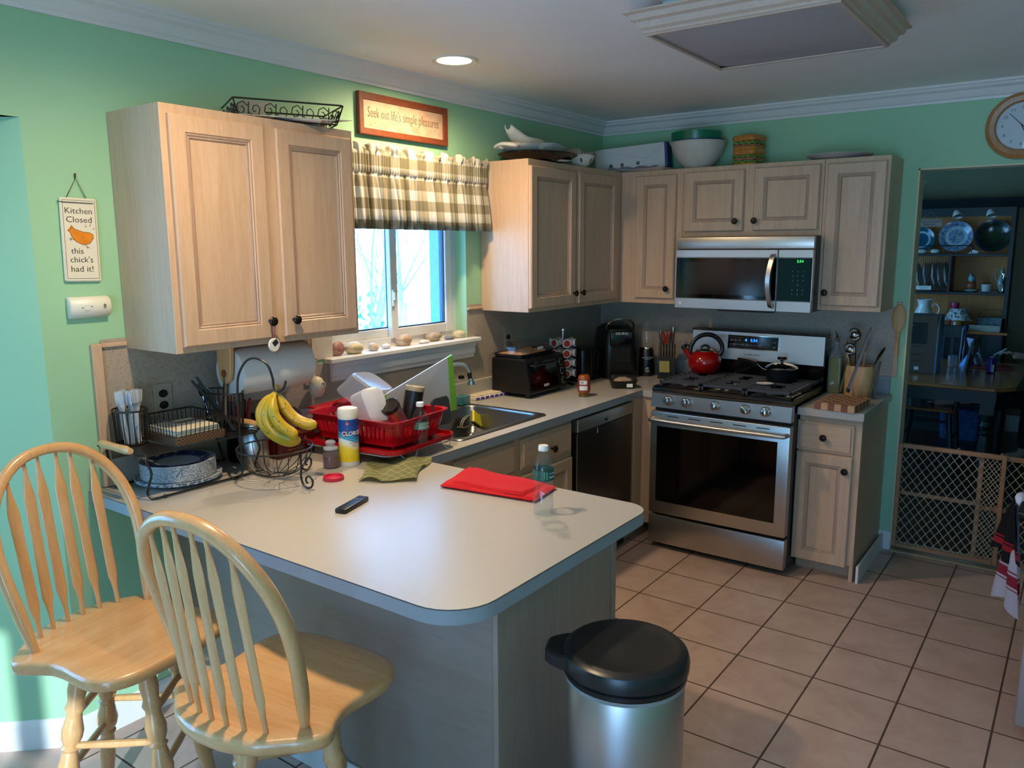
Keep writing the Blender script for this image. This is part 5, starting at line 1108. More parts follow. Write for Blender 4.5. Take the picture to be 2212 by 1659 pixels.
# ---------------------------------------------------------------- back corner appliances
r = thing('toaster_oven', 'black toaster oven with glass door in the back corner of the counter', 'toaster oven', (.165, -1.055, .8925), R(0))
x0, x1, y0, y1 = -.125, .130, -.215, .165
m = MB(); m.ring([[(x0, y0, .022), (x1, y0, .022), (x1, y1, .022), (x0, y1, .022)], [(x0, y0, .030), (x1+.004, y0, .030), (x1+.004, y1, .030), (x0, y1, .030)], [(x0, y0, .205), (x1-.030, y0, .205), (x1-.030, y1, .205), (x0, y1, .205)], [(x0+.01, y0+.01, .214), (x1-.045, y0+.01, .214), (x1-.045, y1-.01, .214), (x0+.01, y1-.01, .214)]], True, True, True); m.build('body', BLACK, r)
def tox(z): return x1+.004-(z-.03)/.175*.034
m = MB(); m.ring([[(tox(.045)+.001, y0+.015, .045), (tox(.045)+.001, y1-.10, .045), (tox(.19)+.001, y1-.10, .19), (tox(.19)+.001, y0+.015, .19)], [(tox(.045)+.007, y0+.015, .045), (tox(.045)+.007, y1-.10, .045), (tox(.19)+.007, y1-.10, .19), (tox(.19)+.007, y0+.015, .19)]], True, True, True); d = m.build('door', GLASSB, r)
m = MB(); m.tube([(tox(.18)+.007, y0+.03, .178), (tox(.18)+.03, y0+.035, .178), (tox(.18)+.03, y1-.12, .178), (tox(.18)+.007, y1-.115, .178)], .006, 8); m.build('handle', BLACK, d)
m = MB(); m.box(tox(.06)+.0072, tox(.06)+.0085, y0+.13, y0+.18, .052, .066); m.build('badge', plain('pale badge', '#b9b6ab', .5), d)
for z in (.165, .115, .062):
    m = MB(); m.push(Matrix.Translation((tox(z)+.001, y1-.05, z)) @ Matrix.Rotation(R(90-11), 4, 'Y')); m.lathe([(.018, 0), (.018, .006), (.014, .008), (.013, .018), (.001, .019)], 24); m.pop(); k = m.build('knob', BLACK, r)
    m = MB(); m.push(Matrix.Translation((tox(z)+.001, y1-.05, z)) @ Matrix.Rotation(R(90-11), 4, 'Y')); m.lathe([(.0185, .005), (.0195, .007), (.018, .0085), (.0165, .007)], 24, cap0=False, cap1=False); m.pop(); m.build('knob_ring', CHROME, k)
for x in (-.10, .10):
    for y in (-.19, .14): m = MB(); m.cyl((x, y, 0), (x, y, .0225), .014, n=14); m.build('foot', BLACK, r)
r = thing('bakery_tray', 'clear lidded bakery tray of cookies resting on top of the toaster oven', 'food tray', (.135, -1.085, 1.1068), R(4))
m = MB(); m.ring([rl(-.095, .085, -.17, .17, .02, 0), rl(-.105, .095, -.18, .18, .02, .020), rl(-.110, .100, -.185, .185, .02, .021), rl(-.103, .093, -.178, .178, .02, .019), rl(-.093, .083, -.168, .168, .02, .004)], True, True, True); m.build('tray', plain('smoke black tray', '#20242c', .15), r)
m = MB(); m.ring([rl(-.108, .098, -.183, .183, .02, .022), rl(-.098, .088, -.172, .172, .02, .058), rl(-.085, .075, -.16, .16, .02, .066)], True, False, True)
m.build('cover', CLEAR, r)
m = MB(); m.box(.098, .0995, -.03, .03, .035, .050); m.build('price_label', PAPER, r)
CK = plain('tan baked cookie', '#a77a58', .8, amt=.2, scale=60, bump=.5); c0 = None
for i in range(12):
    x = -.055+.045*(i % 3); y = -.13+.075*(i//3)
    if c0 is None: m = MB(); m.lathe([(.001, 0), (.030, 0), (.034, .005), (.030, .011), (.001, .013)], 20); c0 = m.build('cookie', CK); c = c0
    else: c = c0.copy(); COL.objects.link(c)
    c.location = (.135+x, -1.085+y, 1.1115+.0045*(i % 2)+.002); c.rotation_euler = (R(8), R(6*(i % 3-1)), 0); tag(c, 'flat tan cookie inside the clear tray on the toaster oven', 'cookie', 'cookies in the clear tray')
# coffee pod carousel
cx_, cy_ = .190, -.775
r = thing('pod_carousel', 'chrome coffee pod carousel tucked behind the toaster oven', 'pod rack', (cx_, cy_, .8925))
m = MB(); m.lathe([(.07, 0), (.072, .004), (.06, .008), (.006, .010), (.004, .32), (.016, .325), (.016, .335), (.001, .338)], 28); m.build('post', CHROME, r)
pa = [(k*60+20, z) for z in (.075, .135, .195, .255, .305) for k in range(6)]
m = MB()
for a, z in pa:
    if z > .3: continue
    m.tube([(.062*math.cos(R(a))+.026*math.cos(q)*-math.sin(R(a)), .062*math.sin(R(a))+.026*math.cos(q)*math.cos(R(a)), z+.026*math.sin(q)) for q in [2*math.pi*i/14 for i in range(14)]], .0014, 5, closed=True)
m.build('pod_rings', CHROME, r)
pod = MB(); pod.push(Matrix.Rotation(R(90), 4, 'Y')); pod.lathe([(.001, -.040), (.017, -.040), (.021, -.002), (.024, 0), (.025, .001)], 24, cap1=False); pod.lathe([(.025, .001), (.0245, .0022), (.020, .0024)], 24, cap0=False, cap1=False); pod.lathe([(.020, .0024), (.001, .0026)], 24, cap0=False, cap1=False, mi=1); pod.pop()
p0 = None; rp = plain('red foil pod lid', '#a8281d', .35, amt=.25, scale=120)
for a, z in pa:
    if z > .3: continue
    rr = .075
    if p0 is None: p0 = pod.build('coffee_pod', [WHITEP, rp]); p = p0
    else: p = p0.copy(); COL.objects.link(p)
    p.location = (cx_+rr*math.cos(R(a)), cy_+rr*math.sin(R(a)), .8925+z); p.rotation_euler = (0, 0, R(a)); tag(p, 'white coffee pod with red foil lid held in the chrome carousel', 'coffee pod', 'coffee pods in the carousel')
# black coffee grinder/toaster between carousel and coffee maker
r = thing('toaster', 'slim black toaster with chrome end panel left of the coffee maker', 'toaster', (.185, -.545, .8925), R(0))
m = MB(); m.box(-.10, .075, -.105, .105, .008, .205, .02, seg=3); m.build('body', BLACK, r)
m = MB(); m.box(.0752, .078, -.02, .03, .03, .19, .002); m.build('chrome_panel', DSTEEL, r)
m = MB(); m.box(.076, .088, .045, .055, .05, .17, .002); m.box(.084, .10, .038, .062, .155, .168, .003); m.build('lever', BLACK, r)
m = MB(); m.box(-.095, .07, -.10, .10, 0, .009, .002); m.build('base', BLACK, r)
m = MB(); m.box(-.08, .055, -.06, -.03, .2052, .2062); m.box(-.08, .055, .03, .06, .2052, .2062); m.build('slots', GLASSB, r)
# pod coffee maker
r = thing('coffee_maker', 'large black pod coffee maker with silver arched handle in the corner', 'coffee maker', (.265, -.270, .8925), R(42))
m = MB(); m.ring([rl(-.105, .105, -.155, .155, .05, 0), rl(-.11, .11, -.16, .16, .05, .01), rl(-.108, .108, -.155, .155, .05, .20), rl(-.108, .108, -.155, .150, .06, .26), rl(-.10, .10, -.145, .135, .07, .305), rl(-.07, .07, -.10, .10, .06, .325)], True, True, True); m.build('body', BLACK, r)
m = MB(); m.box(-.072, .072, -.172, -.150, .205, .30, .018, seg=3); hd = m.build('brew_head', BLACKG, r)
m = MB(); m.box(-.06, .06, -.1575, -.154, .045, .20, .002); m.build('cup_recess', plain('matte black recess', '#050505', .8), r)
m = MB(); m.box(-.07, .07, -.195, -.14, 0, .035, .012, seg=2); m.build('drip_tray', BLACK, r)
m = MB(); m.tube(spline([(-.085, -.10, .27), (-.085, -.13, .325), (-.06, -.15, .36), (0, -.16, .372), (.06, -.15, .36), (.085, -.13, .325), (.085, -.10, .27)], 5), .005, 8); m.build('handle', CHROME, r)
text('KEURIG', .020, plain('silver print', '#b9b9b9', .4), hd, (0, -.1728, .283), (R(90), 0, 0), sx=1.15, bold=.0003)
m = MB(); m.box(-.025, .025, -.1965, -.195, .012, .019); m.build('badge', plain('silver print', '#b9b9b9', .4), r)
# bullet blender
r = thing('blender', 'personal bullet blender with clear upturned cup beside the knife block', 'blender', (.435, -.165, .8925), R(36))
m = MB(); m.lathe([(.050, 0), (.052, .01), (.048, .10), (.044, .165), (.042, .168)], 32); b = m.build('motor_base', BLACK, r)
m = MB(); m.lathe([(.0425, .168), (.0445, .172), (.0445, .180), (.0425, .183)], 32); m.build('collar', CHROME, b)
m = MB(); m.lathe([(.041, .183), (.040, .26), (.036, .33), (.026, .352), (.001, .358)], 32, cap0=False); m.build('cup', CLEAR, r)
m = MB(); m.push(Matrix.Translation((0, -.0485, .040)) @ Matrix.Rotation(R(90), 4, 'X')); m.lathe([(.016, -.002), (.016, .003), (.010, .004), (.001, .004)], 24); m.pop(); m.build('badge', CHROME, b)
text('NUTRIBULLET', .011, MATS['silver print'], b, (0, -.0475, .118), (R(87), 0, 0)); text('EXTRACTOR', .006, MATS['silver print'], b, (0, -.0482, .108), (R(87), 0, 0))
# knife block with its knives
kb = thing('knife_block', 'black knife block with a yellow sticky note beside the range', 'knife block', (.575, -.165, .8925), R(24))
m = MB(); m.prism([(-.075, 0), (.085, 0), (.085, .09), (.03, .205), (-.035, .195), (-.075, .125)], -.052, .052, 'x'); m.v = [(x, y, z) for x, y, z in m.v]
# outline is (y, z): front at negative y
m.build('block', plain('matte black block wood', '#0a0a0a', .7), kb)
m = MB(); m.grid(lambda u, v: (-.045+.062*u+.004*v, -.0765-.012*math.sin(v*1.5)*(.4+u*.6), .112-.070*v), 6, 6, th=.0006); m.build('sticky_note', plain('yellow sticky note', '#cdbf6a', .8), kb)
def mat4(o): return Matrix.Translation(o.location) @ o.rotation_euler.to_matrix().to_4x4()
KB = mat4(kb)
HS = steel('knife handle steel', '#b5b0ac', .4, 'z', 0); DRED = plain('dark rivet red', '#4a1a18', .4)
def handle_thing(name, label, lx, ly, lz, L, r0, tilt, mat, grp=None, cat='knife', side=0):
    p = KB @ Vector((lx, ly, lz)); d = (KB.to_3x3() @ Vector((side, -math.sin(R(tilt)), math.cos(R(tilt))))).normalized()
    o = thing(name, label, cat, tuple(p), tuple(d.to_track_quat('Z', 'Y').to_euler()), grp); m = MB()
    m.tube([(0, 0, -.004), (0, 0, L*.2), (0, .002, L*.55), (0, 0, L*.9), (0, 0, L)], [r0*.8, r0*.85, r0, r0*.95, r0*.5], 10); m.build('handle', mat, o); return o
for i in range(6):
    handle_thing('steak_knife', ['leftmost steak knife', 'second steak knife', 'third steak knife', 'fourth steak knife', 'fifth steak knife', 'rightmost steak knife'][i]+' handle in the row across the knife block front', -.044+i*.0176, -.066+.0, .142, .10, .0062, 30, HS)
handle_thing('kitchen_knife', 'large knife handle at the left of the scissors in the block', -.030, -.030, .198, .115, .011, 22, HS, side=-.1)
handle_thing('kitchen_knife', 'large knife handle right of the red scissors in the block', .012, -.032, .199, .105, .010, 22, HS)
handle_thing('kitchen_knife', 'tall separate knife handle at the right of the knife block', .030, .015, .203, .12, .012, 12, HS, side=.05)
sc = handle_thing('scissors', 'red handled kitchen scissors stuck in the knife block', -.010, -.022, .199, .02, .007, 20, BLACK, cat='scissors')
for sx in (-1, 1):
    m = MB(); m.tube(spline([(sx*.004, 0, .015), (sx*.004, 0, .04), (sx*.010, 0, .085), (sx*.028, 0, .098), (sx*.036, 0, .07), (sx*.026, 0, .04), (sx*.008, 0, .022)], 5), .0055, 8); m.build('finger_loop', plain('bright red handle', '#c21d14', .3), sc)
# upturned sauce jar
r = thing('sauce_jar', 'orange sauce jar standing upside down on its lid on the counter', 'jar', (.487, -1.025, .8925), R(-60))
m = MB(); m.lathe([(.029, 0), (.029, .014), (.027, .015)], 30); m.build('lid', plain('tarnished gold lid', '#7b6a3d', .35, .8), r)
m = MB(); m.lathe([(.028, .0155), (.033, .025), (.0345, .035), (.0345, .098), (.031, .112), (.022, .120), (.001, .121)], 36); m.build('jar', plain('orange brown sauce', '#8c4516', .08, amt=.1), r)
m = MB(); m.lathe([(.0349, .034), (.0349, .096)], 36, cap0=False, cap1=False); lb = m.build('label', plain('dark red label', '#8e2a26', .4, amt=.08), r)
for z0_, z1_, w in ((.038, .062, .024), (.070, .092, .022)):
    m = MB(); m.ring([[(.0351*math.cos(q), .0351*math.sin(q), z) for q in [-.1-w/.0351+2*w/.0351*i/8 for i in range(9)]] for z in (z0_, z1_)], False, False, False); m.build('label_panel', WHITEP, lb, fix=False)
m = MB()
for i in range(12): 
    q = -.55+i*.045; m.ring([[(.0352*math.cos(q+d_), .0352*math.sin(q+d_), z) for d_ in (0, .018+.01*(i % 2))] for z in (.073, .089)], False, False, False)
m.build('barcode', INK, lb, fix=False)
# deli container
r = thing('takeout_container', 'black takeout container with clear domed lid near the range', 'container', (.530, -.655, .8925), R(38))
m = MB(); m.ring([rl(-.065, .065, -.045, .045, .02, 0), rl(-.078, .078, -.056, .056, .02, .044), rl(-.082, .082, -.060, .060, .02, .046), rl(-.070, .070, -.05, .05, .02, .04)], True, True, True); m.build('tub', BLACK, r)
m = MB(); m.ring([rl(-.086, .086, -.064, .064, .022, .047), rl(-.078, .078, -.056, .056, .02, .050), rl(-.070, .070, -.048, .048, .02, .064), rl(-.06, .06, -.04, .04, .02, .067)], True, False, True); m.build('cover', CLEAR, r)
m = MB(); m.sphere((0, 0, .040), (.055, .035, .020), 16, 10); m.build('food', plain('tan leftovers', '#a58763', .8, amt=.3, scale=60, bump=.6), r)
m = MB(); m.obox((.03, -.0535, .022), (.035, .001, .026), (R(-12), 0, 0)); m.build('price_label', PAPER, r)
# ---- on the range
r = thing('kettle', 'red enamel whistling kettle with black arched handle on the range', 'kettle', (.885, -.310, .9665), R(36))
m = MB(); m.lathe([(.001, 0), (.062, 0), (.072, .006), (.090, .035), (.096, .062), (.093, .085), (.078, .113), (.055, .128), (.052, .130)], 48); m.build('body', KETT, r)
m = MB(); m.tube([(-.075, 0, .085), (-.100, 0, .112), (-.122, 0, .148)], [.022, .016, .0135], 18); m.build('spout', KETT, r)
m = MB(); m.tube([(-.121, 0, .146), (-.126, 0, .155), (-.131, 0, .163)], [.0155, .017, .013], 18); m.tube([(-.124, 0, .162), (-.108, 0, .166), (-.095, 0, .160)], .005, 8); m.build('whistle', BLACK, r)
m = MB(); m.lathe([(.054, .129), (.053, .134), (.040, .140), (.020, .144), (.001, .145)], 36); l_ = m.build('lid', DSTEEL, r)
m = MB(); m.tube(spline([(-.024, 0, .143), (-.018, 0, .156), (0, 0, .162), (.018, 0, .156), (.024, 0, .143)], 4), .007, 10); m.build('lid_handle', BLACK, l_)
m = MB(); m.tube(spline([(-.088, 0, .118), (-.084, 0, .155), (-.062, 0, .195), (-.020, 0, .222), (.030, 0, .224), (.072, 0, .202), (.097, 0, .165), (.100, 0, .130), (.085, 0, .105)], 6), [.012]+[.010]*47+[.014], 12, sq=(1, 1.3)); m.build('handle', BLACK, r)
r = thing('saucepan', 'small dark saucepan with domed steel lid and long handle on the range', 'saucepan', (1.340, -.320, .9665), R(168))
m = MB(); m.lathe([(.001, 0), (.078, 0), (.082, .006), (.083, .062), (.085, .065)], 44); m.build('pan', plain('dark anodized pan', '#22262b', .3, .5), r)
m = MB(); m.lathe([(.086, .065), (.087, .069), (.080, .078), (.055, .090), (.020, .096), (.001, .097)], 44); l_ = m.build('lid', CHROME, r)
m = MB(); m.lathe([(.008, .096), (.007, .108), (.024, .116), (.027, .124), (.020, .131), (.001, .133)], 28); m.build('lid_knob', BLACKG, l_)
m = MB(); m.tube([(.083, 0, .045), (.115, 0, .050), (.140, 0, .066), (.155, 0, .074)], .0035, 8); m.build('handle_rod', CHROME, r)
m = MB(); m.tube(spline([(.150, 0, .072), (.175, 0, .082), (.22, 0, .090), (.265, 0, .092), (.275, 0, .091)], 4), [.008]+[.011]*15+[.006], 10, sq=(.7, 1.3)); m.build('handle', BLACK, r)
r = thing('spoon_rest', 'small cream spoon rest among the front right burner grates', 'spoon rest', (1.315, -.520, .9665), R(20)); m = MB(); m.lathe([(.001, .001), (.028, .001), (.036, .006), (.037, .008), (.028, .004), (.001, .003)], 28, sx=1.25); m.build('dish', CER, r)
# ---- right of the range
r = thing('oil_bottle', 'square glass olive oil bottle with steel pourer right of the range', 'oil bottle', (1.578, -.130, .8925), R(4))
OIL = plain('green olive oil', '#5d6410', .1, amt=.04)
m = MB(); m.ring([rl(-.036, .036, -.034, .034, .01, 0), rl(-.037, .037, -.035, .035, .01, .20), rl(-.030, .030, -.028, .028, .012, .222), rl(-.014, .014, -.014, .014, .012, .245), rl(-.0135, .0135, -.0135, .0135, .012, .265), rl(-.017, .017, -.017, .017, .014, .275), rl(-.0135, .0135, -.0135, .0135, .012, .29)], True, True, True); m.build('bottle', CLEARG, r)
m = MB(); m.ring([rl(-.034, .034, -.032, .032, .01, .004), rl(-.034, .034, -.032, .032, .01, .195)], True, True, True); m.build('oil', OIL, r)
m = MB(); m.tube([(0, 0, .285), (0, 0, .305)], .011, 12, mi=1); m.tube([(0, 0, .305), (-.002, -.003, .325), (-.010, -.010, .345)], [.005, .004, .003], 8); m.build('pourer', [CHROME, plain('cork', '#7d6444', .8)], r)
r = thing('oil_bottle', 'shorter yellow oil bottle between olive oil and utensil crock', 'oil bottle', (1.636, -.105, .8925)); m = MB(); m.lathe([(.02, 0), (.022, .004), (.022, .13), (.012, .15), (.010, .17), (.012, .175), (.001, .176)], 24); m.build('bottle', plain('golden yellow oil', '#8e8416', .1), r)
r = thing('utensil_crock', 'oval wooden utensil crock full of cooking tools beside the doorway', 'crock', (1.715, -.185, .8925), R(-8))
ow = [(.068, 0), (.070, .004), (.075, .165), (.073, .170), (.068, .166), (.063, .012), (.001, .010)]
m = MB(); m.lathe(ow, 40, cap1=False, sy=.72); m.build('crock', BEECH, r)
def UT(name, label, cat, b, t, rr, mat, head=None, hm=None): return utensil(name, label, cat, b, t, rr, mat, head, hm)
STL = steel('utensil steel', '#97928e', .18, 'z', 0)
def ladle(R_): 
    return lambda m, L: m.push(Matrix.Translation((0, -.01, L+R_*.6)) @ Matrix.Rotation(R(100), 4, 'X')).ring([[(R_*math.cos(a)*math.cos(b), R_*math.sin(a)*math.cos(b), R_*math.sin(b)) for a in [2*math.pi*i/24 for i in range(24)]] for b in [R(q) for q in (-88, -70, -50, -30, -12, 0)]], True, True, False).ring([[(.94*R_*math.cos(a)*math.cos(b), .94*R_*math.sin(a)*math.cos(b), .94*R_*math.sin(b)) for a in [2*math.pi*i/24 for i in range(24)]] for b in [R(q) for q in (-88, -70, -50, -30, -12, 0)]], True, True, False).pop()
UT('ladle', 'large steel ladle, highest of the tools in the utensil crock', 'ladle', (1.70, -.17, .91), (1.687, -.19, 1.205), .004, STL, ladle(.038), STL)
UT('ladle', 'steel ladle just below the highest ladle in the utensil crock', 'ladle', (1.69, -.20, .91), (1.678, -.235, 1.135), .004, STL, ladle(.036), STL)
def paddle(w, l): return lambda m, L: m.lathe([(.004, 0), (w*.7, l*.25), (w, l*.55), (w*.8, l*.85), (w*.3, l*.98), (.001, l)], 24, (0, 0, L-.01), sy=.18)
UT('wooden_spoon', 'wooden spoon head up behind the two steel ladles', 'spoon', (1.72, -.16, .91), (1.735, -.165, 1.145), .005, BEECH, paddle(.026, .08), BEECH)
UT('wooden_spoon', 'wooden spoon leaning low at the left rim of the crock', 'spoon', (1.70, -.20, .91), (1.667, -.215, 1.065), .005, BEECH, paddle(.027, .075), BEECH)
UT('whisk', 'thin steel tool handles standing in the middle of the crock', 'whisk', (1.70, -.18, .91), (1.71, -.20, 1.13), .004, STL)
UT('slotted_spoon', 'large steel serving spoon leaning right out of the crock', 'spoon', (1.72, -.19, .91), (1.795, -.205, 1.075), .004, STL, paddle(.032, .12), STL)
UT('spatula', 'black spatula leaning left behind the ladles', 'spatula', (1.70, -.15, .91), (1.650, -.155, 1.13), .005, BLACK, paddle(.022, .07), BLACK)
r = thing('tongs', 'grey locking tongs leaning across the front of the utensil crock', 'tongs', (1.690, -.300, .938), tuple((Vector((1.775, -.262, 1.275))-Vector((1.690, -.300, .938))).to_track_quat('Z', 'Y').to_euler()))
m = MB(); m.ring([[(-w_, -.006, z), (w_, -.006, z), (w_*.9, .006, z), (-w_*.9, .006, z)] for z, w_ in ((0, .012), (.03, .015), (.05, .010), (.30, .0105), (.335, .0115))], True, True, True); m.build('arms', plain('grey violet nylon', '#5f5a63', .4), r)
m = MB(); m.tube([(0, 0, .335), (0, 0, .345), (.008, 0, .353), (.012, 0, .348)], .002, 6); m.build('pull_ring', BLACK, r)
m = MB(); m.box(-.014, .014, -.008, .008, -.008, .014, .003); m.build('tip', BLACK, r)
r = thing('scissor_tongs', 'thin steel scissor tongs leaning at the left of the utensil crock', 'tongs', (1.655, -.315, .935), tuple((Vector((1.665, -.20, 1.165))-Vector((1.655, -.315, .935))).to_track_quat('Z', 'Y').to_euler()))
m = MB(); m.tube([(0, 0, 0), (0, 0, .05), (0, 0, .25)], [.009, .005, .003], 8); m.build('arm', STL, r)
r = thing('scissor_tongs', 'pair of steel tongs leaning at the right side of the utensil crock', 'tongs', (1.798, -.245, .8925), tuple((Vector((1.812, -.14, 1.10))-Vector((1.798, -.245, .8925))).to_track_quat('Z', 'Y').to_euler()))
for sx in (-1, 1): m = MB(); m.tube([(sx*.012, 0, .006), (sx*.010, 0, .05), (sx*.002, 0, .22)], [.008, .0045, .003], 8); m.build('arm', STL, r)
r = thing('wooden_spoon', 'big decorative wooden spoon hung on the wall beside the doorway', 'spoon', (1.862, -.018, 1.10))
m = MB(); m.tube([(0, 0, 0), (0, 0, .10), (0, 0, .14)], [.010, .009, .012], 10); m.build('handle', BEECH, r); m = MB(); m.lathe([(.010, 0), (.030, .04), (.036, .085), (.030, .13), (.012, .155), (.001, .158)], 28, (0, 0, .13), sy=.3); m.build('head', BEECH, r)
r = thing('butcher_block', 'small checkered end grain butcher block on the counter right of the range', 'cutting board', (1.722, -.535, .8925), R(-3))
BLK = [plain('cherry block', '#7d4630', .5, amt=.12, scale=60), plain('maple block', '#b98f64', .5, amt=.1, scale=60), plain('walnut block', '#5d3323', .5, amt=.12, scale=60)]
m = MB(); rn = random.Random(8)
for i in range(6):
    for j in range(9):
        k = 1 if (i+j) % 2 else rn.choice((0, 0, 2)); m.box(-.096+.032*i, -.064+.032*i, -.135+.03*j, -.105+.03*j, 0, .034, 0, k)
for i in range(6): pass
m.build('block', BLK, r)
# ---------------------------------------------------------------- things on top of the wall cabinets
TZ = HT+.0005
r = thing('wire_tray', 'black scrolled wire tray filled with papers on top of the left cabinet', 'tray', (.185, -2.735, TZ), R(-26))
m = MB(); a_, b_ = .135, .195
m.tube(rr3(-a_, a_, -b_, b_, .004, .070, 1), .0032, 8, closed=True); m.tube(rr3(-a_+.02, a_-.02, -b_+.02, b_-.02, .004, .004, 1), .0028, 8, closed=True)
for sx in (-1, 1):
    for sy in (-1, 1): m.tube([(sx*(a_-.02), sy*(b_-.02), .004), (sx*a_, sy*b_, .070)], .0028, 6)
def scroll(u0, u1, flip): 
    p = []; L = u1-u0
    for i in range(25):
        t = i/24
        if t < .35: q = t/.35; a = math.pi*2.6*(1-q); rr = .005+.019*q; p.append((u0+.024+rr*math.cos(a), .036+rr*math.sin(a)*1.15))
        elif t > .65: q = (t-.65)/.35; a = math.pi+math.pi*2.6*q; rr = .024-.019*q; p.append((u1-.024+rr*math.cos(a), .036+rr*math.sin(a)*1.15))
        else: q = (t-.35)/.3; p.append((u0+.048+(L-.096)*q, .036+.024*math.sin(q*math.pi*2)))
    return p
for side in range(4):
    half = b_ if side % 2 == 0 else a_; off = a_ if side % 2 == 0 else b_; sg = 1 if side < 2 else -1; n = 4 if side % 2 == 0 else 3
    for k in range(n):
        u0 = -half+.005+(2*half-.01)*k/n; u1 = -half+.005+(2*half-.01)*(k+1)/n
        pts = []
        for u, z in scroll(u0, u1, k % 2):
            o_ = off-.020*(1-z/.07); pts.append((sg*o_, u, z) if side % 2 == 0 else (u, sg*o_, z))
        m.tube(pts, .0020, 5)
m.build('frame', WIRE, r)
for i in range(4):
    m = MB(); m.box(-.11, .11, -.17, .17, 0, .0015); o = m.build('paper_sheet', PAPER, None, (.185+.012*i, -2.735+.03*(i-1.5), TZ+.008+.006*i), (R(2*(i-1)), R(-3+2*i), R(-26+11*(i-1)))); tag(o, ['lowest paper sheet lying in the wire tray', 'second paper sheet in the wire tray, slightly turned', 'third paper sheet sticking out at the tray corner', 'uppermost curled paper sheet in the wire tray'][i], 'paper')
m = MB(); m.grid(lambda u, v: (.15*u-.02, -.24+.13*v, .012+.05*math.sin(u*1.6)), 8, 4, th=.001); tag(m.build('paper_sheet', PAPER, None, (.15, -2.68, TZ+.004), R(-10)), 'curled paper sheet spilling over the left end of the wire tray', 'paper')
# platters on the right window wall cabinet
BLKP = plain('glossy black platter', '#0b0c0e', .12)
m = MB(); m.lathe([(.001, 0), (.10, 0), (.15, .012), (.205, .040), (.207, .044), (.15, .020), (.10, .008), (.001, .008)], 48, sy=1.15); tag(m.build('platter', BLKP, None, (.20, -1.055, TZ), 0), 'large oval black platter at the bottom of the stack of platters', 'platter')
m = MB(); m.lathe([(.001, 0), (.075, 0), (.10, .009), (.102, .012), (.072, .006), (.001, .005)], 40); o = m.build('plate', CER, None, (.255, -.985, TZ+.0), 0); o.rotation_euler = (0, R(0), 0); o.location = (.262, -1.0, TZ+.016); o.rotation_euler = (R(3), R(9), 0); tag(o, 'small pale rimmed plate showing beneath the black platter', 'plate'); o.hide_render = False
r = thing('serving_platter', 'white scalloped serving platter with red dotted rim and handle loop', 'platter', (.19, -1.09, TZ+.050), R(82))
n_ = 72
def scal(rx, ry, z, am): return [(rx*(1+am*math.cos(8*q))*math.cos(q), ry*(1+am*math.cos(8*q))*math.sin(q), z+.006*am*20*math.cos(4*q)) for q in [2*math.pi*i/n_ for i in range(n_)]]
m = MB(); m.ring([scal(.12, .09, 0, 0), scal(.17, .125, .006, .01), scal(.215, .150, .030, .035), scal(.222, .157, .036, .04), scal(.214, .149, .036, .035), scal(.165, .12, .014, .01), scal(.12, .09, .008, 0)], True, True, True); m.build('dish', CER, r)
m = MB(); 
for i in range(64): q = 2*math.pi*i/64; am = .04; m.sphere((.218*(1+am*math.cos(8*q))*math.cos(q), .153*(1+am*math.cos(8*q))*math.sin(q), .037+.006*am*20*math.cos(4*q)), .0024, 6, 4)
m.build('dotted_rim', plain('brick red glaze', '#7c2f25', .4), r)
m = MB(); m.tube(spline([(-.17, -.06, .02), (-.215, -.07, .02), (-.235, -.0, .03), (-.215, .07, .02), (-.17, .06, .02)], 5), .009, 8); m.build('handle', CER, r)
r = thing('gravy_boat', 'white ceramic gravy boat with raised spout lying on the stacked platters', 'gravy boat', (.17, -1.13, TZ+.075), R(88))
m = MB()
def gb(t, s): 
    L = -.15+.33*t; w = .062*math.sin(math.pi*min(1, (t+.08)*.92))**.7; h = .046; zb = .075*(max(0, .35-t)/.35)**1.3
    return [(L*1.0, w*s*math.cos(a), zb+h*(1+math.sin(a))*(1-.45*max(0, .35-t)/.35)) for a in [math.pi+math.pi*i/10 for i in range(11)]]
rings = [gb(t, 1) for t in [i/14 for i in range(15)]]; m.ring(rings, False, False, False); m.ring([[(x, y*.92, z+.004) for x, y, z in rr_] for rr_ in rings], False, False, False)
o = m.build('boat', CER, r, angle=60); md_ = o.modifiers.new('t', 'SOLIDIFY'); md_.thickness = .003
r = thing('bowl', 'white bowl with brown dashed rim and painted leaves near cabinet corner', 'bowl', (.235, -.70, TZ)); m = MB(); m.lathe([(.001, 0), (.045, 0), (.05, .004), (.085, .035), (.100, .070), (.102, .075), (.096, .072), (.08, .040), (.045, .010), (.001, .010)], 44); b = m.build('body', CER, r)
m = MB()
for i in range(40): q = 2*math.pi*i/40; m.obox((.1022*math.cos(q), .1022*math.sin(q), .071), (.003, .008, .006), (0, 0, q))
m.build('dashed_rim', plain('brown red glaze', '#6b3227', .4), b)
m = MB()
for i in range(8): q = 2*math.pi*i/8; m.obox((.086*math.cos(q), .086*math.sin(q), .036), (.002, .012, .026), (R(20), R(35), q), .001)
m.build('painted_leaves', plain('olive leaf glaze', '#5c5f35', .4), b)
r = thing('paper_bag', 'crumpled white paper packet resting on the dashed rim bowl', 'paper', (.200, -.72, TZ+.0765), R(15)); m = MB(); m.grid(lambda u, v: (-.10+.2*u, -.16+.30*v, .022*math.sin(u*5+v*3)*math.sin(v*7)+.012), 14, 14, th=.012); m.build('sheet', PAPER, r)
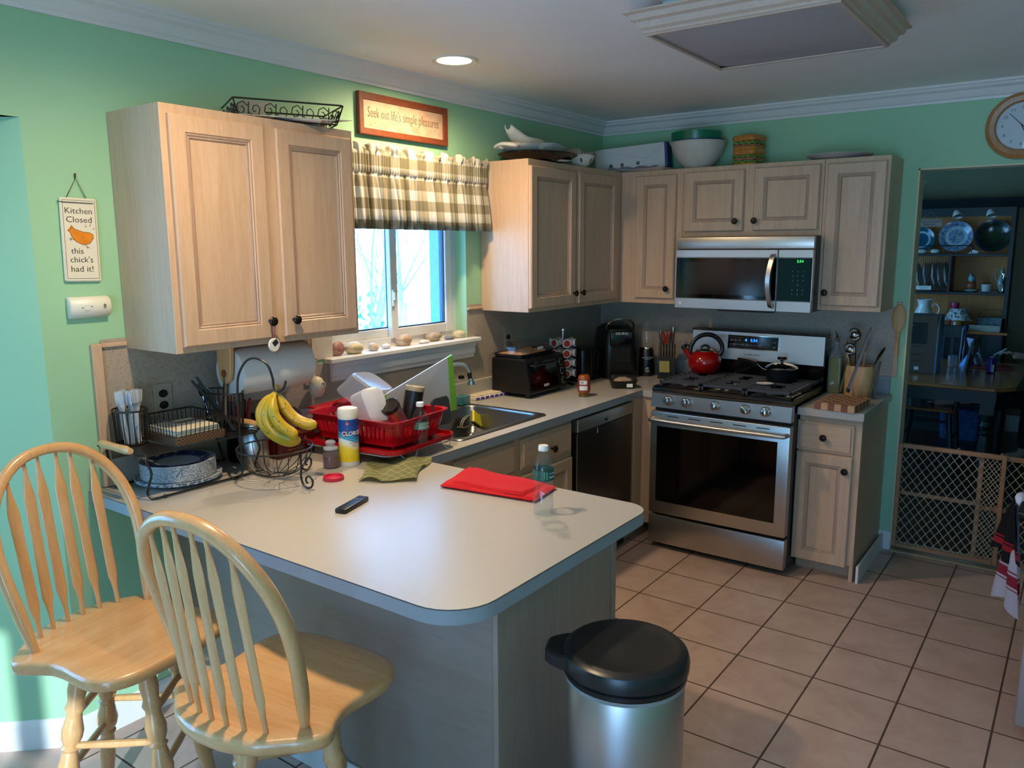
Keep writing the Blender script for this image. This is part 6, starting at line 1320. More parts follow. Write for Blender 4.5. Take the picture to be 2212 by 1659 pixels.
# long carton box with qr-free print, in the corner
r = thing('carton_box', 'long white carton with blue end flap leaning on the trays in the corner', 'box', (.33, -.20, TZ+.012), (R(0), R(-4), R(12)))
m = MB(); m.box(-.22, .215, -.06, .06, 0, .145, .001); m.box(.2152, .232, -.061, .061, 0, .146, .001, mi=1); m.build('carton', [plain('white carton', '#c9c7c4', .6, amt=.02), plain('dark blue carton end', '#1d2a6b', .5)], r)
m = MB()
for x in (-.12, -.05, .05): m.box(x-.010, x+.010, -.0606, -.0602, .03, .05)
m.tube([(-.22, -.061, .145), (.10, -.0608, .06), (.215, -.061, .145)], .0005, 4); m.build('print', plain('grey carton print', '#55555a', .6), r)
r = thing('serving_tray', 'flat white rimmed tray in front of the long carton in the corner', 'tray', (.42, -.17, TZ), R(-14)); m = MB(); m.ring([rl(-.19, .19, -.13, .13, .03, 0), rl(-.21, .21, -.15, .15, .04, .013), rl(-.205, .205, -.145, .145, .04, .0145), rl(-.185, .185, -.125, .125, .03, .003)], True, True, True); m.build('tray', plain('dull white enamel', '#b9b4ac', .3), r)
r = thing('plastic_bag', 'crumpled clear grey plastic wrap on the tray before the long carton', 'plastic wrap', (.36, -.255, TZ+.016), R(8)); m = MB(); m.grid(lambda u, v: (-.15+.30*u, -.05+.09*v, .02*abs(math.sin(u*9+v*4))*math.sin(v*3.1)+.002), 24, 10, th=.001); m.build('film', glass('crinkled wrap', (.7, .7, .72), .2, 1.4, tint=(.6, .6, .62), alpha=.5), r)
def bowl(name, label, loc, r0, r1, h, mat, rim=None, rm=None):
    t = thing(name, label, 'bowl', loc); m = MB(); m.lathe([(.001, 0), (r0, 0), (r0+.006, .004), (r0+(r1-r0)*.55, h*.34), (r0+(r1-r0)*.85, h*.68), (r1, h), (r1-.004, h), (r0+(r1-r0)*.80, h*.68), (r0+(r1-r0)*.5, h*.34), (r0, .010), (.001, .008)], 56); m.build('body', mat, t)
    if rim: m = MB(); m.lathe([(r1-.004, h-.003), (r1+rim, h-.002), (r1+rim, h+.003), (r1-.004, h+.004)], 56, cap0=False, cap1=False); m.build('rim', rm or mat, t)
    return t
bowl('mixing_bowl', 'large white mixing bowl topmost visible under the blue and green bowls', (.745, -.185, TZ), .065, .160, .150, plain('cream white plastic bowl', '#c6c1b4', .3), .006)
bowl('mixing_bowl', 'navy blue bowl nested inside the white mixing bowl', (.745, -.185, TZ+.040), .062, .146, .118, plain('navy plastic', '#141c5c', .3), .008)
bowl('storage_tub', 'green straight sided tub stacked in the navy and white bowls', (.735, -.190, TZ+.103), .130, .146, .105, plain('green translucent plastic', '#0f6b4a', .3))
# sandwich shaped cookie jar
r = thing('cookie_jar', 'ceramic cookie jar shaped like a tall stacked sandwich', 'cookie jar', (1.062, -.215, TZ), R(-10))
BRD = plain('toasted bread glaze', '#b0702f', .15, amt=.15, scale=30); LET = plain('lettuce green glaze', '#5f7d3a', .2, amt=.3, scale=70); HAM = plain('pink ham glaze', '#a4614c', .2, amt=.2, scale=50); CHS = plain('yellow cheese glaze', '#b78f33', .2)
def wav(z, w, am, n, ph=0): return [(w*(1+am*math.sin(n*q+ph))*max(min(math.cos(q)*1.25, 1), -1), w*(1+am*math.sin(n*q+ph))*max(min(math.sin(q)*1.25, 1), -1), z+.003*math.sin(n*q+ph)*(1 if am > .02 else 0)) for q in [2*math.pi*i/60 for i in range(60)]]
def layer(name, z0, z1, w, am, n, mat, ph=0): m = MB(); m.ring([wav(z0, w*.94, am*.5, n, ph), wav(z0+(z1-z0)*.3, w, am, n, ph), wav(z0+(z1-z0)*.7, w, am, n, ph), wav(z1, w*.94, am*.5, n, ph)], True, True, True); return m.build(name, mat, r)
layer('cheese_layer', 0, .012, .068, .03, 7, CHS); layer('lettuce_layer', .012, .026, .071, .05, 13, LET); layer('ham_layer', .026, .040, .069, .03, 9, HAM, 1); layer('lettuce_layer', .040, .055, .072, .05, 15, LET, 2)
layer('bread_layer', .055, .088, .070, .005, 4, BRD); layer('cheese_layer', .088, .097, .070, .03, 8, CHS, 1); layer('ham_layer', .097, .110, .071, .04, 9, HAM, 3); layer('lettuce_layer', .110, .128, .072, .05, 14, LET, 1)
t_ = layer('bread_lid', .129, .160, .073, .005, 4, BRD); m = MB(); m.lathe([(.018, .160), (.020, .164), (.018, .171), (.001, .172)], 20, sx=1.3); m.build('pickle_knob', LET, t_)
m = MB(); m.lathe([(.001, 0), (.09, 0), (.14, .010), (.165, .022), (.166, .025), (.13, .013), (.09, .005), (.001, .005)], 44); tag(m.build('serving_plate', plain('grey white stoneware', '#a9a8a6', .2), None, (1.545, -.20, TZ), (R(0), 0, 0)), 'flat round white platter lying on the tall cabinet near the doorway', 'platter')
# wall clock over the doorway
r = thing('wall_clock', 'round blond wood wall clock above the doorway', 'clock', (2.345, -.0015, 2.275), (R(90), 0, 0))
m = MB(); m.lathe([(.001, 0), (.158, 0), (.160, .006), (.156, .022), (.140, .032), (.118, .030), (.112, .020), (.110, .012)], 72, cap1=False); m.build('rim', wood('honey clock wood', '#96602f', '#ab7440', '#b98352', 'y', .25, 1, .5), r)
m = MB(); m.lathe([(.001, .012), (.112, .012)], 72, cap0=False, cap1=False); fc = m.build('face', plain('white clock face', '#c4c6c8', .4, amt=.01), r)
m = MB()
for i in range(12):
    a = R(90-30*(i+1)); mtext(m, str(i+1), .022, (.086*math.cos(a), .086*math.sin(a), .0126))
m.build('numerals', plain('grey numerals', '#4c4c50', .5), fc, fix=False)
m = MB(); m.tube([(.012, -.012, .0145), (-.060, .062, .0145)], [.0022, .0012], 6); m.build('minute_hand', INK, r); m = MB(); m.tube([(-.008, .010, .0155), (.02, -.05, .0155)], [.0022, .0015], 6); m.build('hour_hand', INK, r)
m = MB(); m.grid(lambda u, v: (.111*(2*u-1)*math.sqrt(1-.5*(2*v-1)**2), .111*(2*v-1)*math.sqrt(1-.5*(2*u-1)**2), .020+.012*(1-(2*u-1)**2*.6-(2*v-1)**2*.6)), 16, 16); m.build('glass_cover', PANE, r, fix=False)
# ---------------------------------------------------------------- bar stools
def stool(name, label, loc, rot, leg_rot):
    r = thing(name, label, 'bar stool', loc, rot)
    half = [(0, -.262), (.06, -.258), (.13, -.235), (.185, -.195), (.225, -.165), (.246, -.135), (.246, -.108), (.228, -.075), (.212, -.03), (.210, .02), (.219, .08), (.221, .13), (.205, .175), (.165, .207), (.10, .222), (0, .226)]
    pl = [(x, y) for x, y in half]+[(-x, y) for x, y in reversed(half[1:-1])]
    pl = [p[:2] for p in spline([(x, y, 0) for x, y in pl], 4, True)]
    m = MB()
    def L(d, z): return [(x, y, z) for x, y in (off2(pl, d) if d else pl)]
    def S(q, z): return [(x*q, -.01+(y+.01)*q, z) for x, y in pl]
    m.ring([S(.95, .580), S(.99, .586), S(1, .596), S(1, .610), S(.985, .617), S(.95, .620), S(.75, .6185), S(.5, .613), S(.2, .612)], True, True, True); m.build('seat', SEATW, r, angle=50)
    m = MB(); m.prism([p[:2] for p in spline([(.16*math.cos(R(a)), .165*math.sin(R(a))-.01, 0) for a in range(0, 360, 30)], 3, True)], .553, .579, inset=.004); m.build('swivel_plate', LIGHTW, r)
    hb = [(.182, -.128, .612), (.200, -.152, .73), (.213, -.180, .84), (.212, -.206, .925), (.193, -.232, 1.0), (.149, -.256, 1.068), (.082, -.272, 1.114), (0, -.278, 1.128)]
    bp = spline(hb+[(-x, y, z) for x, y, z in reversed(hb[:-1])], 6); n = len(bp); m = MB()
    rings = []
    for i, p in enumerate(bp):
        a = Vector(bp[max(i-1, 0)]); b = Vector(bp[min(i+1, n-1)]); t = (b-a).normalized(); nrm = Vector((0, 1, .3)).normalized(); nrm = (nrm-t*nrm.dot(t)).normalized(); bi = t.cross(nrm)
        e = min(i, n-1-i); w = .0145 if e > 4 else .0085+.0012*e; d = .016 if e > 4 else .009+.0015*e
        rings.append([tuple(Vector(p)+bi*q[0]*w+nrm*q[1]*d) for q in ((-.6, -1), (.6, -1), (1, -.6), (1, .6), (.6, 1), (-.6, 1), (-1, .6), (-1, -.6))])
    m.ring(rings, True, True, True); m.build('bow', LIGHTW, r, angle=50)
    for i in range(6):
        u = -1+2*(i+.5)/6; x0 = u*.150; y0 = -.150-.066*math.sqrt(max(0, 1-u*u*.9)); x1 = u*.150
        j = min(range(n), key=lambda q: abs(bp[q][0]-x1)+(0 if bp[q][2] > .85 else 9)); top = Vector(bp[j])-Vector((0, 0, .008)); bot = Vector((x0, y0, .614)); m = MB(); rg = []
        ax = (top-bot).normalized(); fw_ = Vector((0, 1, 0)); fw_ = (fw_-ax*fw_.dot(ax)).normalized(); sd = ax.cross(fw_)
        for t, w, d in ((0, .0062, .0062), (.10, .007, .0065), (.15, .0105, .006), (.20, .0165, .0055), (.55, .0155, .0050), (.78, .0172, .0050), (.85, .0120, .005), (.92, .0065, .005), (1, .0058, .005)):
            c = bot.lerp(top, t); rg.append([tuple(c+sd*w*math.cos(a)+fw_*d*math.sin(a)) for a in [2*math.pi*q/12 for q in range(12)]])
        m.ring(rg, True, True, True); m.build('spindle', LIGHTW, r, angle=40)
    tops = []
    for q in range(4):
        a = leg_rot+R(45+90*q); tp = Vector((.125*math.cos(a), .125*math.sin(a)-.01, .556)); bt = Vector((.235*math.cos(a), .235*math.sin(a)-.01, .002)); tops.append((tp, bt))
        prof = [(0, .019), (.10, .023), (.16, .019), (.19, .024), (.215, .018), (.24, .019), (.30, .026), (.34, .024), (.375, .017), (.39, .023), (.405, .017), (.43, .020), (.50, .027), (.545, .024), (.575, .016), (.59, .022), (.605, .017), (.64, .018), (.74, .021), (.90, .016), (1, .013)]
        m = MB(); m.tube([tuple(tp.lerp(bt, t)) for t, _ in prof], [w*1.12 for _, w in prof], 16); m.build('leg', LIGHTW, r, angle=50)
    for q in range(4):
        (t0, b0), (t1, b1) = tops[q], tops[(q+1) % 4]
        for t in ((.30,) if q % 2 else (.24, .52)):
            p, w = t0.lerp(b0, t+.08*(q % 2)), t1.lerp(b1, t+.08*(q % 2)); m = MB(); m.tube([tuple(p), tuple(p.lerp(w, .5)), tuple(w)], [.009, .0115, .009], 10); m.build('stretcher', LIGHTW, r)
    return r
stool('bar_stool', 'blond wooden bow back bar stool at the far left against the green wall', (.548, -3.668, 0), R(-79.8), R(30))
stool('bar_stool', 'blond wooden bow back bar stool pushed toward the peninsula, nearer the camera', (1.130, -3.560, 0), R(6.5), R(-42))
# ---------------------------------------------------------------- trash can
r = thing('trash_can', 'tall round brushed steel trash can with black lid beside the peninsula', 'trash can', (1.812, -3.030, 0))
m = MB(); m.lathe([(.150, .012), (.152, .02), (.152, .628), (.150, .632)], 64); m.build('body', STEELZ, r)
m = MB(); m.lathe([(.148, 0), (.153, .003), (.153, .016), (.150, .018)], 56); m.build('base_ring', BLACK, r)
BLID = plain('matte black lid plastic', '#1a1b1c', .32, amt=.05)
m = MB(); m.lathe([(.153, .622), (.158, .626), (.158, .636), (.153, .640)], 64, cap0=False, cap1=False); m.build('rim_ring', BLACK, r)
m = MB(); m.lathe([(.156, .641), (.162, .646), (.163, .668), (.158, .684), (.146, .693), (.135, .694), (.131, .6925), (.06, .697), (.001, .698)], 64); ld = m.build('lid', BLID, r)
m = MB(); a = math.radians(205)
m.push(Matrix.Rotation(a-R(0), 4, 'Z')); m.prism([(.125, -.075), (.165, -.062), (.190, -.045), (.205, -.028), (.205, .028), (.190, .045), (.165, .062), (.125, .075)], .640, .682, inset=.006); m.pop(); m.build('hinge', BLID, r)
m = MB(); m.box(.10, .20, -.035, .035, .012, .026, .005); m.v = [(x*math.cos(R(-60))-y*math.sin(R(-60)), x*math.sin(R(-60))+y*math.cos(R(-60)), z) for x, y, z in m.v]; m.build('pedal', STEELZ, r)
m = MB(); m.lathe([(.1535, .618), (.155, .612), (.155, .622)], 40, cap0=False, cap1=False); m.build('bag_edge', plain('white bag plastic', '#8f8e8c', .4), r)
# ---------------------------------------------------------------- wooden gate across the doorway
g = thing('baby_gate', 'wooden framed pressure gate with cream plastic lattice across the doorway', 'gate', (0, 0, 0))
CRM = plain('cream lattice plastic', '#b5a684', .5, amt=.04)
def panel(x0, x1, y, z0, z1, ox, mid=False):
    m = MB(); t = .011
    for a in ((x0, x0+.022, z0, z1), (x1-.022, x1, z0, z1), (x0+.022, x1-.022, z0, z0+.024), (x0+.022, x1-.022, z1-.024, z1)): m.box(a[0], a[1], y-t, y+t, a[2], a[3], .003)
    if mid: m.box(x0+.022, x1-.022, y-t*.8, y+t*.8, (z0+z1)/2-.01, (z0+z1)/2+.012, .003)
    m.build('frame', GATEW, g)
    m = MB(); sx, sz = .043, .058; X0_, X1_, Z0_, Z1_ = x0+.018, x1-.018, z0+.020, z1-.020; k = sz/sx
    for s in (1, -1):
        c = Z0_-(X1_-X0_)*k
        while c < Z1_+(X1_-X0_)*k:
            # z = c + s*k*(x-X0)
            pts = []
            for x in (X0_, X1_):
                z = c+s*k*(x-X0_)
                if Z0_ <= z <= Z1_: pts.append((x, z))
            for z in (Z0_, Z1_):
                x = X0_+(z-c)/(s*k)
                if X0_ < x < X1_: pts.append((x, z))
            if len(pts) >= 2:
                a, b = pts[0], pts[1]
                if (Vector(a)-Vector(b)).length > .004: m.tube([(a[0], y+s*.0015, a[1]), (b[0], y+s*.0015, b[1])], .0021, 4)
            c += sz
    m.build('lattice', CRM, g)
panel(1.912, 2.425, -.018, .03, .628, 0); panel(2.300, 2.84, .012, .03, .618, .01, True)
m = MB(); m.box(1.936, 2.30, .004, .018, .33, .352, .002); m.build('cross_rail', GATEW, g)
m = MB(); m.box(1.9085, 1.9118, -.03, -.006, .05, .62); m.build('rubber_strip', CREAMT, g)
for x in (2.20, 2.40): m = MB(); m.cyl((x, -.03, .622), (x, .02, .622), .009, n=14); m.build('latch_peg', GATEW, g)
# ---------------------------------------------------------------- towels on the fridge handle
def towelmat(name, bands):
    M = Mat(name, bands[0][1], .9); t = M.n.new('ShaderNodeTexCoord'); sp = M.n.new('ShaderNodeSeparateXYZ'); M.l.new(t.outputs['Object'], sp.inputs[0])
    mr = M.node('ShaderNodeMapRange'); mr.inputs['From Min'].default_value = -.5; mr.inputs['From Max'].default_value = .05; M.l.new(sp.outputs['Z'], mr.inputs['Value'])
    st = []; prev = None
    for z, c in bands:
        p = (z+.5)/.55
        if prev: st.append((max(0, p-.003), prev))
        st.append((p, c)); prev = c
    M.base(M.ramp(mr.outputs['Result'], st)); M.bump(M.noise(M.coord(), 400, 2), .4, .001); return M.m
def drape(y0, y1, zb, xo, seed, flare, top=.795, th=.004):
    rn = random.Random(seed); ph = rn.uniform(0, 6); m = MB()
    def fn(u, v):
        z = top-(top-zb+.015*math.sin(u*9+ph))*v if v > 0 else top; w = .35+.65*min(1, v*flare); yc = (y0+y1)/2; fold = .010*math.sin(u*13+ph)*min(1, v*2)
        return (xo-.012-.006*v+fold*1.2-.11*(u-.5)*v, yc+(u-.5)*(y1-y0)*w, z-.785)
    m.grid(fn, 30, 20, th=th); return m
tw = thing('dish_towel', 'white dish towel with red bands hanging from the fridge handle', 'dish towel', (0, 0, .785))
drape(-1.52, -1.26, .372, 2.562, 2, 1.2).build('cloth', towelmat('white towel with red bands', [(-.5, '#cfd0e0'), (-.345, '#cfd0e0'), (-.335, '#9c1f3a'), (-.330, '#cfd0e0'), (-.322, '#a02a45'), (-.285, '#9c1f3a'), (-.280, '#cfd0e0'), (-.272, '#9c1f3a'), (-.266, '#cfd0e0')]), tw)
m = MB(); m.sphere((2.560, -1.40, .004), (.022, .050, .024), 20, 12); m.build('bunched_top', plain('white towelling', '#cfd0e0', .9, bump=.4), tw)
tw = thing('dish_towel', 'short black kitchen towel with red stripes layered over the white towel', 'dish towel', (0, 0, .785))
drape(-1.50, -1.30, .555, 2.551, 5, 2.0).build('cloth', towelmat('black towel with red stripes', [(-.5, '#101014'), (-.205, '#101014'), (-.200, '#b3202c'), (-.178, '#101014'), (-.172, '#b3202c'), (-.166, '#101014')]), tw)
# ---------------------------------------------------------------- dining room seen through the doorway
DW = wood('dark green black stained wood', '#10181a', '#151f20', '#1b2726', 'z', .4); PINE = wood('amber pine boards', '#935a1e', '#b07026', '#c08034', 'z', .5)
h = thing('hutch', 'tall dark green hutch with pine back full of plates in the dining room', 'hutch', (0, 0, 0))
hx0, hx1 = .92, 2.105
m = MB(); m.box(hx0, hx1, 3.38, 3.775, .12, .925, .004); m.box(hx0+.03, hx1-.03, 3.42, 3.77, .0, .119); m.build('base_cabinet', DW, h)
m = MB(); m.box(hx0-.03, hx1+.035, 3.33, 3.78, .926, .950, .004); m.build('counter', TABLEW, h)
m = MB(); m.box(hx0, hx0+.03, 3.50, 3.77, .951, 2.03); m.build('side', DW, h); m = MB(); m.box(hx1-.03, hx1, 3.50, 3.77, .951, 2.03); m.build('side', DW, h)
m = MB(); m.prism([(3.50, 2.031), (3.44, 2.09), (3.43, 2.11), (3.78, 2.11), (3.78, 2.031)], hx0-.05, hx1+.05, 'x'); m.build('cornice', DW, h)
m = MB(); m.box(hx0+.03, hx1-.03, 3.50, 3.515, 1.955, 2.03); m.build('top_rail', DW, h)
m = MB(); m.box(hx0+.03, hx1-.03, 3.755, 3.77, .951, 2.03); m.build('back_panel', PINE, h)
for z in (1.285, 1.628): m = MB(); m.box(hx0+.03, hx1-.03, 3.50, 3.754, z-.022, z, .002); m.build('shelf', DW, h)
m = MB(); m.box(1.62, 1.64, 3.505, 3.754, 1.286, 1.605); m.build('divider', DW, h)
m = MB(); m.tube([(hx0+.03, 3.51, 1.700), (1.80, 3.51, 1.700)], .0045, 8)
for x in (1.05, 1.2, 1.35, 1.46, 1.57, 1.68, 1.79): m.tube([(x, 3.51, 1.63), (x, 3.51, 1.70)], .0035, 6)
m.build('plate_rail', DW, h)
m = MB()
for i in range(16): m.tube([(1.335+.018*i, 3.512, 1.29), (1.335+.018*i, 3.512, 1.603)], .0025, 5)
m.build('rack_bars', DW, h)
def ringmat(name, stops, noise=None):
    M = Mat(name, stops[0][1], .15); t = M.n.new('ShaderNodeTexCoord'); l = M.n.new('ShaderNodeVectorMath'); l.operation = 'LENGTH'; M.l.new(t.outputs['Object'], l.inputs[0])
    mr = M.node('ShaderNodeMapRange'); mr.inputs['From Max'].default_value = .15; M.l.new(l.outputs['Value'], mr.inputs['Value']); c = M.ramp(mr.outputs['Result'], stops)
    if noise: n = M.noise(M.coord(), noise[0], 3); c = M.mix(M.ramp(n, [(.45, (0, 0, 0)), (.6, (1, 1, 1))]), c, noise[1], 'MIX')
    M.base(c); return M.m
def dplate(label, loc, r_, mat, rot=(R(80), 0, 0), cat='plate', group=None):
    m = MB(); m.lathe([(.001, 0), (r_*.62, 0), (r_*.70, .008), (r_, .022), (r_, .025), (r_*.68, .012), (r_*.6, .004), (.001, .004)], 44); return tag(m.build('display_plate', mat, None, loc, rot), label, cat, group)
dplate('blue and white transferware plate standing in the middle of the top shelf', (1.640, 3.66, 1.782), .140, ringmat('blue transferware', [(0, '#4c6474'), (.40, '#556b7c'), (.46, '#a9b9bd'), (.62, '#a9b9bd'), (.68, '#41597a'), (1, '#7d8fae')], (70, '#8fa3b0')))
dplate('dark green painted platter standing at the right of the top shelf', (1.935, 3.66, 1.782), .146, ringmat('dark green painted plate', [(0, '#2a3318'), (.5, '#141f14'), (.8, '#101a20'), (1, '#2b3a4d')], (24, '#1e2c12')))
dplate('small teal plate with white ring at the left of the top shelf', (1.355, 3.66, 1.755), .115, ringmat('teal plate with white ring', [(0, '#12455c'), (.40, '#155068'), (.42, '#9fb6b6'), (.52, '#9fb6b6'), (.54, '#0f4a5f'), (1, '#186a78')]))
for i, x in enumerate((1.345, 1.405, 1.475, 1.520, 1.575)):
    dplate(['white rimmed plate filed upright farthest left in the rack', 'white rimmed plate filed upright second in the rack', 'white rimmed plate filed upright in the middle of the rack', 'white rimmed plate filed upright fourth in the rack', 'white rimmed plate filed upright at the right of the rack'][i], (x, 3.64, 1.42), .128, CER, (0, R(80), 0))
for i, x in enumerate((1.650, 1.912)):
    r = thing('teacup', ['white teacup hanging over the blue and white plate', 'white teacup hanging over the dark green platter'][i], 'teacup', (x, 3.515, 1.985), (R(155), R(-18), 0))
    m = MB(); m.lathe([(.020, -.035), (.024, -.03), (.040, .02), (.043, .035), (.040, .035), (.034, .0), (.018, -.03)], 28); m.build('cup', CER, r)
    m = MB(); m.tube([(0, .0, -.038), (0, -.016, -.052), (0, -.014, -.075), (0, .012, -.078), (0, .022, -.058), (0, .010, -.040)], .003, 6, closed=True); m.build('handle', CER, r)
r = thing('hanging_sign', 'small wooden sign about angels crossing overhead hung from the hutch', 'sign', (1.455, 3.495, 1.905)); m = MB(); m.box(-.125, .085, -.006, 0, -.033, .033, .001); m.build('board', plain('pinkish tan board', '#9a8070', .6), r)
m = MB(); m.tube([(-.10, -.003, .033), (-.01, 0, .095), (.065, -.003, .033)], .0022, 6); m.build('cord', plain('jute cord', '#8d7f6d', .8), r)
m = MB(); mtext(m, 'ANGELS CROSSING', .024, (-.02, -.0065, .011), (R(90), 0, 0), sx=.9); mtext(m, 'OVERHEAD', .024, (-.02, -.0065, -.015), (R(90), 0, 0), sx=.9); m.build('lettering', INK, r, fix=False)
r = thing('shelf_sign', 'little white sign propped below the upright plates', 'sign', (1.432, 3.49, 1.318)); m = MB(); m.box(-.062, .062, -.004, 0, -.018, .018, .001); m.build('board', WHITEP, r)
m = MB(); mtext(m, 'Welcome to the', .011, (0, -.0045, .006), (R(90), 0, 0)); mtext(m, 'Happy Place', .011, (0, -.0045, -.007), (R(90), 0, 0)); m.build('lettering', MATS['grey numerals'], r, fix=False)
def lathed(name, label, cat, loc, prof, mat, n=28, **k): return tag(MB().lathe(prof, n, **k).build(name, mat, None, loc), label, cat)
m = MB(); m.prism([(-.045, 0), (.03, 0), (.045, .02), (.0, .035), (-.02, .018)], -.01, .01, 'y'); tag(m.build('shell_dish', CER, None, (1.80, 3.56, 1.6285)), 'white pointed shell lying at the foot of the green platter', 'shell')
m = MB(); m.sphere((0, 0, .022), (.05, .03, .022), 16, 8); tag(m.build('china_piece', CER, None, (1.375, 3.56, 1.6285)), 'white china piece behind the plate rail at the left', 'china')
m = MB(); m.sphere((0, 0, .022), (.04, .025, .022), 16, 8); tag(m.build('china_piece', CER, None, (1.49, 3.56, 1.6285)), 'white china piece behind the plate rail below the blue plate', 'china')
r = thing('figurine', 'small colourful bird figurine on the middle hutch shelf', 'figurine', (1.80, 3.62, 1.2855)); m = MB(); m.sphere((0, 0, .012), (.055, .035, .012), 16, 8); m.build('base', plain('pale teal glaze', '#8fb0aa', .3), r)
m = MB(); m.sphere((0, 0, .055), (.040, .028, .042), 16, 10); m.build('body', plain('rust glaze', '#8c4420', .4, amt=.4, scale=60), r); m = MB(); m.sphere((-.002, 0, .118), (.028, .022, .032), 16, 10); m.sphere((-.010, 0, .150), (.012, .012, .014), 12, 8); m.build('bird', plain('aqua glaze', '#6fa9ab', .3), r)
for k in range(4): o = lathed('saucer', ['lowest', 'second', 'third', 'topmost'][k]+' small cream saucer in the stack on the hutch shelf', 'saucer', (1.925, 3.62, 1.291+.016*k), [(.001, 0), (.035, 0), (.042, .006), (.045, .015), (.030, .006), (.001, .005)], CER)
m = MB(); m.prism(rrect(-.085, .085, -.05, .05, .02), 0, .006); tag(m.build('small_tray', DSTEEL, None, (1.95, 3.60, 1.2855)), 'silver tray under the saucers on the hutch shelf', 'tray')
r = thing('ewer', 'small grey ewer with thin handle on the hutch shelf', 'ewer', (2.035, 3.63, 1.292)); m = MB(); m.lathe([(.015, 0), (.018, .01), (.035, .06), (.036, .10), (.015, .15), (.018, .18), (.005, .20), (.004, .23)], 24); m.build('body', plain('grey green glaze', '#7e8b7e', .3), r); m = MB(); m.tube(spline([(-.03, 0, .08), (-.055, 0, .14), (-.045, 0, .20), (-.012, 0, .19)], 4), .004, 6); m.build('handle', MATS['grey green glaze'], r)
lathed('candlestick', 'silver candlestick at the right end of the hutch shelf', 'candlestick', (2.055, 3.54, 1.292), [(.03, 0), (.028, .006), (.008, .012), (.006, .08), (.012, .09), (.006, .10), (.008, .15), (.026, .155), (.026, .162), (.001, .163)], CHROME)
m = MB(); m.tube([(-.08, 0, .08), (0, 0, .0), (.02, 0, 0)], [.004, .005, .004], 6); 
r = thing('pitcher', 'white porcelain pitcher with large loop handle on the hutch counter', 'pitcher', (1.455, 3.46, .9505)); m = MB(); m.lathe([(.06, 0), (.075, .02), (.085, .09), (.075, .15), (.052, .20), (.055, .235), (.066, .262), (.062, .262), (.05, .235)], 36, cap1=False); m.build('body', CER, r)
m = MB(); m.tube(spline([(.055, 0, .20), (.095, 0, .225), (.125, 0, .18), (.11, 0, .13), (.08, 0, .11)], 5), .0055, 8); m.build('handle', CER, r)
r = thing('lamp', 'squat candle lamp with white sprigged shade on the hutch counter', 'lamp', (1.742, 3.43, .9505)); m = MB(); m.lathe([(.055, 0), (.06, .01), (.05, .06), (.045, .085)], 28); m.build('base', plain('amber glass', '#8d6b34', .15), r); m = MB(); m.lathe([(.115, .090), (.112, .092), (.105, .105), (.065, .190), (.060, .192)], 36, cap0=False, cap1=False); m.build('lamp_shade', ringmat('sprigged shade', [(0, '#c9c7c0'), (1, '#c9c7c0')], (55, '#4b4a44')), r)
lathed('glass_vase', 'pink glass cup peeking out behind the sprigged lamp shade', 'cup', (1.690, 3.56, .9505), [(.03, 0), (.035, .01), (.04, .235), (.038, .235)], plain('pink glass', '#a8294e', .2))
r = thing('wire_basket', 'teal wire basket with thin hoop handle on the hutch counter', 'basket', (1.995, 3.55, .9505)); m = MB(); m.box(-.11, .11, -.05, .05, 0, .115, .004); m.build('basket', plain('teal glass jars', '#3a5c60', .3, amt=.6, scale=30), r); m = MB(); m.tube(spline([(-.11, 0, .11), (-.08, 0, .17), (0, 0, .185), (.08, 0, .17), (.11, 0, .11)], 5), .002, 6); m.build('handle', WIRE, r)
m = MB(); m.box(-.12, .12, -.008, .008, 0, .052, .001); o = m.build('sign_block', plain('cream painted block', '#9c9683', .6), None, (1.955, 3.40, .9505)); tag(o, 'long cream lettered block in front of the teal basket', 'sign')
# table
t = thing('dining_table', 'honey topped dining table with dark green turned legs beyond the gate', 'dining table', (0, 0, 0))
m = MB(); m.prism([(.85, 1.36), (2.235, 1.36), (2.345, 1.47), (2.345, 2.68), (2.235, 2.79), (.85, 2.79), (.74, 2.68), (.74, 1.47)], .732, .760, inset=.006); m.build('tabletop', TABLEW, t)
m = MB(); m.box(.86, 2.24, 1.47, 1.49, .63, .731); m.box(.86, 2.24, 2.66, 2.68, .63, .731); m.box(.86, .88, 1.49, 2.66, .63, .731); m.box(2.22, 2.24, 1.49, 2.66, .63, .731); m.build('apron', DARKG, t)
for x in (.92, 2.19):
    for y in (1.53, 2.62): m = MB(); m.box(x-.045, x+.045, y-.045, y+.045, .55, .73, .003); m.lathe([(.02, 0), (.03, .02), (.026, .12), (.040, .22), (.044, .34), (.032, .40), (.045, .42), (.032, .44), (.044, .47), (.034, .50), (.044, .53), (.044, .549)], 24, (x, y, 0)); m.build('leg', DARKG, t)
def dchair(label, loc, rot):
    r = thing('dining_chair', label, 'dining chair', loc, rot); m = MB(); m.prism(rrect(-.21, .21, -.20, .21, .07), .425, .45, inset=.006); m.build('seat', TABLEW, r)
    for x in (-.16, .16):
        for y in (-.15, .16): m = MB(); m.tube([(x, y, .425), (x*1.12, y*1.12, .25), (x*1.28, y*1.28, 0)], [.017, .021, .012], 12); m.build('leg', DARKG, r)
    for y in (-.17, .18): m = MB(); m.tube([(-.185, y, .2), (.185, y, .2)], .010, 8); m.build('stretcher', DARKG, r)
    for x in (-.18, .18): m = MB(); m.tube([(x, -.185, .445), (x*1.04, -.27, .98)], .016, 10); m.build('back_post', DARKG, r)
    m = MB(); m.box(-.20, .20, -.285, -.262, .88, 1.0, .006); m.build('top_rail', DARKG, r)
    for x in (-.11, -.037, .037, .11): m = MB(); m.obox((x, -.225, .67), (.030, .010, .46), (R(9), 0, 0), .002); m.build('slat', DARKG, r)
    return r
dchair('dark green dining chair with wooden seat under the table, foot resting on it', (1.74, 2.30, 0), R(90))
dchair('dark green dining chair on the hutch side of the table', (1.62, 3.05, 0), R(180))
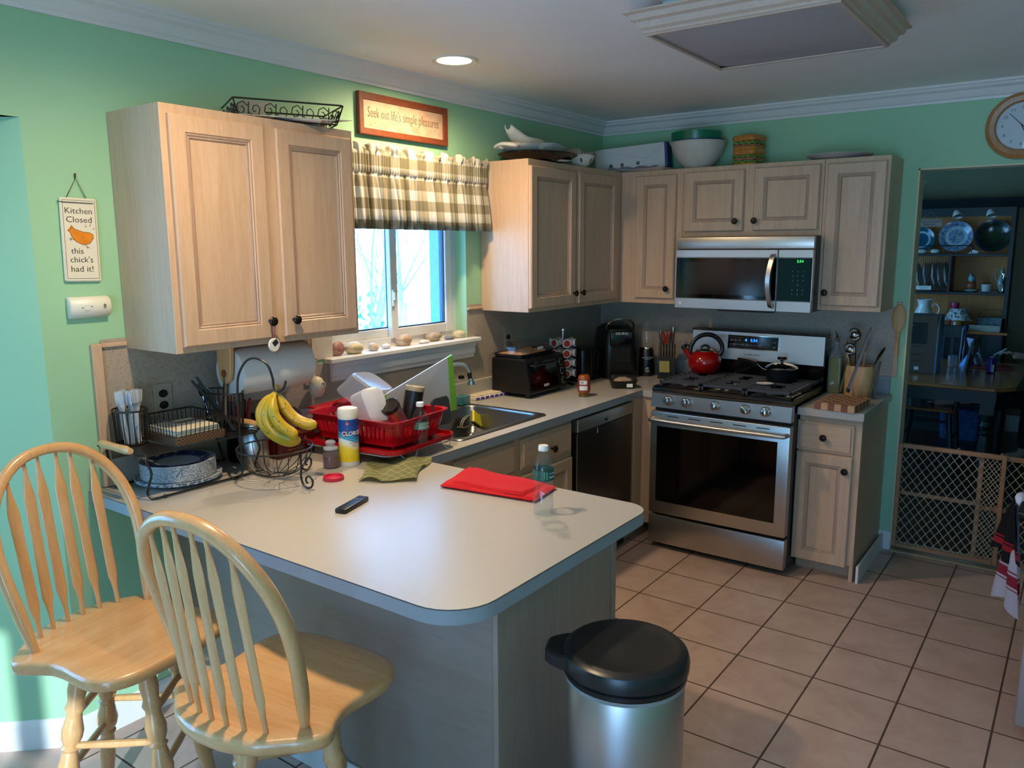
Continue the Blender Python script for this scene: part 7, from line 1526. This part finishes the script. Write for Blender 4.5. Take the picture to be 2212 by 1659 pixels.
dchair('dark green dining chair at the right end of the table where the person sits', (2.80, 2.42, 0), R(90))
# things on the table
r = thing('game_box', 'open backed cardboard display with yellow and blue side on the dining table', 'box', (1.70, 1.86, .7605), R(0)); KRF = plain('brown corrugated card', '#5b4739', .8)
m = MB(); m.box(-.20, .105, -.06, .20, 0, .43, .002); m.build('carton', KRF, r); m = MB(); m.prism([(-.07, 0), (-.07, .30), (-.05, .40), (-.02, .43), (.21, .43), (.21, 0)], .1055, .112, 'x'); m.build('side_panel', plain('bright blue card', '#1f5f92', .5), r)
m = MB(); m.prism([(-.072, 0), (-.072, .30), (-.052, .40), (-.022, .43), (.02, .43), (-.01, .30), (-.03, .18), (.01, .10), (-.03, 0)], .1122, .1145, 'x'); m.build('yellow_flash', plain('lemon yellow card', '#b9a92a', .5), r)
m = MB(); m.box(-.16, .04, -.0615, -.0602, .22, .38); 
for z in (.20, .14, .09): m.box(-.14, .02, -.0615, -.0602, z, z+.005)
m.build('vents', BLACK, r); m = MB(); m.box(-.12, -.06, -.062, -.0616, .35, .362); m.box(-.15, -.11, -.062, -.0602, .03, .075); m.box(-.03, .0, -.062, -.0602, .025, .05); m.build('sticker', PAPER, r)
r = thing('tablet_stand', 'thin grey tablet on an easel with blue flap on the dining table', 'tablet', (2.00, 2.42, .7605), R(30)); m = MB(); m.obox((0, 0, .11), (.010, .16, .23), (0, R(-18), 0), .002); m.build('tablet', plain('light grey case', '#8b93a3', .4), r); m = MB(); m.obox((-.055, 0, .055), (.004, .10, .13), (0, R(32), 0), .001); m.build('flap', plain('sky blue cover', '#5d92c4', .5), r)
m = MB(); m.lathe([(.010, 0), (.012, .01), (.008, .05), (.015, .09), (.007, .13), (.006, .26), (.018, .28), (.020, .30), (.001, .31)], 20); tag(m.build('candlestick', plain('dark blue glass', '#1c2f4d', .2), None, (1.90, 2.62, .7605)), 'tall dark blue candlestick standing behind the tablet', 'candlestick')
r = thing('soda_can', 'purple aluminium soda can on the dining table', 'can', (2.140, 2.125, .7605)); m = MB(); m.lathe([(.024, 0), (.032, .008), (.032, .105), (.026, .117)], 28, cap1=False); m.build('can', plain('purple can print', '#3c2170', .2, .4, .3), r); m = MB(); m.lathe([(.0265, .117), (.026, .119), (.022, .116), (.001, .116)], 28); m.build('can_top', CHROME, r); m = MB(); m.ring([[(.0322*math.cos(q), .0322*math.sin(q), z) for q in (-1.3, -1.1, -.9)] for z in (.008, .065)], False, False, False); m.build('label', PAPER, r)
m = MB(); m.box(-.16, .16, -.10, .10, 0, .014, .004); tag(m.build('red_folder', plain('red card', '#8c1416', .4), None, (2.10, 2.42, .7605), R(4)), 'flat red tray behind the soda can on the table', 'tray')
lathed('drinking_glass', 'clear drinking glass beside the tablet stand', 'glass', (1.86, 2.30, .7605), [(.028, 0), (.030, .004), (.034, .09), (.033, .09), (.028, .008)], CLEARG, cap1=False)
r = thing('tote_bag', 'blue patterned tote bag on the floor beneath the dining table', 'bag', (1.86, 3.22, .0)); m = MB(); m.ring([rl(-.15, .15, -.07, .07, .03, 0), rl(-.16, .16, -.08, .08, .04, .12), rl(-.17, .17, -.06, .06, .04, .27)], True, True, False); m.build('body', plain('blue patterned cloth', '#2f4d78', .8, amt=.5, scale=30), r); m = MB(); m.tube(spline([(-.07, -.06, .26), (-.05, -.07, .36), (.05, -.07, .36), (.07, -.06, .26)], 5), .006, 6); m.build('handle', plain('dark webbing', '#10151f', .7), r)
# ceiling fan with light kit
r = thing('ceiling_fan', 'dark bladed ceiling fan with white glass shades in the dining room', 'ceiling fan', (1.05, 2.55, 2.449)); m = MB(); m.lathe([(.05, 0), (.05, -.02), (.012, -.025), (.012, -.10), (.08, -.11), (.09, -.17), (.05, -.19), (.04, -.22)], 28); m.build('motor', BRONZE, r)
for k in range(5): a = R(72*k+2); m = MB(); m.push(Matrix.Rotation(a, 4, 'Z')); m.prism([(.10, -.03), (.16, -.055), (.62, -.068), (.64, -.05), (.64, .05), (.62, .068), (.16, .055), (.10, .03)], -.150, -.143); m.pop(); m.build('blade', plain('dark fan blade', '#33261d', .4), r)
for k in range(3): a = R(120*k); m = MB(); m.lathe([(.02, 0), (.035, -.03), (.06, -.07), (.085, -.085), (.08, -.08), (.03, -.03)], 24, (.13*math.cos(a), .13*math.sin(a), -.20), cap1=False); m.build('glass_shade', CER, r)
r = thing('lamp', 'white frosted glass ceiling lamp shade just inside the dining doorway', 'lamp', (1.545, 2.0, 2.449)); m = MB(); m.cyl((0, 0, 0), (0, 0, -.22), .008, n=10); m.build('stem', BRONZE, r); m = MB(); m.lathe([(.02, -.22), (.04, -.23), (.06, -.26), (.085, -.285), (.088, -.29), (.06, -.33), (.02, -.35), (.001, -.352)], 28); m.build('glass_shade', CER, r)
# ---------------------------------------------------------------- the person at the table: only a hand and a foot are in view
def skinned(name, V, E, Rr, mat, parent, lv=2):
    me = bpy.data.meshes.new(name); me.from_pydata(V, E, []); me.update(); o = bpy.data.objects.new(name, me); COL.objects.link(o); o.parent = parent
    md = o.modifiers.new('skin', 'SKIN'); md.use_smooth_shade = True
    for i, v in enumerate(me.skin_vertices[0].data): rr = Rr[i] if isinstance(Rr[i], tuple) else (Rr[i], Rr[i]); v.radius = rr; v.use_root = i == 0
    s = o.modifiers.new('sub', 'SUBSURF'); s.levels = 1; s.render_levels = lv; me.materials.append(mat); return o
SKIN = plain('warm skin', '#b58a78', .55, amt=.04); 
ps = thing('person', 'person in grey sleeves seated at dining table, holding a phone, bare foot on chair', 'person', (0, 0, 0))
V = [(2.80, 2.42, .55), (2.80, 2.42, .72), (2.79, 2.42, .92), (2.78, 2.42, 1.02), (2.77, 2.42, 1.10), (2.75, 2.42, 1.18), (2.745, 2.42, 1.27),   # 0..6 pelvis to head
     (2.77, 2.60, .99), (2.60, 2.76, .84), (2.38, 2.72, .82), (2.29, 2.71, .83), (2.23, 2.70, .835),                       # 7..11 right arm to palm
     (2.77, 2.24, .99), (2.62, 2.16, .80), (2.52, 2.28, .74), (2.46, 2.30, .74),                                             # 12..15 left arm
     (2.72, 2.34, .52), (2.34, 2.33, .54), (2.05, 2.32, .52), (1.96, 2.31, .505), (1.90, 2.30, .490), (1.82, 2.285, .485), (1.755, 2.27, .478),        # 16..22 leg with foot on chair
     (2.72, 2.52, .52), (2.40, 2.55, .50), (2.38, 2.56, .10), (2.36, 2.56, .06), (2.24, 2.56, .035)]                         # 23..27 other leg
E_ = [(0, 1), (1, 2), (2, 3), (3, 4), (4, 5), (5, 6), (3, 7), (7, 8), (8, 9), (9, 10), (10, 11), (3, 12), (12, 13), (13, 14), (14, 15), (0, 16), (16, 17), (17, 18), (18, 19), (19, 20), (20, 21), (21, 22), (0, 23), (23, 24), (24, 25), (25, 26), (26, 27)]
RR = [.13, .12, .14, .10, .05, .075, .085, .055, .042, .030, .026, (.020, .036), .055, .042, .030, (.02, .036), .085, .062, .042, .036, (.036, .032), (.030, .038), (.018, .040), .085, .062, .042, .036, .03]
body = skinned('body', V, E_, RR, SKIN, ps)
# fingers around the phone and toes
for k, (dy, dz, L) in enumerate(((-.030, .012, .060), (-.010, .016, .070), (.010, .015, .066), (.028, .010, .052))):
    b = Vector((2.205, 2.70+dy, .835+dz)); skinned('finger', [tuple(b), tuple(b+Vector((-L*.45, -.004, .012))), tuple(b+Vector((-L*.80, -.006, .004))), tuple(b+Vector((-L*.95, -.004, -.014)))], [(0, 1), (1, 2), (2, 3)], [.0095, .009, .0085, .0075], SKIN, body)
b = Vector((2.245, 2.665, .845)); skinned('thumb', [tuple(b), tuple(b+Vector((-.022, -.018, .016))), tuple(b+Vector((-.046, -.016, .020)))], [(0, 1), (1, 2)], [.012, .0105, .009], SKIN, body)
for k in range(5): b = Vector((1.745+.006*k, 2.238+.016*k, .478)); skinned('toe', [tuple(b+Vector((.012, 0, 0))), tuple(b+Vector((-.016, 0, 0))), tuple(b+Vector((-.028, 0, -.004)))], [(0, 1), (1, 2)], [.012 if k == 4 else .009]*2+[.007], SKIN, body)
skinned('shirt', [V[0], V[1], V[2], V[3], V[7], V[8], (2.42, 2.73, .822), V[12], V[13], V[14]], [(0, 1), (1, 2), (2, 3), (3, 4), (4, 5), (5, 6), (3, 7), (7, 8), (8, 9)], [.14, .135, .155, .115, .068, .054, .040, .068, .054, .040], plain('grey knit sleeve', '#6d7378', .9), ps)
skinned('trousers', [V[0], V[16], V[17], V[18], (1.99, 2.315, .512), V[23], V[24], V[25]], [(0, 1), (1, 2), (2, 3), (3, 4), (0, 5), (5, 6), (6, 7)], [.145, .10, .076, .055, .048, .10, .076, .055], plain('black trousers', '#0c0d10', .9), ps)
m = MB(); m.sphere((2.755, 2.42, 1.29), (.095, .085, .105), 24, 16); m.build('hair', plain('brown hair', '#3a2a1f', .6), ps)
m = MB(); m.tube([(2.035+.002*math.sin(q), 2.318+.047*math.cos(q), .517+.046*math.sin(q)) for q in [2*math.pi*i/20 for i in range(20)]], .002, 6, closed=True)
r = thing('phone', 'thin pale phone held in the hand of the seated person', 'phone', (2.155, 2.70, .862), (R(0), R(-35), R(0))); m = MB(); m.box(-.065, .045, -.034, .034, -.004, .004, .003); m.build('phone_body', plain('pale green phone', '#8fa399', .3), r)
